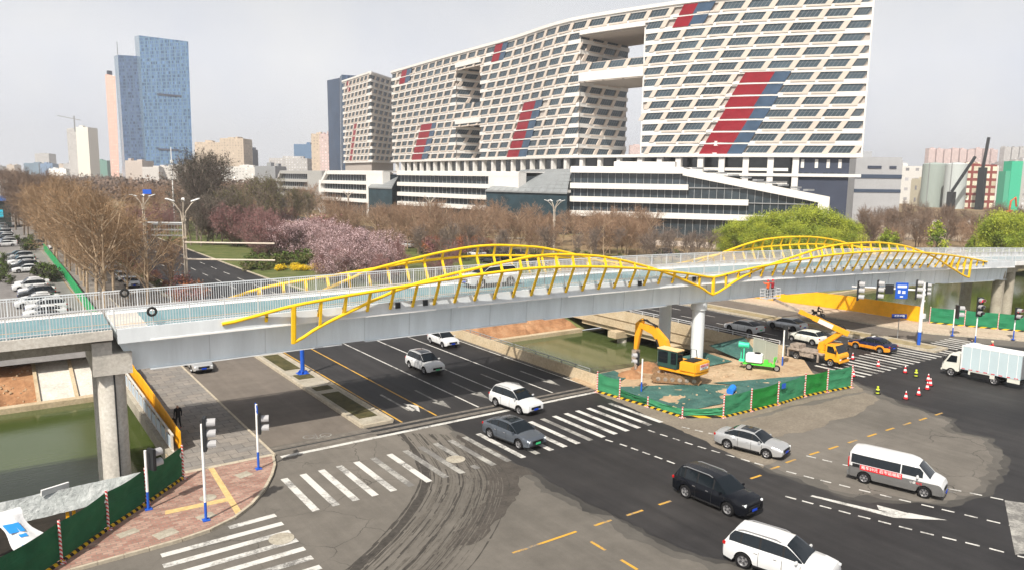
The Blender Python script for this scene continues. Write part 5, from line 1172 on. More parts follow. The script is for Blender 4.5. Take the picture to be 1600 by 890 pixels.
mb = MB(); pole(mb, 0, 0, 5.4, .19, 2.6); mb.build('pole', [M['white'], M['blue']], t, smooth=40)
for k in range(6):
    a = k*math.pi/3; mb = MB(); mb.beam((math.cos(a)*.2, math.sin(a)*.2, .25), (math.cos(a)*.38, math.sin(a)*.38, .04), .03, .3); mb.build('bracket', M['blue'], t)
# ---- cones and delineator figures
def cone(px, py, lab):
    t = thing('traffic_cone', lab, 'traffic cone', gp(px, py, .01), 0, 'red and white cones on the right of the junction')
    mb = MB(); mb.box(0, 0, .03, .42, .42, .06); mb.build('base', M['black'], t)
    mb = MB(); P = [(.17, .06), (.14, .22), (.135, .22), (.10, .40), (.095, .40), (.06, .60), (.055, .60), (.035, .72), (.01, .73)]
    for k in range(len(P)-1): mb.lathe([P[k], P[k+1]], 14, 0 if k in (0, 4) or k > 6 else 1)
    mb.build('cone_body', [M['red'], M['white']], t)
for a in ((1333, 588, 'red and white cone beside the front of the crane truck at the hoarding corner'), (1372, 572, 'red and white cone standing on the zebra crossing right of the crane truck'), (1332, 561, 'red and white cone nearest the crane truck bumper'), (1414, 582, 'red and white cone between the zebra crossing and the box truck'), (1450, 595, 'topmost cone of the cluster of three'), (1453.5, 602, 'right cone of the cluster of three'), (1448.5, 608, 'lowest cone of the cluster of three with a white collar'), (1435, 617, 'lone cone left of the cluster of three'), (1415, 623, 'cone standing nearest the camera, right of the yellow bollard')):
    cone(*a)
for px, py, lab in ((1371, 615, 'yellow green warning bollard left of the cones'), (1431, 588, 'yellow green warning bollard above the cones')):
    t = thing('warning_bollard', lab, 'bollard', gp(px, py, .01)); mb = MB(); mb.box(0, 0, .04, .4, .4, .08); mb.build('base', M['black'], t)
    mb = MB(); mb.lathe([(.15, .08), (.17, .3), (.14, .45), (.06, .5), (.10, .58), (.09, .68), (.01, .72)], 14); mb.build('body', mat('lime_yellow', (.55, .62, .05), .5), t, smooth=50)
    mb = MB(); mb.lathe([(.165, .2), (.178, .24), (.175, .34), (.155, .38)], 14); mb.build('band', M['blackm'], t)
# ---- people
SKIN = mat('skin', (.42, .25, .17), .6); HAIR = mat('hair', (.012, .01, .009), .6)
def person(label, loc, yaw, J, cols, extra=None, name='person', hat=None, cat='person', group=None):
    """J: joints; one skinned continuous body, clothing colours by face position"""
    base = dict(pel=(0, 0, .95), sp=(0, 0, 1.18), ch=(0, 0, 1.38), nk=(0, 0, 1.52), hd=(.01, 0, 1.66),
                ls=(0, .19, 1.42), le=(-.03, .25, 1.15), lw=(.03, .25, .90), lh=(.06, .25, .82), rs=(0, -.19, 1.42), re=(-.03, -.25, 1.15), rw=(.03, -.25, .90), rh=(.06, -.25, .82),
                lt=(0, .09, .90), lk=(.03, .10, .50), la=(-.02, .10, .08), lf=(.12, .10, .04), rt=(0, -.09, .90), rk=(.03, -.10, .50), ra=(-.02, -.10, .08), rf=(.12, -.10, .04))
    base.update(J); rad = dict(pel=.145, sp=.13, ch=.155, nk=.055, hd=.10, ls=.075, le=.05, lw=.036, lh=.04, rs=.075, re=.05, rw=.036, rh=.04, lt=.095, lk=.062, la=.042, lf=.045, rt=.095, rk=.062, ra=.042, rf=.045)
    ks = list(base); idx = {k: i for i, k in enumerate(ks)}
    E_ = [('pel', 'sp'), ('sp', 'ch'), ('ch', 'nk'), ('nk', 'hd'), ('ch', 'ls'), ('ls', 'le'), ('le', 'lw'), ('lw', 'lh'), ('ch', 'rs'), ('rs', 're'), ('re', 'rw'), ('rw', 'rh'), ('pel', 'lt'), ('lt', 'lk'), ('lk', 'la'), ('la', 'lf'), ('pel', 'rt'), ('rt', 'rk'), ('rk', 'ra'), ('ra', 'rf')]
    me = bpy.data.meshes.new('person'); me.from_pydata([base[k] for k in ks], [(idx[a], idx[b_]) for a, b_ in E_], [])
    o = bpy.data.objects.new(name, me); COL.objects.link(o)
    sm = o.modifiers.new('skin', 'SKIN'); sm.use_smooth_shade = True
    if not me.skin_vertices:
        bpy.context.view_layer.objects.active = o
        o.data.attributes  # ensure layer
    for k in ks:
        v = me.skin_vertices[0].data[idx[k]]; r_ = rad[k]; v.radius = (r_*(1.12 if k in ('ch', 'pel', 'sp') else 1), r_*(.85 if k in ('ch', 'pel', 'sp') else 1)); v.use_root = (k == 'pel')
    o.modifiers.new('sub', 'SUBSURF').render_levels = 2; o.modifiers['sub'].levels = 2
    bpy.context.view_layer.update(); dg = bpy.context.evaluated_depsgraph_get()
    nm = bpy.data.meshes.new_from_object(o.evaluated_get(dg)); o.modifiers.clear(); o.data = nm
    top, leg, shoe = cols; nm.materials.clear()
    for m_ in (top, leg, shoe, SKIN, HAIR): nm.materials.append(m_)
    V = {k: Vector(base[k]) for k in ks}; seg = {'t': [('pel', 'sp'), ('sp', 'ch'), ('ls', 'le'), ('le', 'lw'), ('rs', 're'), ('re', 'rw'), ('ch', 'ls'), ('ch', 'rs')], 'l': [('lt', 'lk'), ('lk', 'la'), ('rt', 'rk'), ('rk', 'ra')], 's': [('la', 'lf'), ('ra', 'rf')], 'k': [('lw', 'lh'), ('rw', 'rh'), ('nk', 'hd')]}
    def dseg(p, a, b_):
        ab = b_-a; t_ = max(0, min(1, (p-a).dot(ab)/ab.dot(ab))); return (p-a-ab*t_).length
    hd_ = V['hd']
    for f in nm.polygons:
        c = f.center; best = min(((dseg(c, V[a], V[b_])-(.03 if key == 't' else 0), key) for key, L in seg.items() for a, b_ in L))
        mi = {'t': 0, 'l': 1, 's': 2, 'k': 3}[best[1]]
        if best[1] == 'k' and (c-hd_).length < .2 and c.z > hd_.z-.03 and (c.z > hd_.z+.045 or c.x < hd_.x+.01): mi = 4
        f.material_index = mi; f.use_smooth = True
    o.location = loc; o.rotation_euler = (0, 0, yaw); tag(o, label, cat, group)
    nb = MB(); nb.box(hd_.x+.105, 0, hd_.z-.02, .035, .03, .04); nb.build('nose', SKIN, o, bevel=.008)
    if hat: hb = MB(); hb.lathe([(.135, hd_.z+.0), (.135, hd_.z+.06), (.09, hd_.z+.13), (.01, hd_.z+.15)], 16, 0, (hd_.x, hd_.y, 0)); hb.build('helmet', hat, o, smooth=50)
    if extra: extra(o)
    return o
cb = mat('black_cloth', (.012, .012, .014), .9); cbl = mat('dark_blue_cloth', (.02, .03, .06), .9); cr = mat('red_cloth', (.70, .03, .03), .8); cg = mat('hi_vis_orange', (.75, .12, .03), .8); csh = mat('orange_shoes', (.7, .12, .04), .7)
def bag(o): mb = MB(); mb.box(-.02, .30, .62, .34, .12, .30); mb.tube([(-.1, .30, .77), (.05, .28, .86), (.1, .30, .77)], .012, 5); mb.build('bag', cb, o, bevel=.03)
person('pedestrian in a long black coat carrying a black bag beside the orange boards', (*gp(279, 668, .13)[:2], .13), R(100), dict(lk=(.14, .10, .50), la=(.18, .10, .09), lf=(.32, .10, .04), rk=(-.03, -.10, .50), ra=(-.22, -.10, .12), rf=(-.10, -.10, .05)), (cb, cb, csh), bag)
RIDE = dict(pel=(0, 0, .82), sp=(.03, 0, 1.03), ch=(.09, 0, 1.25), nk=(.12, 0, 1.38), hd=(.15, 0, 1.52), ls=(.10, .19, 1.28), le=(.28, .24, 1.08), lw=(.48, .25, 1.02), lh=(.55, .24, 1.02), rs=(.10, -.19, 1.28), re=(.28, -.24, 1.08), rw=(.48, -.25, 1.02), rh=(.55, -.24, 1.02),
            lt=(.04, .10, .78), lk=(.40, .14, .72), la=(.38, .13, .34), lf=(.50, .13, .31), rt=(.04, -.10, .78), rk=(.40, -.14, .72), ra=(.38, -.13, .34), rf=(.50, -.13, .31))
def scooter(label, loc, yaw, colm):
    t = thing('scooter', label, 'scooter', loc, yaw)
    for x in (-.52, .72):
        tt, m_ = wheel_mesh(.22, .09, 'rim', 5); ty = tt.build('wheel', M['tyre'], t); ty.location = (x, 0, .22); m_.build('rim', [M['rim'], M['rimd']], ty)
    mb = MB(); mb.box(.28, 0, .28, .55, .26, .06); mb.box(-.3, 0, .48, .62, .26, .32, 0, 0, .8); mb.beam((.5, 0, .3), (.62, 0, .9), .3, .06); mb.build('frame', colm, t, bevel=.03)
    mb = MB(); mb.box(-.25, 0, .69, .6, .26, .09); mb.build('seat', M['trim'], t, bevel=.03)
    mb = MB(); mb.tube([(.72, 0, .22), (.60, 0, .98)], .03, 6); mb.tube([(.56, -.3, 1.0), (.58, 0, .98), (.56, .3, 1.0)], .02, 6); mb.box(-.62, 0, .8, .28, .3, .26); mb.build('handlebar', M['trim'], t)
    mb = MB(); mb.box(.66, 0, .85, .08, .14, .1); mb.build('headlight', M['lamp'], t, bevel=.02)
for px, py, yaw, cl, sc, hat, la, lb in ((1277, 494, R(-50), (cb, cb, cb), M['trim'], None, 'rider in black on a scooter on the far service road', 'dark scooter ridden along the far service road'),
        (1519, 552, R(100), (cbl, cb, cb), mat('green_scooter', (.15, .35, .12), .4), None, 'rider in dark clothes just above the left end of the box truck', 'greenish scooter under the rider in dark clothes behind the truck'),
        (1551, 556, R(120), (cr, cb, cb), M['trim'], mat('cream_helmet', (.7, .6, .4), .4), 'rider in a bright red coat and cream helmet behind the box truck', 'dark scooter under the rider in the red coat')):
    p = gp(px, py, .01); person(la, p, yaw, RIDE, cl, hat=hat); scooter(lb, p, yaw, sc)
for k, (dx_, cl, la) in enumerate(((-.42, (cg, cb, cb), 'worker in orange in the basket, nearer the left rail'), (.3, (mat('dark_red_cloth', (.30, .02, .03), .8), cb, cb), 'worker in dark red in the basket, nearer the right rail'))):
    q_ = Vector((BK.x, BK.y, 6.30))+Vector((BD.x, BD.y, 0))*dx_; person(la, q_, R(90), dict(le=(.2, .24, 1.35), lw=(.38, .2, 1.5), lh=(.42, .2, 1.56), re=(.2, -.24, 1.3), rw=(.40, -.2, 1.4), rh=(.46, -.2, 1.42)), cl, hat=M['red'])
# tyres, cable and lamp on the left railing
for k, (px, py) in enumerate(((202, 461), (228, 486))):
    s_, w_ = ((7.4, WF-.0) if k == 0 else (8.1, WN+.0)); q_ = bp(s_, w_-(.14 if k else .28), dz(s_)+1.0 if k else dz(s_)+1.2); mb = MB(); P = [(q_.x+.23*math.cos(a), q_.y, q_.z+.23*math.sin(a)) for a in [2*math.pi*i/20 for i in range(21)]]
    mb.tube(P, .075, 8); tag(mb.build('hose_coil', M['black']), ['coil of black hose hung on the far railing at the left', 'coil of black hose hung on the near railing at the left'][k], 'hose coil')
# lamps
M['lampm'] = mat('beige_lamp_paint', (.55, .48, .40), .5, var=.1)
def park_lamp(label, px, py, D, ht, arms=None, rzz=0):
    p = ap(px, py, D); t = thing('street_lamp', label, 'street lamp', (p.x, p.y, 0), rzz)
    mb = MB()
    for dx_, dy_ in ((.16, 0), (-.16, 0), (0, .16)): mb.tube([(dx_, dy_, 0), (dx_, dy_, ht*.84)], .10, 6)
    for z in (ht*.22, ht*.42, ht*.62, ht*.8): mb.box(0, 0, z, .55, .45, .22)
    mb.build('pole', M['lampm'], t)
    for k in range(6):
        a = k*math.pi/3+.3; c_, s_ = math.cos(a), math.sin(a); mb = MB()
        mb.tube([(c_*.15, s_*.15, ht*.78), (c_*.4, s_*.4, ht*.88), (c_*1.3, s_*1.3, ht*.96), (c_*2.1, s_*2.1, ht)], [.09, .08, .06, .05], 5)
        mb.build('branch', M['lampm'], t)
        mb = MB(); mb.beam((c_*1.3, s_*1.3, ht*.985), (c_*2.5, s_*2.5, ht*1.01), .35, .10); mb.build('lamp_head', M['white'], t)
    if arms:
        for z, L, a in arms: mb = MB(); mb.tube([(0, 0, z), (math.cos(a)*L, math.sin(a)*L, z)], .12, 8); mb.build('sign_arm', M['lampm'], t)
    return t
park_lamp('tall beige tree shaped street lamp with two long bare arms behind the left railing', 293, 466, 106, 14.2, arms=((8.17, 12.8, R(-36)), (5.78, 12.8, R(-36))))
park_lamp('beige tree shaped street lamp with a blue sign near the bare tree avenue', 230, 430, 150, 13.4, arms=((8.0, 8, R(-200)),))
park_lamp('beige tree shaped street lamp with a thin arm in front of the podium steps', 865, 395, 180, 12.5, arms=((3.4, 14, R(150)),))
park_lamp('beige tree shaped street lamp with a double arm behind the pink trees', 672, 370, 215, 12.0, arms=((2.8, 11, R(150)), (2.0, 11, R(150))))
park_lamp('beige tree shaped street lamp farthest left before the podium', 545, 365, 260, 12.2)
q_ = ap(230, 303, 150); mb = MB(); mb.box(q_.x, q_.y, q_.z+.4, 1.7, .1, .9, 0, -YAW); tag(mb.build('sign_board', M['blue']), 'blue triangular road sign panel above the second tree shaped lamp', 'sign')
p = ap(272, 330, 230); mb = MB(); mb.tube([(p.x, p.y, 0), (p.x, p.y, 25.5)], [.28, .12], 8); mb.box(p.x, p.y, 21.2, .7, .7, .9); mb.box(p.x, p.y, 16, .5, .5, .5); tag(mb.build('mast', M['white']), 'slim white telecom mast rising above the dark evergreen', 'mast')
# gantry sign, billboard, bus stop light poles
p0, p1 = ap(236, 350, 165), ap(286, 348, 165); t = thing('gantry_sign', 'back of a large slatted grey gantry sign over the avenue', 'sign', (p1.x, p1.y, 0))
mb = MB(); 
for k in range(3): mb.beam(Vector((p0.x, p0.y, 4.2+k*1.25))-t.location, Vector((p1.x, p1.y, 4.2+k*1.25))-t.location, .25, .32, 0)
for k in range(12): q_ = p0+(p1-p0)*k/11; mb.beam(Vector((q_.x, q_.y, 4.0))-t.location, Vector((q_.x, q_.y, 7.0))-t.location, .1, .08, 0, (1, 0, 0))
mb.build('panel_back', M['greym'], t); q_ = ap(228, 350, 165); mb = MB(); mb.tube([Vector((q_.x, q_.y, 0))-t.location, Vector((q_.x, q_.y, 8))-t.location], .3, 10); mb.tube([Vector((q_.x, q_.y, 7))-t.location, Vector((p1.x, p1.y, 7))-t.location], .15, 8); mb.build('mast', M['greym'], t)
p = ap(6, 318, 240); t = thing('billboard', 'dark shop block with a teal sign and blue canopy at the left edge', 'building', (p.x-7, p.y, 0), R(0))
mb = MB(); mb.box(0, 0, 4.2, 17, 10, 8.4); mb.build('wall', mat('dark_wall', (.03, .045, .045), .7), t); mb = MB(); mb.box(0, -.5, 9.1, 15, 10, 1.3); mb.build('roof', mat('blue_roof', (.08, .2, .55), .5), t); mb = MB(); mb.box(2, -5.1, 4.5, 9, .2, 2.4); mb.build('sign', mat('teal_sign', (.02, .35, .45), .4, emit=(.02, .45, .6, .5)), t)
p = ap(3, 296, 260); mb = MB(); mb.box(p.x, p.y, 11, 4, .5, 7.5, 0, -.3); mb.tube([(p.x, p.y+.3, 0), (p.x, p.y+.3, 12)], .3, 8); tag(mb.build('sign_board', M['white']), 'white upright sign panel above the blue canopy at the left edge', 'sign')
# ================================================================== BUILDINGS
M['fw'] = mat('facade_white', (.68, .665, .64), .6, var=.05, scale=.2); M['fb'] = mat('facade_beige', (.56, .49, .43), .6, var=.05, scale=.2)
M['fred'] = mat('facade_red', (.24, .010, .020), .35, var=.15, scale=.3); M['fblue'] = mat('facade_blue', (.05, .085, .14), .25, var=.2, scale=.2)
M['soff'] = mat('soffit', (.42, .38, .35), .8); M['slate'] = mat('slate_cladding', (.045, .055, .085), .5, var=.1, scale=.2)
M['mull'] = mat('mullion', (.16, .18, .2), .5)
CP = [(205.4, 415), (200.2, 340), (197.0, 279.5), (193.2, 250.7), (192.6, 230), (198.6, 202), (206.4, 178.6), (219.2, 159), (237.4, 136.7)]
dense = []
for i in range(len(CP)-1):
    p0 = Vector(CP[max(i-1, 0)]); p1 = Vector(CP[i]); p2 = Vector(CP[i+1]); p3 = Vector(CP[min(i+2, len(CP)-1)])
    for s in range(20): t = s/20; dense.append(.5*((2*p1)+(-p0+p2)*t+(2*p0-5*p1+4*p2-p3)*t*t+(-p0+3*p1-3*p2+p3)*t**3))
dense.append(Vector(CP[-1])); cum = [0]
for a, b_ in zip(dense[:-1], dense[1:]): cum.append(cum[-1]+(b_-a).length)
UL = cum[-1]
def curve(u):
    u = max(0, min(UL, u)); import bisect
    i = min(len(cum)-2, max(0, bisect.bisect_right(cum, u)-1)); t = (u-cum[i])/(cum[i+1]-cum[i]); p = dense[i].lerp(dense[i+1], t)
    d = (dense[min(i+2, len(dense)-1)]-dense[max(i-1, 0)]).normalized(); return p, Vector((d.y, -d.x))
def upx(px):
    best = min(range(401), key=lambda k: abs(pxof((*curve(UL*k/400)[0], 45))[0]-px)); return UL*best/400
Z0, FH, NR, ZT = 26.6, 3.96, 13, 78.4
tower = thing('office_tower', 'huge curved white and beige office slab with slanted windows and red panels on a podium', 'building', (215, 250, 0))
TO = Vector(tower.location)
def fpos(u, z, off):
    p, n_ = curve(u); return Vector((p.x+n_.x*off, p.y+n_.y*off, z))-TO
def straight(A, B):
    A = Vector(A); B = Vector(B); d = (B-A).normalized(); n_ = Vector((d.y, -d.x))
    return (lambda u, z, off: Vector((A.x+d.x*u+n_.x*off, A.y+d.y*u+n_.y*off, z))-TO), (B-A).length
# openings (u range, z range)
U = {k: upx(v) for k, v in dict(h1a=905, h1b=1003, h2a=712, h2b=749).items()}
rowz = lambda r_: ZT-.7-FH*r_
HOLES = [(U['h1a'], U['h1b'], rowz(4.1), rowz(1.45)), (U['h1a'], U['h1b'], Z0-2, rowz(5.85)), (U['h2a'], U['h2b'], rowz(6.2), rowz(1.6)), (U['h2a'], U['h2b'], Z0-2, rowz(8.6))]
def inhole(u, z): return any(a < u < b_ and c < z < d for a, b_, c, d in HOLES)
white, beige, soff = MB(), MB(), MB()
wins = []; reds = MB(); blues = MB(); mull = MB()
def slab(mb, P, u0, u1, z0, z1, o0, o1, m=0, sk=0.0):
    """box on the facade between u0..u1, skew sk to the top"""
    n = max(1, int(abs(u1-u0)/9))
    for k in range(n):
        a = u0+(u1-u0)*k/n; b_ = u0+(u1-u0)*(k+1)/n
        mb.hexa([P(a, z0, o1), P(b_, z0, o1), P(b_, z0, o0), P(a, z0, o0), P(a+sk, z1, o1), P(b_+sk, z1, o1), P(b_+sk, z1, o0), P(a+sk, z1, o0)], m)
MODW, WINW, SH = 8.7, 6.8, 2.0
REDP, BLUP = {}, {}
REDS = [(12, 1096, 1141, 1163), (6, 1153, 1200, 1224)]   # handled by interpolation
def redband(r_):
    out = []
    def it(r0, r1, A, B):
        if r0 <= r_ <= r1:
            f = (r_-r0)/max(1, r1-r0); out.append(tuple(upx(a+(b_-a)*f) for a, b_ in zip(A, B)))
    it(6, 12, (1153, 1199, 1226), (1096, 1141, 1163)); it(7, 12, (815, 834, 844), (793, 811, 823)); it(8, 12, (656, 673, 680), (643, 658, 667))
    it(0, 1, (1056, 1077, 1102), (1046, 1069, 1092)); it(0, 1, (771, 782, 790), (767, 778, 786)); it(0, 1, (627, 635, 642), (624, 633, 640)); return out
def dofacade(P, L, rows, main, ustart=0.0):
    for r_ in range(rows[0], rows[1]):
        zc = rowz(r_+.5); wz0, wz1 = zc-1.17, zc+1.22; sh = -SH*r_
        bands = redband(r_) if main else []
        # spandrel
        segs = [(0, L)]
        def cut(segs, z):
            if not main: return segs
            out = []
            for a, b_ in segs:
                cur_ = a
                for h in sorted([h for h in HOLES if h[2] < z < h[3]]):
                    if h[1] <= cur_ or h[0] >= b_: continue
                    if h[0] > cur_: out.append((cur_, h[0]))
                    cur_ = max(cur_, h[1])
                if cur_ < b_: out.append((cur_, b_))
            return out
        k0 = int(-(sh)/MODW)-3 if sh < 0 else -2
        n0 = int(math.floor((0-sh)/MODW))-1; n1 = int((L-sh)/MODW)+2
        for a, b_ in cut([(0, L)], zc-1.6): slab(white, P, a, b_, rowz(r_+1), wz0, -.6, 0)
        for a, b_ in cut([(0, L)], zc+1.6): slab(white, P, a, b_, wz1, rowz(r_), -.6, 0)
        for k in range(n0, n1):
            u = k*MODW+sh; a, b_ = u, u+WINW
            post = (b_, u+MODW)
            inred = [bd for bd in bands if bd[0]-MODW*.35 < (a+b_)/2 < bd[2]+1.5]
            def ok(a_, b__): return a_ >= .2 and b__+1.6 <= L-.1 and (not main or not inhole((a_+b__)/2+.8, zc))
            if not inred:
                a2, b2 = max(a, .2), min(b_, L-1.9)
                if main:
                    for h in HOLES:
                        if h[2] < zc < h[3]:
                            if a2 < h[0] < b2+1.6: b2 = h[0]-1.7
                            if a2 < h[1] < b2+1.6: a2 = h[1]+.1
                if b2-a2 > 1.2 and (not main or not inhole((a2+b2)/2+.8, zc)):
                    wins.append((P, a2, b2, wz0, wz1))
            if ok(*post) and not any(bd[0]-1 < (post[0]+post[1])/2 < bd[2]+.5 for bd in bands):
                slab(beige, P, post[0], post[1]-.0, wz0-.12, wz1+.12, -.4, .16, 0, 1.70)
                if ok(a, b_) and a > .5 and not (main and any(h[2] < zc < h[3] and h[0]-1 < a-.1 < h[1]+1.2 for h in HOLES)): slab(beige, P, a+1.0, b_+1.9, wz0-.62, wz0-.10, -.2, .20)
        for bi, bd in enumerate(bands):
            slab(REDP.setdefault(round((bd[0]+SH*r_)/12), MB()), P, bd[0], bd[1], wz0-.5, wz1+.5, -.4, .12, 0, 1.9); slab(BLUP.setdefault(round((bd[0]+SH*r_)/12), MB()), P, bd[1]+.02, bd[2], wz0-.5, wz1+.5, -.4, .10, 0, 1.9)
            slab(white, P, bd[0], bd[2], wz1+.52, wz1+.75, -.2, .25)
dofacade(fpos, UL, (0, NR), True)
# beams across the openings that fall between rows get one extra run of windows
DEPTH = 30.0
def endwall(u, facing):
    p, n_ = curve(u); back = p-n_*DEPTH; return (p, back) if facing > 0 else (back, p)
P1, L1 = straight(*endwall(U['h1a'], 1)); P2, L2_ = straight(*endwall(U['h2a'], 1))
dofacade(P1, L1, (1, NR), False); dofacade(P2, L2_, (1, NR), False)
# solid cores behind the facades
core = MB()
def corebox(u0, u1, z0, z1, n=8):
    for k in range(n):
        a = u0+(u1-u0)*k/n; b_ = u0+(u1-u0)*(k+1)/n
        A, nA = curve(a); B, nB = curve(b_)
        q_ = [A-nA*.65, B-nB*.65, B-nB*DEPTH, A-nA*DEPTH]
        core.hexa([Vector((p.x, p.y, z0))-TO for p in q_]+[Vector((p.x, p.y, z1))-TO for p in q_])
corebox(0, U['h2a']-.7, Z0, ZT); corebox(U['h2b']+.3, U['h1a']-.7, Z0, ZT, 12); corebox(U['h1b']+.3, UL-.4, Z0, ZT, 10)
for a, b_, zr in ((U['h1a'], U['h1b'], ((rowz(1.6), ZT), (rowz(5.85), rowz(4.1)))), (U['h2a'], U['h2b'], ((rowz(1.6), ZT), (rowz(8.6), rowz(6.2))))):
    for z0, z1 in zr: corebox(a-.7, b_+.3, z0+.1, z1-.05, 6)
for (u0, u1, z0, z1) in ((U['h1a'], U['h1b'], rowz(1.45), rowz(1.03)), (U['h1a'], U['h1b'], rowz(5.85), rowz(5.0)), (U['h2a'], U['h2b'], rowz(1.6), rowz(1.0)), (U['h2a'], U['h2b'], rowz(8.6), rowz(8.0))):
    slab(white, fpos, u0-.3, u1+.3, z0, z1, -1.2, .45)
# thin deck, roof parapet and bottom edge
slab(white, fpos, 0, UL, rowz(0), ZT+.5, -1.0, .5); slab(white, fpos, 0, UL, Z0-1.0, Z0-.0, -30, .9); slab(white, fpos, 0, UL, Z0-.0, rowz(NR)+.01, -.6, .2)
for (u, f) in ((U['h1b'], 0),): slab(white, fpos, u, u+.5, Z0, rowz(1.6), -DEPTH, 0)
slab(white, fpos, UL-.5, UL, Z0, ZT, -DEPTH, .0)
def tp(name, mb, mats, parent=None, **k):
    o = mb.build(name, mats, parent or tower, **k); return o
tp('core', core, M['soff']); tp('wall', white, M['fw']); tp('frame', beige, M['fb']); [tp('red_panel', q_, M['fred']) for q_ in REDP.values()]; [tp('blue_glass_panel', q_, M['fblue']) for q_ in BLUP.values()]
def winmesh(mb, P, a, b_, z0, z1):
    mb.face([P(a, z0, -.30), P(b_, z0, -.30), P(b_+1.6, z1, -.30), P(a+1.6, z1, -.30)], 0)
    n = 5
    for k in range(0, n+1):
        u = a+(b_-a)*k/n; w_ = .09
        mb.face([P(u-w_, z0, -.26), P(u+w_, z0, -.26), P(u+w_+1.6, z1, -.26), P(u-w_+1.6, z1, -.26)], 1)
    mb.face([P(a+1.0, z1-.85, -.25), P(b_+1.0, z1-.85, -.25), P(b_+1.1, z1-.77, -.25), P(a+1.1, z1-.77, -.25)], 1)
wins.sort(key=lambda w_: -(w_[0] is fpos)*w_[1])
rest = MB(); M['tglass'] = mat('tower_glass', (.050, .075, .095), .2, spec=.5, var=.5, scale=.06)
for k, w_ in enumerate(wins):
    if k < 100: mb = MB(); winmesh(mb, *w_); tp('window', mb, [M['tglass'], M['mull']])
    else: winmesh(rest, *w_)
o = tp('windows', rest, [M['tglass'], M['mull']]); o['kind'] = 'stuff'
# base storeys, columns, slate stair core
bs = MB()
for z in (21.0, 16.6, 12.0): slab(bs, fpos, upx(905), upx(1240), z, z+1.0, -22, -1.5)
slab(bs, fpos, 0, UL, 19.2, 20.2, -24, .4); tp('floor_slab', bs, M['fw'])
gl = MB(); slab(gl, fpos, 0, upx(1250), 0, Z0-1, -26, -6); tp('glazing', gl, M['dglass'])
for px in (1002, 1033, 1065, 1098, 1133, 1170, 1209, 1250): mb = MB(); u = upx(px); slab(mb, fpos, u-1, u+1, 0, Z0-1.0, -1.6, .1); tp('column', mb, M['fw'])
mb = MB()
for k in range(24): u = 6+k*(upx(985)-10)/23; slab(mb, fpos, u-.8, u+.8, 20.2, Z0-1.0, -1.6, .1)
tp('colonnade', mb, M['fw'])
mb = MB(); slab(mb, fpos, upx(1251), upx(1334), -1, Z0-1.02, -26, -.6)
for px in (1262, 1282, 1302, 1322): u = upx(px); slab(mb, fpos, u-.5, u+.5, Z0-4.5, Z0-1.6, -.6, -.45, 1)
for px in (1258, 1268, 1279, 1300, 1310, 1322): u = upx(px); slab(mb, fpos, u-.7, u+.7, 19.6, 20.6, -.6, -.45, 2)
for px in (1303, 1312, 1322):
    for z in (6, 1): u = upx(px); slab(mb, fpos, u-.5, u+.5, z, z+2.6, -.6, -.45, 2)
tp('stair_core', mb, [M['slate'], M['fw'], M['dglass']])
# left detached block of the same family
t2 = thing('office_block', 'smaller white slanted window block standing left of the big curved slab', 'building', (205, 440, 0)); sv_TO = TO
A = ap(536, 200, 505); B = ap(580, 200, 458); C2 = ap(616, 200, 492)
white, beige, reds, blues, wins2 = MB(), MB(), MB(), MB(), []
wins_save = wins; wins = wins2; TO = Vector(t2.location)
PA, LA = straight((A.x, A.y), (B.x, B.y)); PB, LB = straight((B.x, B.y), (C2.x, C2.y))
MODW, WINW = 7.2, 5.0
dofacade(PA, LA, (0, 13), False); dofacade(PB, LB, (0, 13), False)
for r_ in range(7, 13): slab(reds, PA, 22-1.8*(r_-7), 28-1.8*(r_-7), rowz(r_+.95), rowz(r_+.05), -.4, .14)
for r_ in (0, 1): slab(reds, PA, 10, 15, rowz(r_+.9), rowz(r_+.1), -.4, .14)
for PP, LL in ((PA, LA), (PB, LB)): slab(white, PP, 0, LL, rowz(0), ZT+.4, -.8, .4); slab(white, PP, 0, LL, Z0-1.2, rowz(13)+.01, -.6, .3)
core = MB(); D_ = A+(C2-B); core.hexa([Vector((p.x, p.y, z))-TO for z in (0, ZT-.1) for p in (A+Vector((.9, -.3, 0)), B+Vector((.9, 2.0, 0)), C2+Vector((-.7, .6, 0)), D_)])
tp('core', core, M['soff'], t2); tp('wall', white, M['fw'], t2); tp('frame', beige, M['fb'], t2); tp('red_panel', reds, M['fred'], t2)
rest = MB()
for k, w_ in enumerate(wins2):
    if k < 60: mb = MB(); winmesh(mb, *w_); tp('window', mb, [M['tglass'], M['mull']], t2)
    else: winmesh(rest, *w_)
o = tp('windows', rest, [M['tglass'], M['mull']], t2); o['kind'] = 'stuff'
# ---- podium in front (three stepped wings)
def wing(name, label, pxA, DA, pxB, DB, tops, right_ends, ztop, depth=26, bandh=1.7):
    A = ap(pxA, 300, DA); B = ap(pxB, 300, DB); t = thing(name, label, 'building', ((A.x+B.x)/2, (A.y+B.y)/2, 0)); o0 = Vector(t.location)
    A2, B2 = Vector((A.x, A.y)), Vector((B.x, B.y)); d = (B2-A2).normalized(); n_ = Vector((d.y, -d.x)); L = (B2-A2).length
    P = lambda u, z, off: Vector((A2.x+d.x*u+n_.x*off, A2.y+d.y*u+n_.y*off, z))-o0
    return t, P, L
tR, P, L = wing('podium_wing', 'long low white banded podium wing with a sloping end at the right', 891, 240, 1297, 216, None, None, 21)
def upl(A_px, P_, L_, o0):
    best = min(range(301), key=lambda k: abs(pxof(P_(L_*k/300, 12, 0)+o0)[0]-A_px)); return L_*best/300
oR = Vector(tR.location); uR = lambda px: upl(px, P, L, oR)
u1, u2, u3 = uR(1065), uR(1170), uR(1075)
wb = MB(); slab(wb, P, 0, u1, 19.5, 21.2, -3, .6)
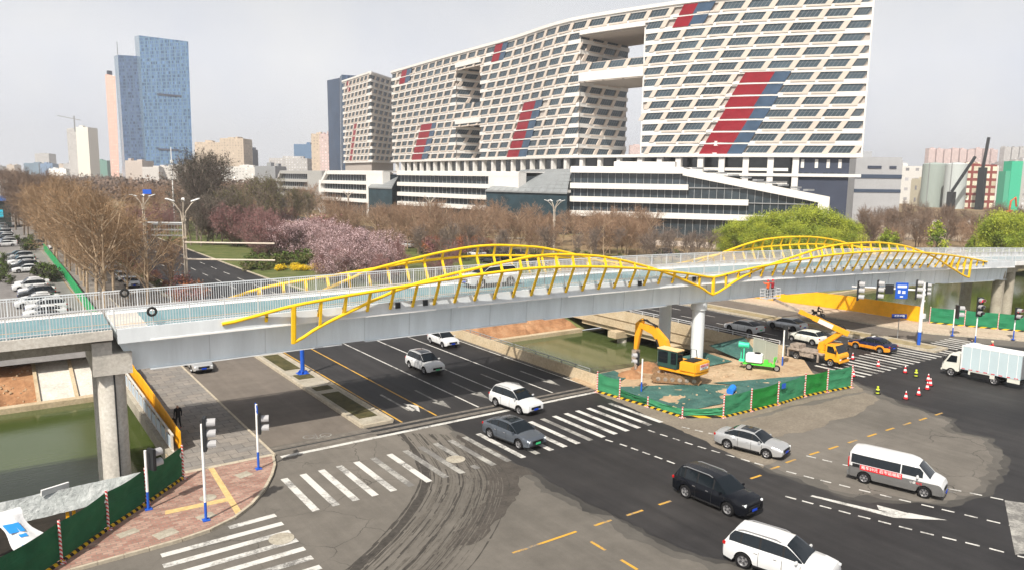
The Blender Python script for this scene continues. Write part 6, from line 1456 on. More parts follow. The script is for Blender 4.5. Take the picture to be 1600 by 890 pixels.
def slope(mb, ua, za, ub, zb, h, o0_, o1_):
    mb.hexa([P(ua, za-h, o1_), P(ub, zb-h, o1_), P(ub, zb-h, o0_), P(ua, za-h, o0_), P(ua, za, o1_), P(ub, zb, o1_), P(ub, zb, o0_), P(ua, za, o0_)])
slope(wb, u1, 21.2, L, 13.4, 2.2, -3, .6); slab(wb, P, L-3.0, L, 0, 12.5, -3, .61)
for z, ue in ((14.6, u3), (10.4, u2), (5.9, L-3.0)): slab(wb, P, 0, ue, z, z+1.7, -2, .5)
slab(wb, P, 0, u1, 21.2, 21.5, -24, 0); slab(wb, P, u1*.35, u1*.9, 21.5, 23.2, -14, -8)
wb.build('wall', M['fw'], tR)
gg = MB()
slab(gg, P, 0, u1, 0, 20.4, -26, -.9)
n = 10
for k in range(n):
    a = u1+(L-1-u1)*k/n; b_ = u1+(L-1-u1)*(k+1)/n; za = 20-(a-u1)/(L-u1)*8.0; zb = 20-(b_-u1)/(L-u1)*8.0
    gg.hexa([P(a, 0, -.9), P(b_, 0, -.9), P(b_, 0, -26), P(a, 0, -26), P(a, za, -.9), P(b_, zb, -.9), P(b_, zb, -26), P(a, za, -26)])
gg.build('glazing', M['dglass'], tR)
mb = MB()
for k in range(int(L/2.2)): u = 1+k*2.2; slab(mb, P, u-.07, u+.07, 0, min(19.4, 20-(max(0, u-u1))/(L-u1)*8.6), -.9, -.78)
for z in (18.1,): slab(mb, P, u1, u3+8, z-3, z-2.75, -.9, -.6)
slab(mb, P, u3, u2+14, 15.2, 15.5, -.9, -.5); slab(mb, P, u2, L-3, 11.0, 11.25, -.9, -.5)
mb.build('mullion', M['greym'], tR)
rt_ = MB()
for k in range(10):
    a = u1+2+(L-u1-6)*k/10; rt_.box(*(P(a+2, 21.6-(a-u1)/(L-u1)*7.8, -3)), 3.2, 1.6, .5)
rt_.build('roof_fixture', M['greym'], tR)
def midwing(label, pA, DA, pB, DB, pxe, slant=False):
    t, P_, L_ = wing('podium_wing', label, pA, DA, pB, DB, None, None, 20); o0 = Vector(t.location); mb = MB(); ue = upl(pxe, P_, L_, o0)
    slab(mb, P_, 0 if not slant else 8, L_, 18.0, 19.6, -3, .6); slab(mb, P_, ue, L_, 0, 18.0, -3, .55); slab(mb, P_, 0 if not slant else 8, L_, 19.3, 19.7, -24, 0)
    for z in (13.8, 9.9, 6.2): slab(mb, P_, 0, ue, z, z+1.5, -2, .5)
    if slant:
        mb.hexa([P_(0, 13, .6), P_(1.8, 13, .6), P_(1.8, 13, -3), P_(0, 13, -3), P_(7, 19.6, .6), P_(9, 19.6, .6), P_(9, 19.6, -3), P_(7, 19.6, -3)]); slab(mb, P_, 0, 1.8, 0, 13, -3, .6)
    mb.build('wall', M['fw'], t); mb = MB(); slab(mb, P_, .3 if not slant else 3, L_-.3, 0, 18.2, -24, -.9); mb.build('glazing', M['dglass'], t)
    mb = MB()
    for k in range(int(L_/2.4)): slab(mb, P_, 1+k*2.4-.08, 1+k*2.4+.08, 0, 18, -.9, -.76)
    mb.build('mullion', M['greym'], t); return t, P_, L_
midwing('middle white banded podium wing between two grey sloping glass roofs', 622, 302, 812, 252, 765)
midwing('left white banded podium wing with a slanted end', 500, 352, 600, 310, 574, True)
fw_keep = M['fw']; M['fw'] = mat('weathered_grey_wall', (.36, .36, .35), .7, var=.1); midwing('farthest low grey podium wing with dark glazing behind bare trees', 432, 420, 505, 375, 482, True); M['fw'] = fw_keep
M['groof'] = mat('grey_metal_roof', (.30, .32, .33), .4, metal=.3, var=.12, scale=.4, streak=(1, 1, 1))
for lab, F, Dn, Bk in (('grey sloping glass canopy between the middle and right podium wings', [(758, 299, 258), (886, 299, 236)], 0, [(815, 265.5, 272), (893, 264, 256)]), ('small grey sloping canopy between the left and middle podium wings', [(575, 293, 312), (612, 293, 300)], 0, [(596, 273.5, 330), (624, 272.5, 318)])):
    f0, f1 = [ap(*q_) for q_ in F]; b0, b1 = [ap(*q_) for q_ in Bk]; t = thing('canopy', lab, 'building', (f0.x, f0.y, 0)); o0 = Vector(t.location)
    mb = MB(); zf = (f0.z+f1.z)/2; f0.z = f1.z = zf; dn = Vector((0, 0, .5))
    mb.hexa([f0-dn-o0, f1-dn-o0, b1-dn-o0, b0-dn-o0, f0-o0, f1-o0, b1-o0, b0-o0])
    for k in range(1, 12):
        q1, q2 = f0.lerp(f1, k/12), b0.lerp(b1, k/12); mb.beam(q1-o0+dn*.15, q2-o0+dn*.15, .18, .14, 1)
    for k in range(1, 7):
        q1, q2 = f0.lerp(b0, k/7), f1.lerp(b1, k/7); mb.beam(q1-o0+dn*.15, q2-o0+dn*.15, .18, .14, 1)
    mb.build('roof', [M['groof'], M['greym']], t)
    mb = MB(); d = (f1-f0).normalized(); q_ = [f0+(b0-f0)*.03, f1+(b1-f1)*.03, b1, b0]; mb.hexa([Vector((p.x, p.y, 0))-o0 for p in q_]+[Vector((p.x, p.y, p.z-.55))-o0 for p in q_]); mb.build('glazing', mat('teal_dark_glass', (.03, .055, .07), .15, spec=.8, var=.3, scale=.3), t)
# ---- generic towers
def facade_mat(name, wall, win, sx, sz, fx, fz, rough=.5, base=(0, 0), wob=.0):
    """grid of windows in metres; works on local X+Y along the wall and Z up"""
    m = mat(name, wall, rough); q = NB(m); tc = q.new('ShaderNodeTexCoord').outputs['Object']; sp_ = q.new('ShaderNodeSeparateXYZ'); q.n.links.new(tc, sp_.inputs[0])
    def mod(v, s_, f_):
        a = q.new('ShaderNodeMath', operation='PINGPONG'); a.inputs[1].default_value = s_/2; q.n.links.new(v, a.inputs[0]); b_ = q.new('ShaderNodeMath', operation='GREATER_THAN'); b_.inputs[1].default_value = s_/2*(1-f_); q.n.links.new(a.outputs[0], b_.inputs[0]); return b_.outputs[0]
    ad = q.new('ShaderNodeMath', operation='ADD'); q.n.links.new(sp_.outputs[0], ad.inputs[0]); q.n.links.new(sp_.outputs[1], ad.inputs[1])
    mu = q.new('ShaderNodeMath', operation='MULTIPLY'); q.n.links.new(mod(ad.outputs[0], sx, fx), mu.inputs[0]); q.n.links.new(mod(sp_.outputs[2], sz, fz), mu.inputs[1])
    vo = q.new('ShaderNodeTexWhiteNoise', noise_dimensions='3D'); sn = q.new('ShaderNodeVectorMath', operation='SNAP'); sn.inputs[1].default_value = (sx, sx, sz); q.n.links.new(tc, sn.inputs[0]); q.n.links.new(sn.outputs[0], vo.inputs['Vector'])
    wc = q.mix(q.ramp(vo.outputs['Value'], [(0, 0.), (1, 1.)]), win, tuple(min(1, x*3.2+.05) for x in win))
    c = q.mix(mu.outputs[0], wall, wc); q.n.links.new(c, q.b.inputs['Base Color']); return m
rnr = random.Random(8)
def block(name, label, px0, px1, ytop, D, m, depth=30, turn=0.0, roofm=None, ybase=None, group=None, win=None):
    a = ap(px0, ytop, D); b_ = ap(px1, ytop, D); z = (a.z+b_.z)/2; c = (a+b_)/2; wd = (b_-a).length
    t = thing(name, label, 'building', (c.x, c.y, 0), -YAW+turn, group); mb = MB(); mb.box(0, depth/2, z/2, wd, depth, z); mb.build('wall', m, t)
    mb = MB(); mb.box(0, depth/2, z+.6, wd*.98, depth*.98, 1.2); [mb.box(wd*rnr.uniform(-.35, .35), depth*rnr.uniform(.2, .8), z+1.6, wd*rnr.uniform(.08, .28), depth*.25, rnr.uniform(1.5, 5)) for _ in range(3)]; mb.build('roof', roofm or m, t); return t, z, wd
gA = facade_mat('blue_curtain_wall', (.11, .19, .27), (.018, .050, .11), 1.9, 4.1, .78, .74, .25); gB = facade_mat('dark_blue_curtain_wall', (.07, .12, .19), (.010, .028, .07), 2.4, 4.1, .84, .70, .25)
M['lblue'] = mat('pale_blue_glass', (.12, .20, .28), .2, spec=.8, var=.2, scale=.05)
def tower3(label, pts_top, pts_bot, D, mfront, mside, extra=None):
    """pts: (x,y) of left corner, front-left corner, right corner, with depths"""
    T_ = [ap(*p) for p in pts_top]; B_ = [ap(*p) for p in pts_bot]; t = thing('glass_tower', label, 'building', (B_[1].x, B_[1].y, 0)); o0 = Vector(t.location)
    for v in B_: v.z = 0
    mb = MB(); mb.face([B_[1]-o0, B_[2]-o0, T_[2]-o0, T_[1]-o0], 0); mb.face([B_[0]-o0, B_[1]-o0, T_[1]-o0, T_[0]-o0], 1)
    back = (T_[0]-T_[1])+T_[2]; bb = (B_[0]-B_[1])+B_[2]; mb.face([B_[2]-o0, bb-o0, back-o0, T_[2]-o0], 1); mb.face([bb-o0, B_[0]-o0, T_[0]-o0, back-o0], 1); mb.face([T_[1]-o0, T_[2]-o0, back-o0, T_[0]-o0], 1)
    mb.build('wall', [mfront, mside], t, fixn=False); return t, T_, B_, o0
t, T_, B_, o0 = tower3('tall blue glass tower with a folded front, the higher of the two blue towers', [(210, 57, 985), (217, 55.5, 950), (294, 65, 925)], [(226, 300, 985), (231, 300, 950), (303, 300, 925)], 940, gA, M['lblue'])
mb = MB()
for f, w_, h in ((.50, .28, 146*.56), (.35, .55, 0)):
    pass
def onT(u, z): b_ = B_[1].lerp(B_[2], u); tt = T_[1].lerp(T_[2], u); return b_.lerp(tt, z)-o0+Vector((-.5, -.6, 0))
for u0_, u1_, zz in ((.32, .82, .62), (.28, .72, .25)): mb.hexa([onT(u0_, zz)+Vector((0, 0, 0)), onT(u1_, zz), onT(u1_, zz)+Vector((.5, .5, 0)), onT(u0_, zz)+Vector((.5, .5, 0)), onT(u0_, zz+.012), onT(u1_, zz+.012), onT(u1_, zz+.012)+Vector((.5, .5, 0)), onT(u0_, zz+.012)+Vector((.5, .5, 0))])
mb.build('louvre_band', M['slate'], t)
t, T_, B_, o0 = tower3('second blue glass tower with darker front, left of the tallest one', [(178, 88, 1010), (184, 86, 985), (216, 88, 975)], [(194, 300, 1010), (198, 300, 985), (228, 300, 975)], 980, gB, M['lblue'])
mb = MB(); mb.tube([T_[1]-o0, T_[1]-o0+Vector((0, 0, 16))], .5, 5); mb.build('antenna', M['greym'], t)
t, T_, B_, o0 = tower3('slim salmon pink tower beside the blue glass towers', [(164, 117, 1060), (166, 116, 1050), (180, 119, 1040)], [(175, 300, 1060), (177, 300, 1050), (188, 300, 1040)], 1050, facade_mat('pink_wall', (.62, .40, .34), (.50, .30, .26), 3, 4, .3, .25, .7), mat('pink_side', (.66, .46, .40), .7))
mb = MB(); mb.box(*(T_[1]-o0+Vector((4, 0, 2))), 6, 6, 5); mb.build('roof_plant', M['slate'], t)
t, T_, B_, o0 = tower3('dark navy slab tower standing left behind the white office block', [(511, 126, 640), (530, 122, 620), (531, 122, 619)], [(516, 300, 640), (532, 300, 620), (533, 300, 619)], 630, M['slate'], mat('navy_glass', (.035, .06, .11), .3, var=.25, scale=.08))
t, T_, B_, o0 = tower3('dark navy slab tower with ribbed top just behind the white office block', [(531, 120, 600), (534, 117, 590), (582, 120, 580)], [(534, 300, 600), (537, 300, 590), (584, 300, 580)], 590, facade_mat('navy_ribbed', (.05, .08, .13), (.02, .035, .07), 3, 60, .5, .99, .3), mat('navy_glass2', (.03, .055, .10), .3))
bw = lambda n_, w_, g_, sx=3.2, sz=3.0, fx=.45, fz=.5: facade_mat(n_, w_, g_, sx, sz, fx, fz, .7)
cream = bw('cream_flats', (.50, .42, .33), (.20, .16, .13)); greyf = bw('grey_flats', (.42, .41, .40), (.20, .20, .21)); whitef = bw('white_flats', (.60, .59, .56), (.30, .29, .28)); pinkf = bw('pink_flats', (.52, .42, .40), (.28, .20, .20))
B_LIST = [('under construction grey tower carrying a tower crane', 104, 121, 202, 1300, greyf, 40), ('narrow bright white tower end beside the grey tower under construction', 118, 137, 200, 1280, mat('bright_white_wall', (.70, .68, .62), .7), 30),
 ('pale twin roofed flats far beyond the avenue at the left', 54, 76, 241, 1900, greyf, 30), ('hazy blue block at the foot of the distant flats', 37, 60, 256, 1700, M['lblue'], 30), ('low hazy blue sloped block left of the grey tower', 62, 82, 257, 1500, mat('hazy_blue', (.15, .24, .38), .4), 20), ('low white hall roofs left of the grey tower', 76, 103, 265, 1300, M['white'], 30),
 ('small cream block with a tiled roof right of the white tower', 141, 152, 254, 1500, cream, 20), ('green netted block under construction beside the pink tower', 150, 167, 252, 1400, mat('netted_green', (.14, .28, .24), .8), 20),
 ('cream wall hall with curved roof at the foot of the blue towers', 195, 222, 253, 760, mat('cream_wall', (.48, .42, .38), .7), 25), ('white gallery block with a square window at the foot of the blue towers', 222, 248, 263, 740, mat('pale_wall', (.52, .50, .48), .7), 25), ('long pale wall block below the tallest blue tower', 247, 302, 262, 750, mat('pale_wall2', (.56, .54, .51), .7), 25),
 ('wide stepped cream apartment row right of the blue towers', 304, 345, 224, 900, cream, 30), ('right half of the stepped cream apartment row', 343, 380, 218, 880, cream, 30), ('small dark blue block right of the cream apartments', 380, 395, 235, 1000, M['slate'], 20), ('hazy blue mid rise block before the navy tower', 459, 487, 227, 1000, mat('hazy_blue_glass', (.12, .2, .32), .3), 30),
 ('cream tower flats with a red stripe left of the navy tower', 486, 500, 211, 800, cream, 20), ('pink grey flats touching the navy tower', 499, 513, 211, 790, pinkf, 20), ('low unfinished concrete frame block behind the bare trees', 420, 480, 249, 900, greyf, 30), ('long low grey hall left behind the podium', 398, 430, 262, 600, M['greym'], 30), ('low white row behind the big evergreen', 300, 398, 262, 800, whitef, 25),
 ('small white hut block seen through the gap of the curved slab', 985, 1003, 228, 1500, pinkf, 20),
 ('cream factory building with square windows at the foot of the tanks', 1446, 1480, 282, 560, bw('cream_factory', (.60, .56, .44), (.08, .08, .09), 9, 9, .3, .35), 20), ('white factory building behind the grey banded hall', 1410, 1442, 262, 620, bw('white_factory', (.58, .57, .55), (.12, .12, .13), 8, 8, .35, .3), 25),
 ('white factory with blue roof trim at the right edge', 1558, 1592, 262, 520, bw('white_factory2', (.60, .60, .58), (.14, .16, .18), 7, 7, .6, .35), 25), ('grey industrial block at the extreme right edge', 1592, 1640, 255, 500, greyf, 25)]
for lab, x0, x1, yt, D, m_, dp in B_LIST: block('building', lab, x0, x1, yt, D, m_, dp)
for k in range(9): block('apartment_block', 'distant pinkish apartment tower in the hazy row behind the storage tanks', 1452+k*12.2, 1462+k*12.2, 233+(k % 3), 1500, pinkf, 14, group='hazy apartment row behind the storage tanks')
for k in range(3): block('apartment_block', 'distant apartment tower at the far right edge of the skyline', 1570+k*12.2, 1580+k*12.2, 231, 1450, greyf, 14, group='apartment towers at the far right of the skyline')
rndb = random.Random(3)
for k in range(26):
    x = rndb.uniform(-20, 480); wd = rndb.uniform(6, 16); block('apartment_block', 'hazy distant block on the left skyline', x, x+wd, rndb.uniform(250, 268), rndb.uniform(1700, 2400), rndb.choice([greyf, whitef, cream, pinkf]), 30, group='hazy blocks on the left skyline')
# tower crane
p = ap(117, 202, 1290); t = thing('tower_crane', 'thin tower crane on top of the grey tower under construction', 'crane', (p.x, p.y, 0))
mb = MB(); z = p.z; mb.beam((0, 0, z-5), (0, 0, z+22), 2, 2); mb.build('mast', M['greym'], t); mb = MB(); d = Vector((-math.cos(YAW), math.sin(YAW), 0)); mb.beam(d*-10+Vector((0, 0, z+15)), d*28+Vector((0, 0, z+22)), 1.2, 1.4); mb.build('jib', M['greym'], t)
# grey banded hall, tanks, scaffold block, crawler cranes at the right
t, z, wd = block('exhibition_hall', 'grey metal clad hall with two dark window bands right of the slate core', 1338, 1411, 250, 330, mat('grey_cladding', (.36, .37, .39), .5, var=.06, scale=.3), 40)
for px, y0, y1 in ((0, 273, 279), (0, 296, 301)):
    z0, z1 = ap(1375, y1, 330).z, ap(1375, y0, 330).z; mb = MB(); mb.box(0, -.1, (z0+z1)/2, wd*1.002, .3, z1-z0); mb.build('window_band', mat('band_glass', (.05, .07, .11), .2), t)
mb = MB(); mb.box(-2, -.12, z-3.2, 6, .3, 1.2); mb.box(6, -.12, z-3.2, 3, .3, 1.2); mb.build('louvre', M['slate'], t)
for x0, x1, yt, yb, D, m_, lab in ((1444, 1479, 257, 283, 545, mat('tank_grey', (.30, .35, .33), .6), 'squat grey green storage tank above the cream factory'), (1480, 1511, 257, 305, 520, mat('tank_pale', (.46, .50, .50), .5), 'tall pale storage tank left of the red scaffold block')):
    a, b_ = ap(x0, yt, D), ap(x1, yt, D); c = (a+b_)/2; r_ = (b_-a).length/2; t = thing('storage_tank', lab, 'storage tank', (c.x, c.y, 0)); mb = MB(); mb.lathe([(r_, 0), (r_, c.z), (r_*.9, c.z+.6), (.1, c.z+1.4)], 36); mb.build('tank', m_, t, smooth=40)
    mb = MB(); mb.tube([(-r_-.2, 0, 0), (-r_-.2, 0, c.z+1)], .3, 6); mb.build('ladder', M['greym'], t)
sc_ = facade_mat('red_scaffold', (.24, .06, .05), (.40, .33, .24), 6.5, 5, .74, .62, .7); block('factory_block', 'building wrapped in dark red scaffold frames right of the tanks', 1511, 1559, 260, 520, sc_, 22)
a = ap(1590, 255, 480); t = thing('green_tower', 'bright green netted stair tower at the right edge', 'building', (a.x, a.y, 0), -YAW); mb = MB(); mb.box(0, 4, ap(1590, 252, 480).z/2, 7, 8, ap(1590, 252, 480).z); mb.build('wall', mat('mint_net', (.05, .42, .26), .7), t)
mb = MB(); mb.box(-4.5, 4, ap(1590, 268, 480).z/2, 4, 7, ap(1590, 268, 480).z); mb.build('annex', mat('mint_net2', (.08, .36, .24), .7), t)
for x0, y0, x1, y1, D, lab in ((1487, 300, 1524, 245, 500, 'dark crawler crane with its lattice boom leaning right before the pale tank'), (1536, 262, 1545, 215, 505, 'dark crane boom rising steeply above the red scaffold block')):
    a, b_ = ap(x0, y0, D), ap(x1, y1, D); t = thing('crawler_crane', lab, 'crane', (a.x, a.y, 0)); mb = MB(); mb.beam(Vector((0, 0, a.z)), b_-Vector((a.x, a.y, 0)), 1.3, 1.5); mb.build('boom', M['blackm'], t); mb = MB(); mb.box(0, 0, a.z/2 if a.z > 6 else 3, 4, 4, max(a.z, 6)); mb.build('body', M['blackm'], t)
# orange digger on the far site, site walls, white tower mast
a = ap(1578, 318, 420); t = thing('excavator', 'tiny orange digger arm on the far building site at the right', 'excavator', (a.x, a.y, 0)); mb = MB(); mb.tube([(0, 0, 2), (1, 0, 8), (4, -1, 10), (6, -1, 5)], .5, 6); mb.build('boom', M['cap'] if False else mat('orange_red', (.6, .1, .03), .5), t); mb = MB(); mb.box(-1, 0, 1.5, 4, 3, 3); mb.build('body', mat('orange_red2', (.6, .12, .03), .5), t)
mb = MB(); a, b_ = ap(1410, 325, 300), ap(1640, 322, 300); mb.beam(Vector((a.x, a.y, 1.6)), Vector((b_.x, b_.y, 1.6)), .3, 3.2); tag(mb.build('site_wall', M['fw']), 'long white site wall crossing behind the brown trees at the right', 'wall')
mb = MB(); a, b_ = ap(1000, 372, 205), ap(1110, 368, 198); mb.beam(Vector((a.x, a.y, .7)), Vector((b_.x, b_.y, .7)), .3, 1.4); tag(mb.build('low_wall', M['fb']), 'low pale wall in front of the plaza behind the bare saplings', 'wall')
# ================================================================== TREES
def bark(name, c): return mat(name, c, .9, var=.3, scale=2)
M['bk1'] = bark('pale_brown_bark', (.38, .29, .20)); M['bk2'] = bark('grey_bark', (.19, .155, .125)); M['tw_o'] = bark('orange_twigs', (.255, .17, .10)); M['tw_b'] = bark('brown_twigs', (.17, .12, .09)); M['tw_g'] = bark('grey_twigs', (.17, .135, .115))
M['tw_p'] = bark('plum_twigs', (.21, .13, .12)); M['lf_o'] = mat('dry_orange_leaves', (.31, .185, .095), .8, var=.3, scale=1); M['lf_c'] = mat('dry_brown_leaves', (.34, .20, .125), .8, var=.3, scale=1)
M['tw_r'] = bark('reddish_twigs', (.25, .165, .11)); M['pink'] = mat('pink_blossom', (.66, .49, .51), .8, var=.25, scale=1.2); M['plum'] = mat('plum_leaves', (.24, .11, .11), .8, var=.3, scale=1)
M['will'] = mat('willow_leaves', (.33, .37, .04), .7, var=.25, scale=.7); M['will2'] = mat('willow_leaves_dark', (.20, .26, .03), .7, var=.25, scale=.7)
M['ever'] = mat('evergreen_needles', (.050, .052, .036), .8, var=.4, scale=1.5); M['olive'] = mat('olive_leaves', (.13, .13, .045), .8, var=.3, scale=1); M['rust_l'] = mat('rusty_leaves', (.26, .10, .045), .8, var=.3, scale=1); M['bush'] = mat('bush_leaves', (.08, .12, .025), .8, var=.4, scale=2)
def leaf(mb, p, s, rn, m=0):
    a = Vector((rn.gauss(0, 1), rn.gauss(0, 1), rn.gauss(0, 1))).normalized(); b_ = a.orthogonal().normalized(); c = a.cross(b_)
    mb.face([p+b_*s, p-b_*s*.5+c*s*.85, p-b_*s*.5-c*s*.85], m)
def stick(mb, a, b_, r0_, r1_, m=0, n=3):
    d = (b_-a)
    if d.length < 1e-4: return
    d.normalize(); u = d.orthogonal().normalized(); v = d.cross(u); i = len(mb.v)
    for p, r_ in ((a, r0_), (b_, r1_)):
        for q_ in range(n): an = 2*math.pi*q_/n; mb.v.append(tuple(p+(u*math.cos(an)+v*math.sin(an))*r_))
    for q_ in range(n): j = (q_+1) % n; mb.f.append((i+q_, i+j, i+n+j, i+n+q_)); mb.m.append(m)
def bare(name, H_, spread, seed, tw, bk, leaves=0, lm=None, lsize=.12, up_=.55, trunk_h=.28, twr=.022, dens=1.0, blossom=False, stems=1):
    rn = random.Random(seed); tr = MB(); cr = MB()
    def wander(p, d, L, r0_, r1_, mb, n, sides, bend=.12, lift=.05):
        pts = [p.copy()]; dd = d.copy()
        for k in range(n):
            dd = (dd+Vector((rn.gauss(0, bend), rn.gauss(0, bend), rn.gauss(0, bend*.6)+lift))).normalized(); q_ = pts[-1]+dd*L/n
            stick(mb, pts[-1], q_, r0_+(r1_-r0_)*k/n, r0_+(r1_-r0_)*(k+1)/n, 0, sides); pts.append(q_)
        return pts
    def along(pts, f): x = f*(len(pts)-1); i = min(len(pts)-2, int(x)); return pts[i].lerp(pts[i+1], x-i), (pts[i+1]-pts[i]).normalized()
    def side(d, tilt):
        ax = d.orthogonal().normalized(); ax.rotate(Matrix.Rotation(rn.uniform(0, 6.283), 3, d)); return (d*math.cos(tilt)+ax*math.sin(tilt)).normalized()
    for s_ in range(stems):
        d0 = Vector((rn.gauss(0, .03+.28*(stems > 1)), rn.gauss(0, .03+.28*(stems > 1)), 1)).normalized()
        lead = wander(Vector((0, 0, 0)), d0, H_*.80, H_*.016, H_*.004, tr, 7, 6, .05, .02); nb = int((19 if stems == 1 else 12)*dens)
        for k in range(nb):
            f = trunk_h+(1-trunk_h)*((k+rn.random()*.7)/nb); p, d = along(lead, min(.99, f)); L1 = H_*(.20+.24*math.sin(math.pi*min(1, (f-trunk_h)/(1-trunk_h)*.75+.2)))*(.8+.35*spread)*rn.uniform(.75, 1.15)
            br1 = wander(p, side(Vector((0, 0, 1)), rn.uniform(.55, .95)*spread+.15), L1, H_*.0065, H_*.0022, tr, 5, 4, .12, .10*up_)
            for j in range(8):
                p2, d2 = along(br1, .18+.8*(j+rn.random())/8); L2 = L1*rn.uniform(.28, .5)*(1.15-.05*j)
                br2 = wander(p2, side(d2, rn.uniform(.5, 1.0)), L2, H_*.0026, twr*.7, cr, 3, 3, .15, .10*up_)
                for i in range(5):
                    p3, d3 = along(br2, .2+.8*(i+rn.random())/5); L3 = L2*rn.uniform(.35, .7)
                    br3 = wander(p3, side(d3, rn.uniform(.4, 1.0)), L3, twr*.75, twr*.4, cr, 2, 3, .15, .08)
                    for h in range(2):
                        p4, d4 = along(br3, rn.uniform(.2, 1)); q_ = p4+side(d4, rn.uniform(.4, 1.0))*L3*rn.uniform(.4, .9); stick(cr, p4, q_, twr*.45, twr*.25, 0, 3)
                    for h in range(leaves): leaf(cr, p3.lerp(br3[-1], rn.random())+Vector((rn.gauss(0, .14), rn.gauss(0, .14), rn.gauss(0, .14))), lsize*rn.uniform(.5, 1.3), rn, 1 if lm else 0)
    me_t = tr.build('trunk', bk); me_c = cr.build('crown', [tw, lm] if lm else tw)
    return (me_t.data, me_c.data, [me_t, me_c])
def leafy(name, H_, Rr, seed, ms, trunk, n=2600, ls=.16, z0=.25, kind='round', clumps=26):
    rn = random.Random(seed); tr = MB(); cr = MB(); stick(tr, Vector((0, 0, 0)), Vector((rn.gauss(0, .2), rn.gauss(0, .2), H_*.6)), H_*.02, H_*.012, 0, 7); C_ = []
    for k in range(clumps):
        f = rn.random(); zz = H_*(z0+(1-z0)*f); 
        if kind == 'cone': rr = Rr*(1-f)**.8*rn.uniform(.5, 1)
        elif kind == 'will': rr = Rr*math.sin(math.pi*(.15+.8*f))**.6*rn.uniform(.2, 1)
        else: rr = Rr*math.sqrt(max(.05, 1-(2*f-1)**2))*rn.uniform(.3, .95)
        a = rn.uniform(0, 6.283); c = Vector((rr*math.cos(a), rr*math.sin(a), zz)); C_.append((c, Rr*rn.uniform(.22, .42), rn.randrange(len(ms)))); stick(tr, Vector((0, 0, max(.3, zz*.55))), c, .06, .02, 0, 4)
    for k in range(n):
        c, s, mi = C_[rn.randrange(len(C_))]
        if kind == 'will':
            p = c+Vector((rn.gauss(0, s*.6), rn.gauss(0, s*.6), rn.gauss(0, s*.35))); L = rn.uniform(.4, 1.6)
            for q_ in range(3): leaf(cr, p+Vector((rn.gauss(0, .05), rn.gauss(0, .05), -L*q_/3)), ls*rn.uniform(.6, 1.2), rn, mi)
        else: leaf(cr, c+Vector((rn.gauss(0, s*.5), rn.gauss(0, s*.5), rn.gauss(0, s*.42))), ls*rn.uniform(.6, 1.3), rn, mi)
    t_ = tr.build('trunk', trunk); c_ = cr.build('crown', ms); return (t_.data, c_.data, [t_, c_])
KINDS_ = {
 'A': [bare('a', 12.5, .8, s, M['tw_o'], M['bk1'], 1, M['lf_o'], .075, .6, twr=.022, trunk_h=.2) for s in (1, 2, 3)],
 'B': [bare('b', 12, .8, s, M['tw_b'], M['bk2'], 1, M['tw_b'], .08, .7, twr=.034, trunk_h=.2) for s in (11, 12)],
 'C': [bare('c', 9.5, .85, s, M['tw_r'], M['bk1'], 1, M['lf_c'], .06, .5, twr=.026, trunk_h=.15) for s in (21, 22, 23)],
 'P': [bare('p', 7, 1.0, s, M['tw_p'], M['bk2'], 3, M['pink'], .085, .3, trunk_h=.12, stems=2) for s in (31, 32)],
 'U': [bare('u', 7, 1.0, s, M['tw_p'], M['bk2'], 3, M['plum'], .08, .3, trunk_h=.12, stems=2) for s in (36, 37)],
 'S': [bare('s', 8, .6, s, M['tw_g'], M['bk2'], 0, None, .1, .8, twr=.026, dens=.8) for s in (41, 42)],
 'G': [bare('g', 13, .55, s, M['tw_g'], M['bk2'], 3, M['olive'], .12, .9, twr=.026) for s in (46, 47)],
 'W': [leafy('w', 9, 4.4, s, [M['will'], M['will2'], M['will']], M['bk2'], 6500, .135, .2, 'will', 44) for s in (51, 52)],
 'V': [leafy('v', 6, 2.3, s, [M['will'], M['bush'], M['will2']], M['bk2'], 1500, .18, .3, 'cone', 20) for s in (56, 57)],
 'E': [bare('e', 17, .62, s, M['tw_g'], M['bk2'], 5, M['ever'], .13, .9, twr=.03, trunk_h=.15) for s in (61, 62)],
 'H': [leafy('h', 1.2, 1.0, s, [M['bush'], M['olive']], M['bk2'], 420, .10, .2, 'round', 12) for s in (71, 72)],
 'Y': [leafy('y', .8, 1.1, s, [mat('yellow_flowers', (.70, .50, .02), .7)], M['bk2'], 380, .10, .3, 'round', 10) for s in (76,)],
 'K': [leafy('k', 2.0, 1.7, s, [M['bush'], M['ever']], M['bk2'], 700, .14, .2, 'round', 14) for s in (81,)],
 'R': [leafy('r', 3.2, 2.6, s, [M['rust_l'], M['tw_r'], M['plum']], M['bk2'], 1700, .14, .15, 'round', 22) for s in (85, 86)],
}
for L in KINDS_.values():
    for t_, c_, obs in L:
        for o in obs: bpy.data.objects.remove(o)
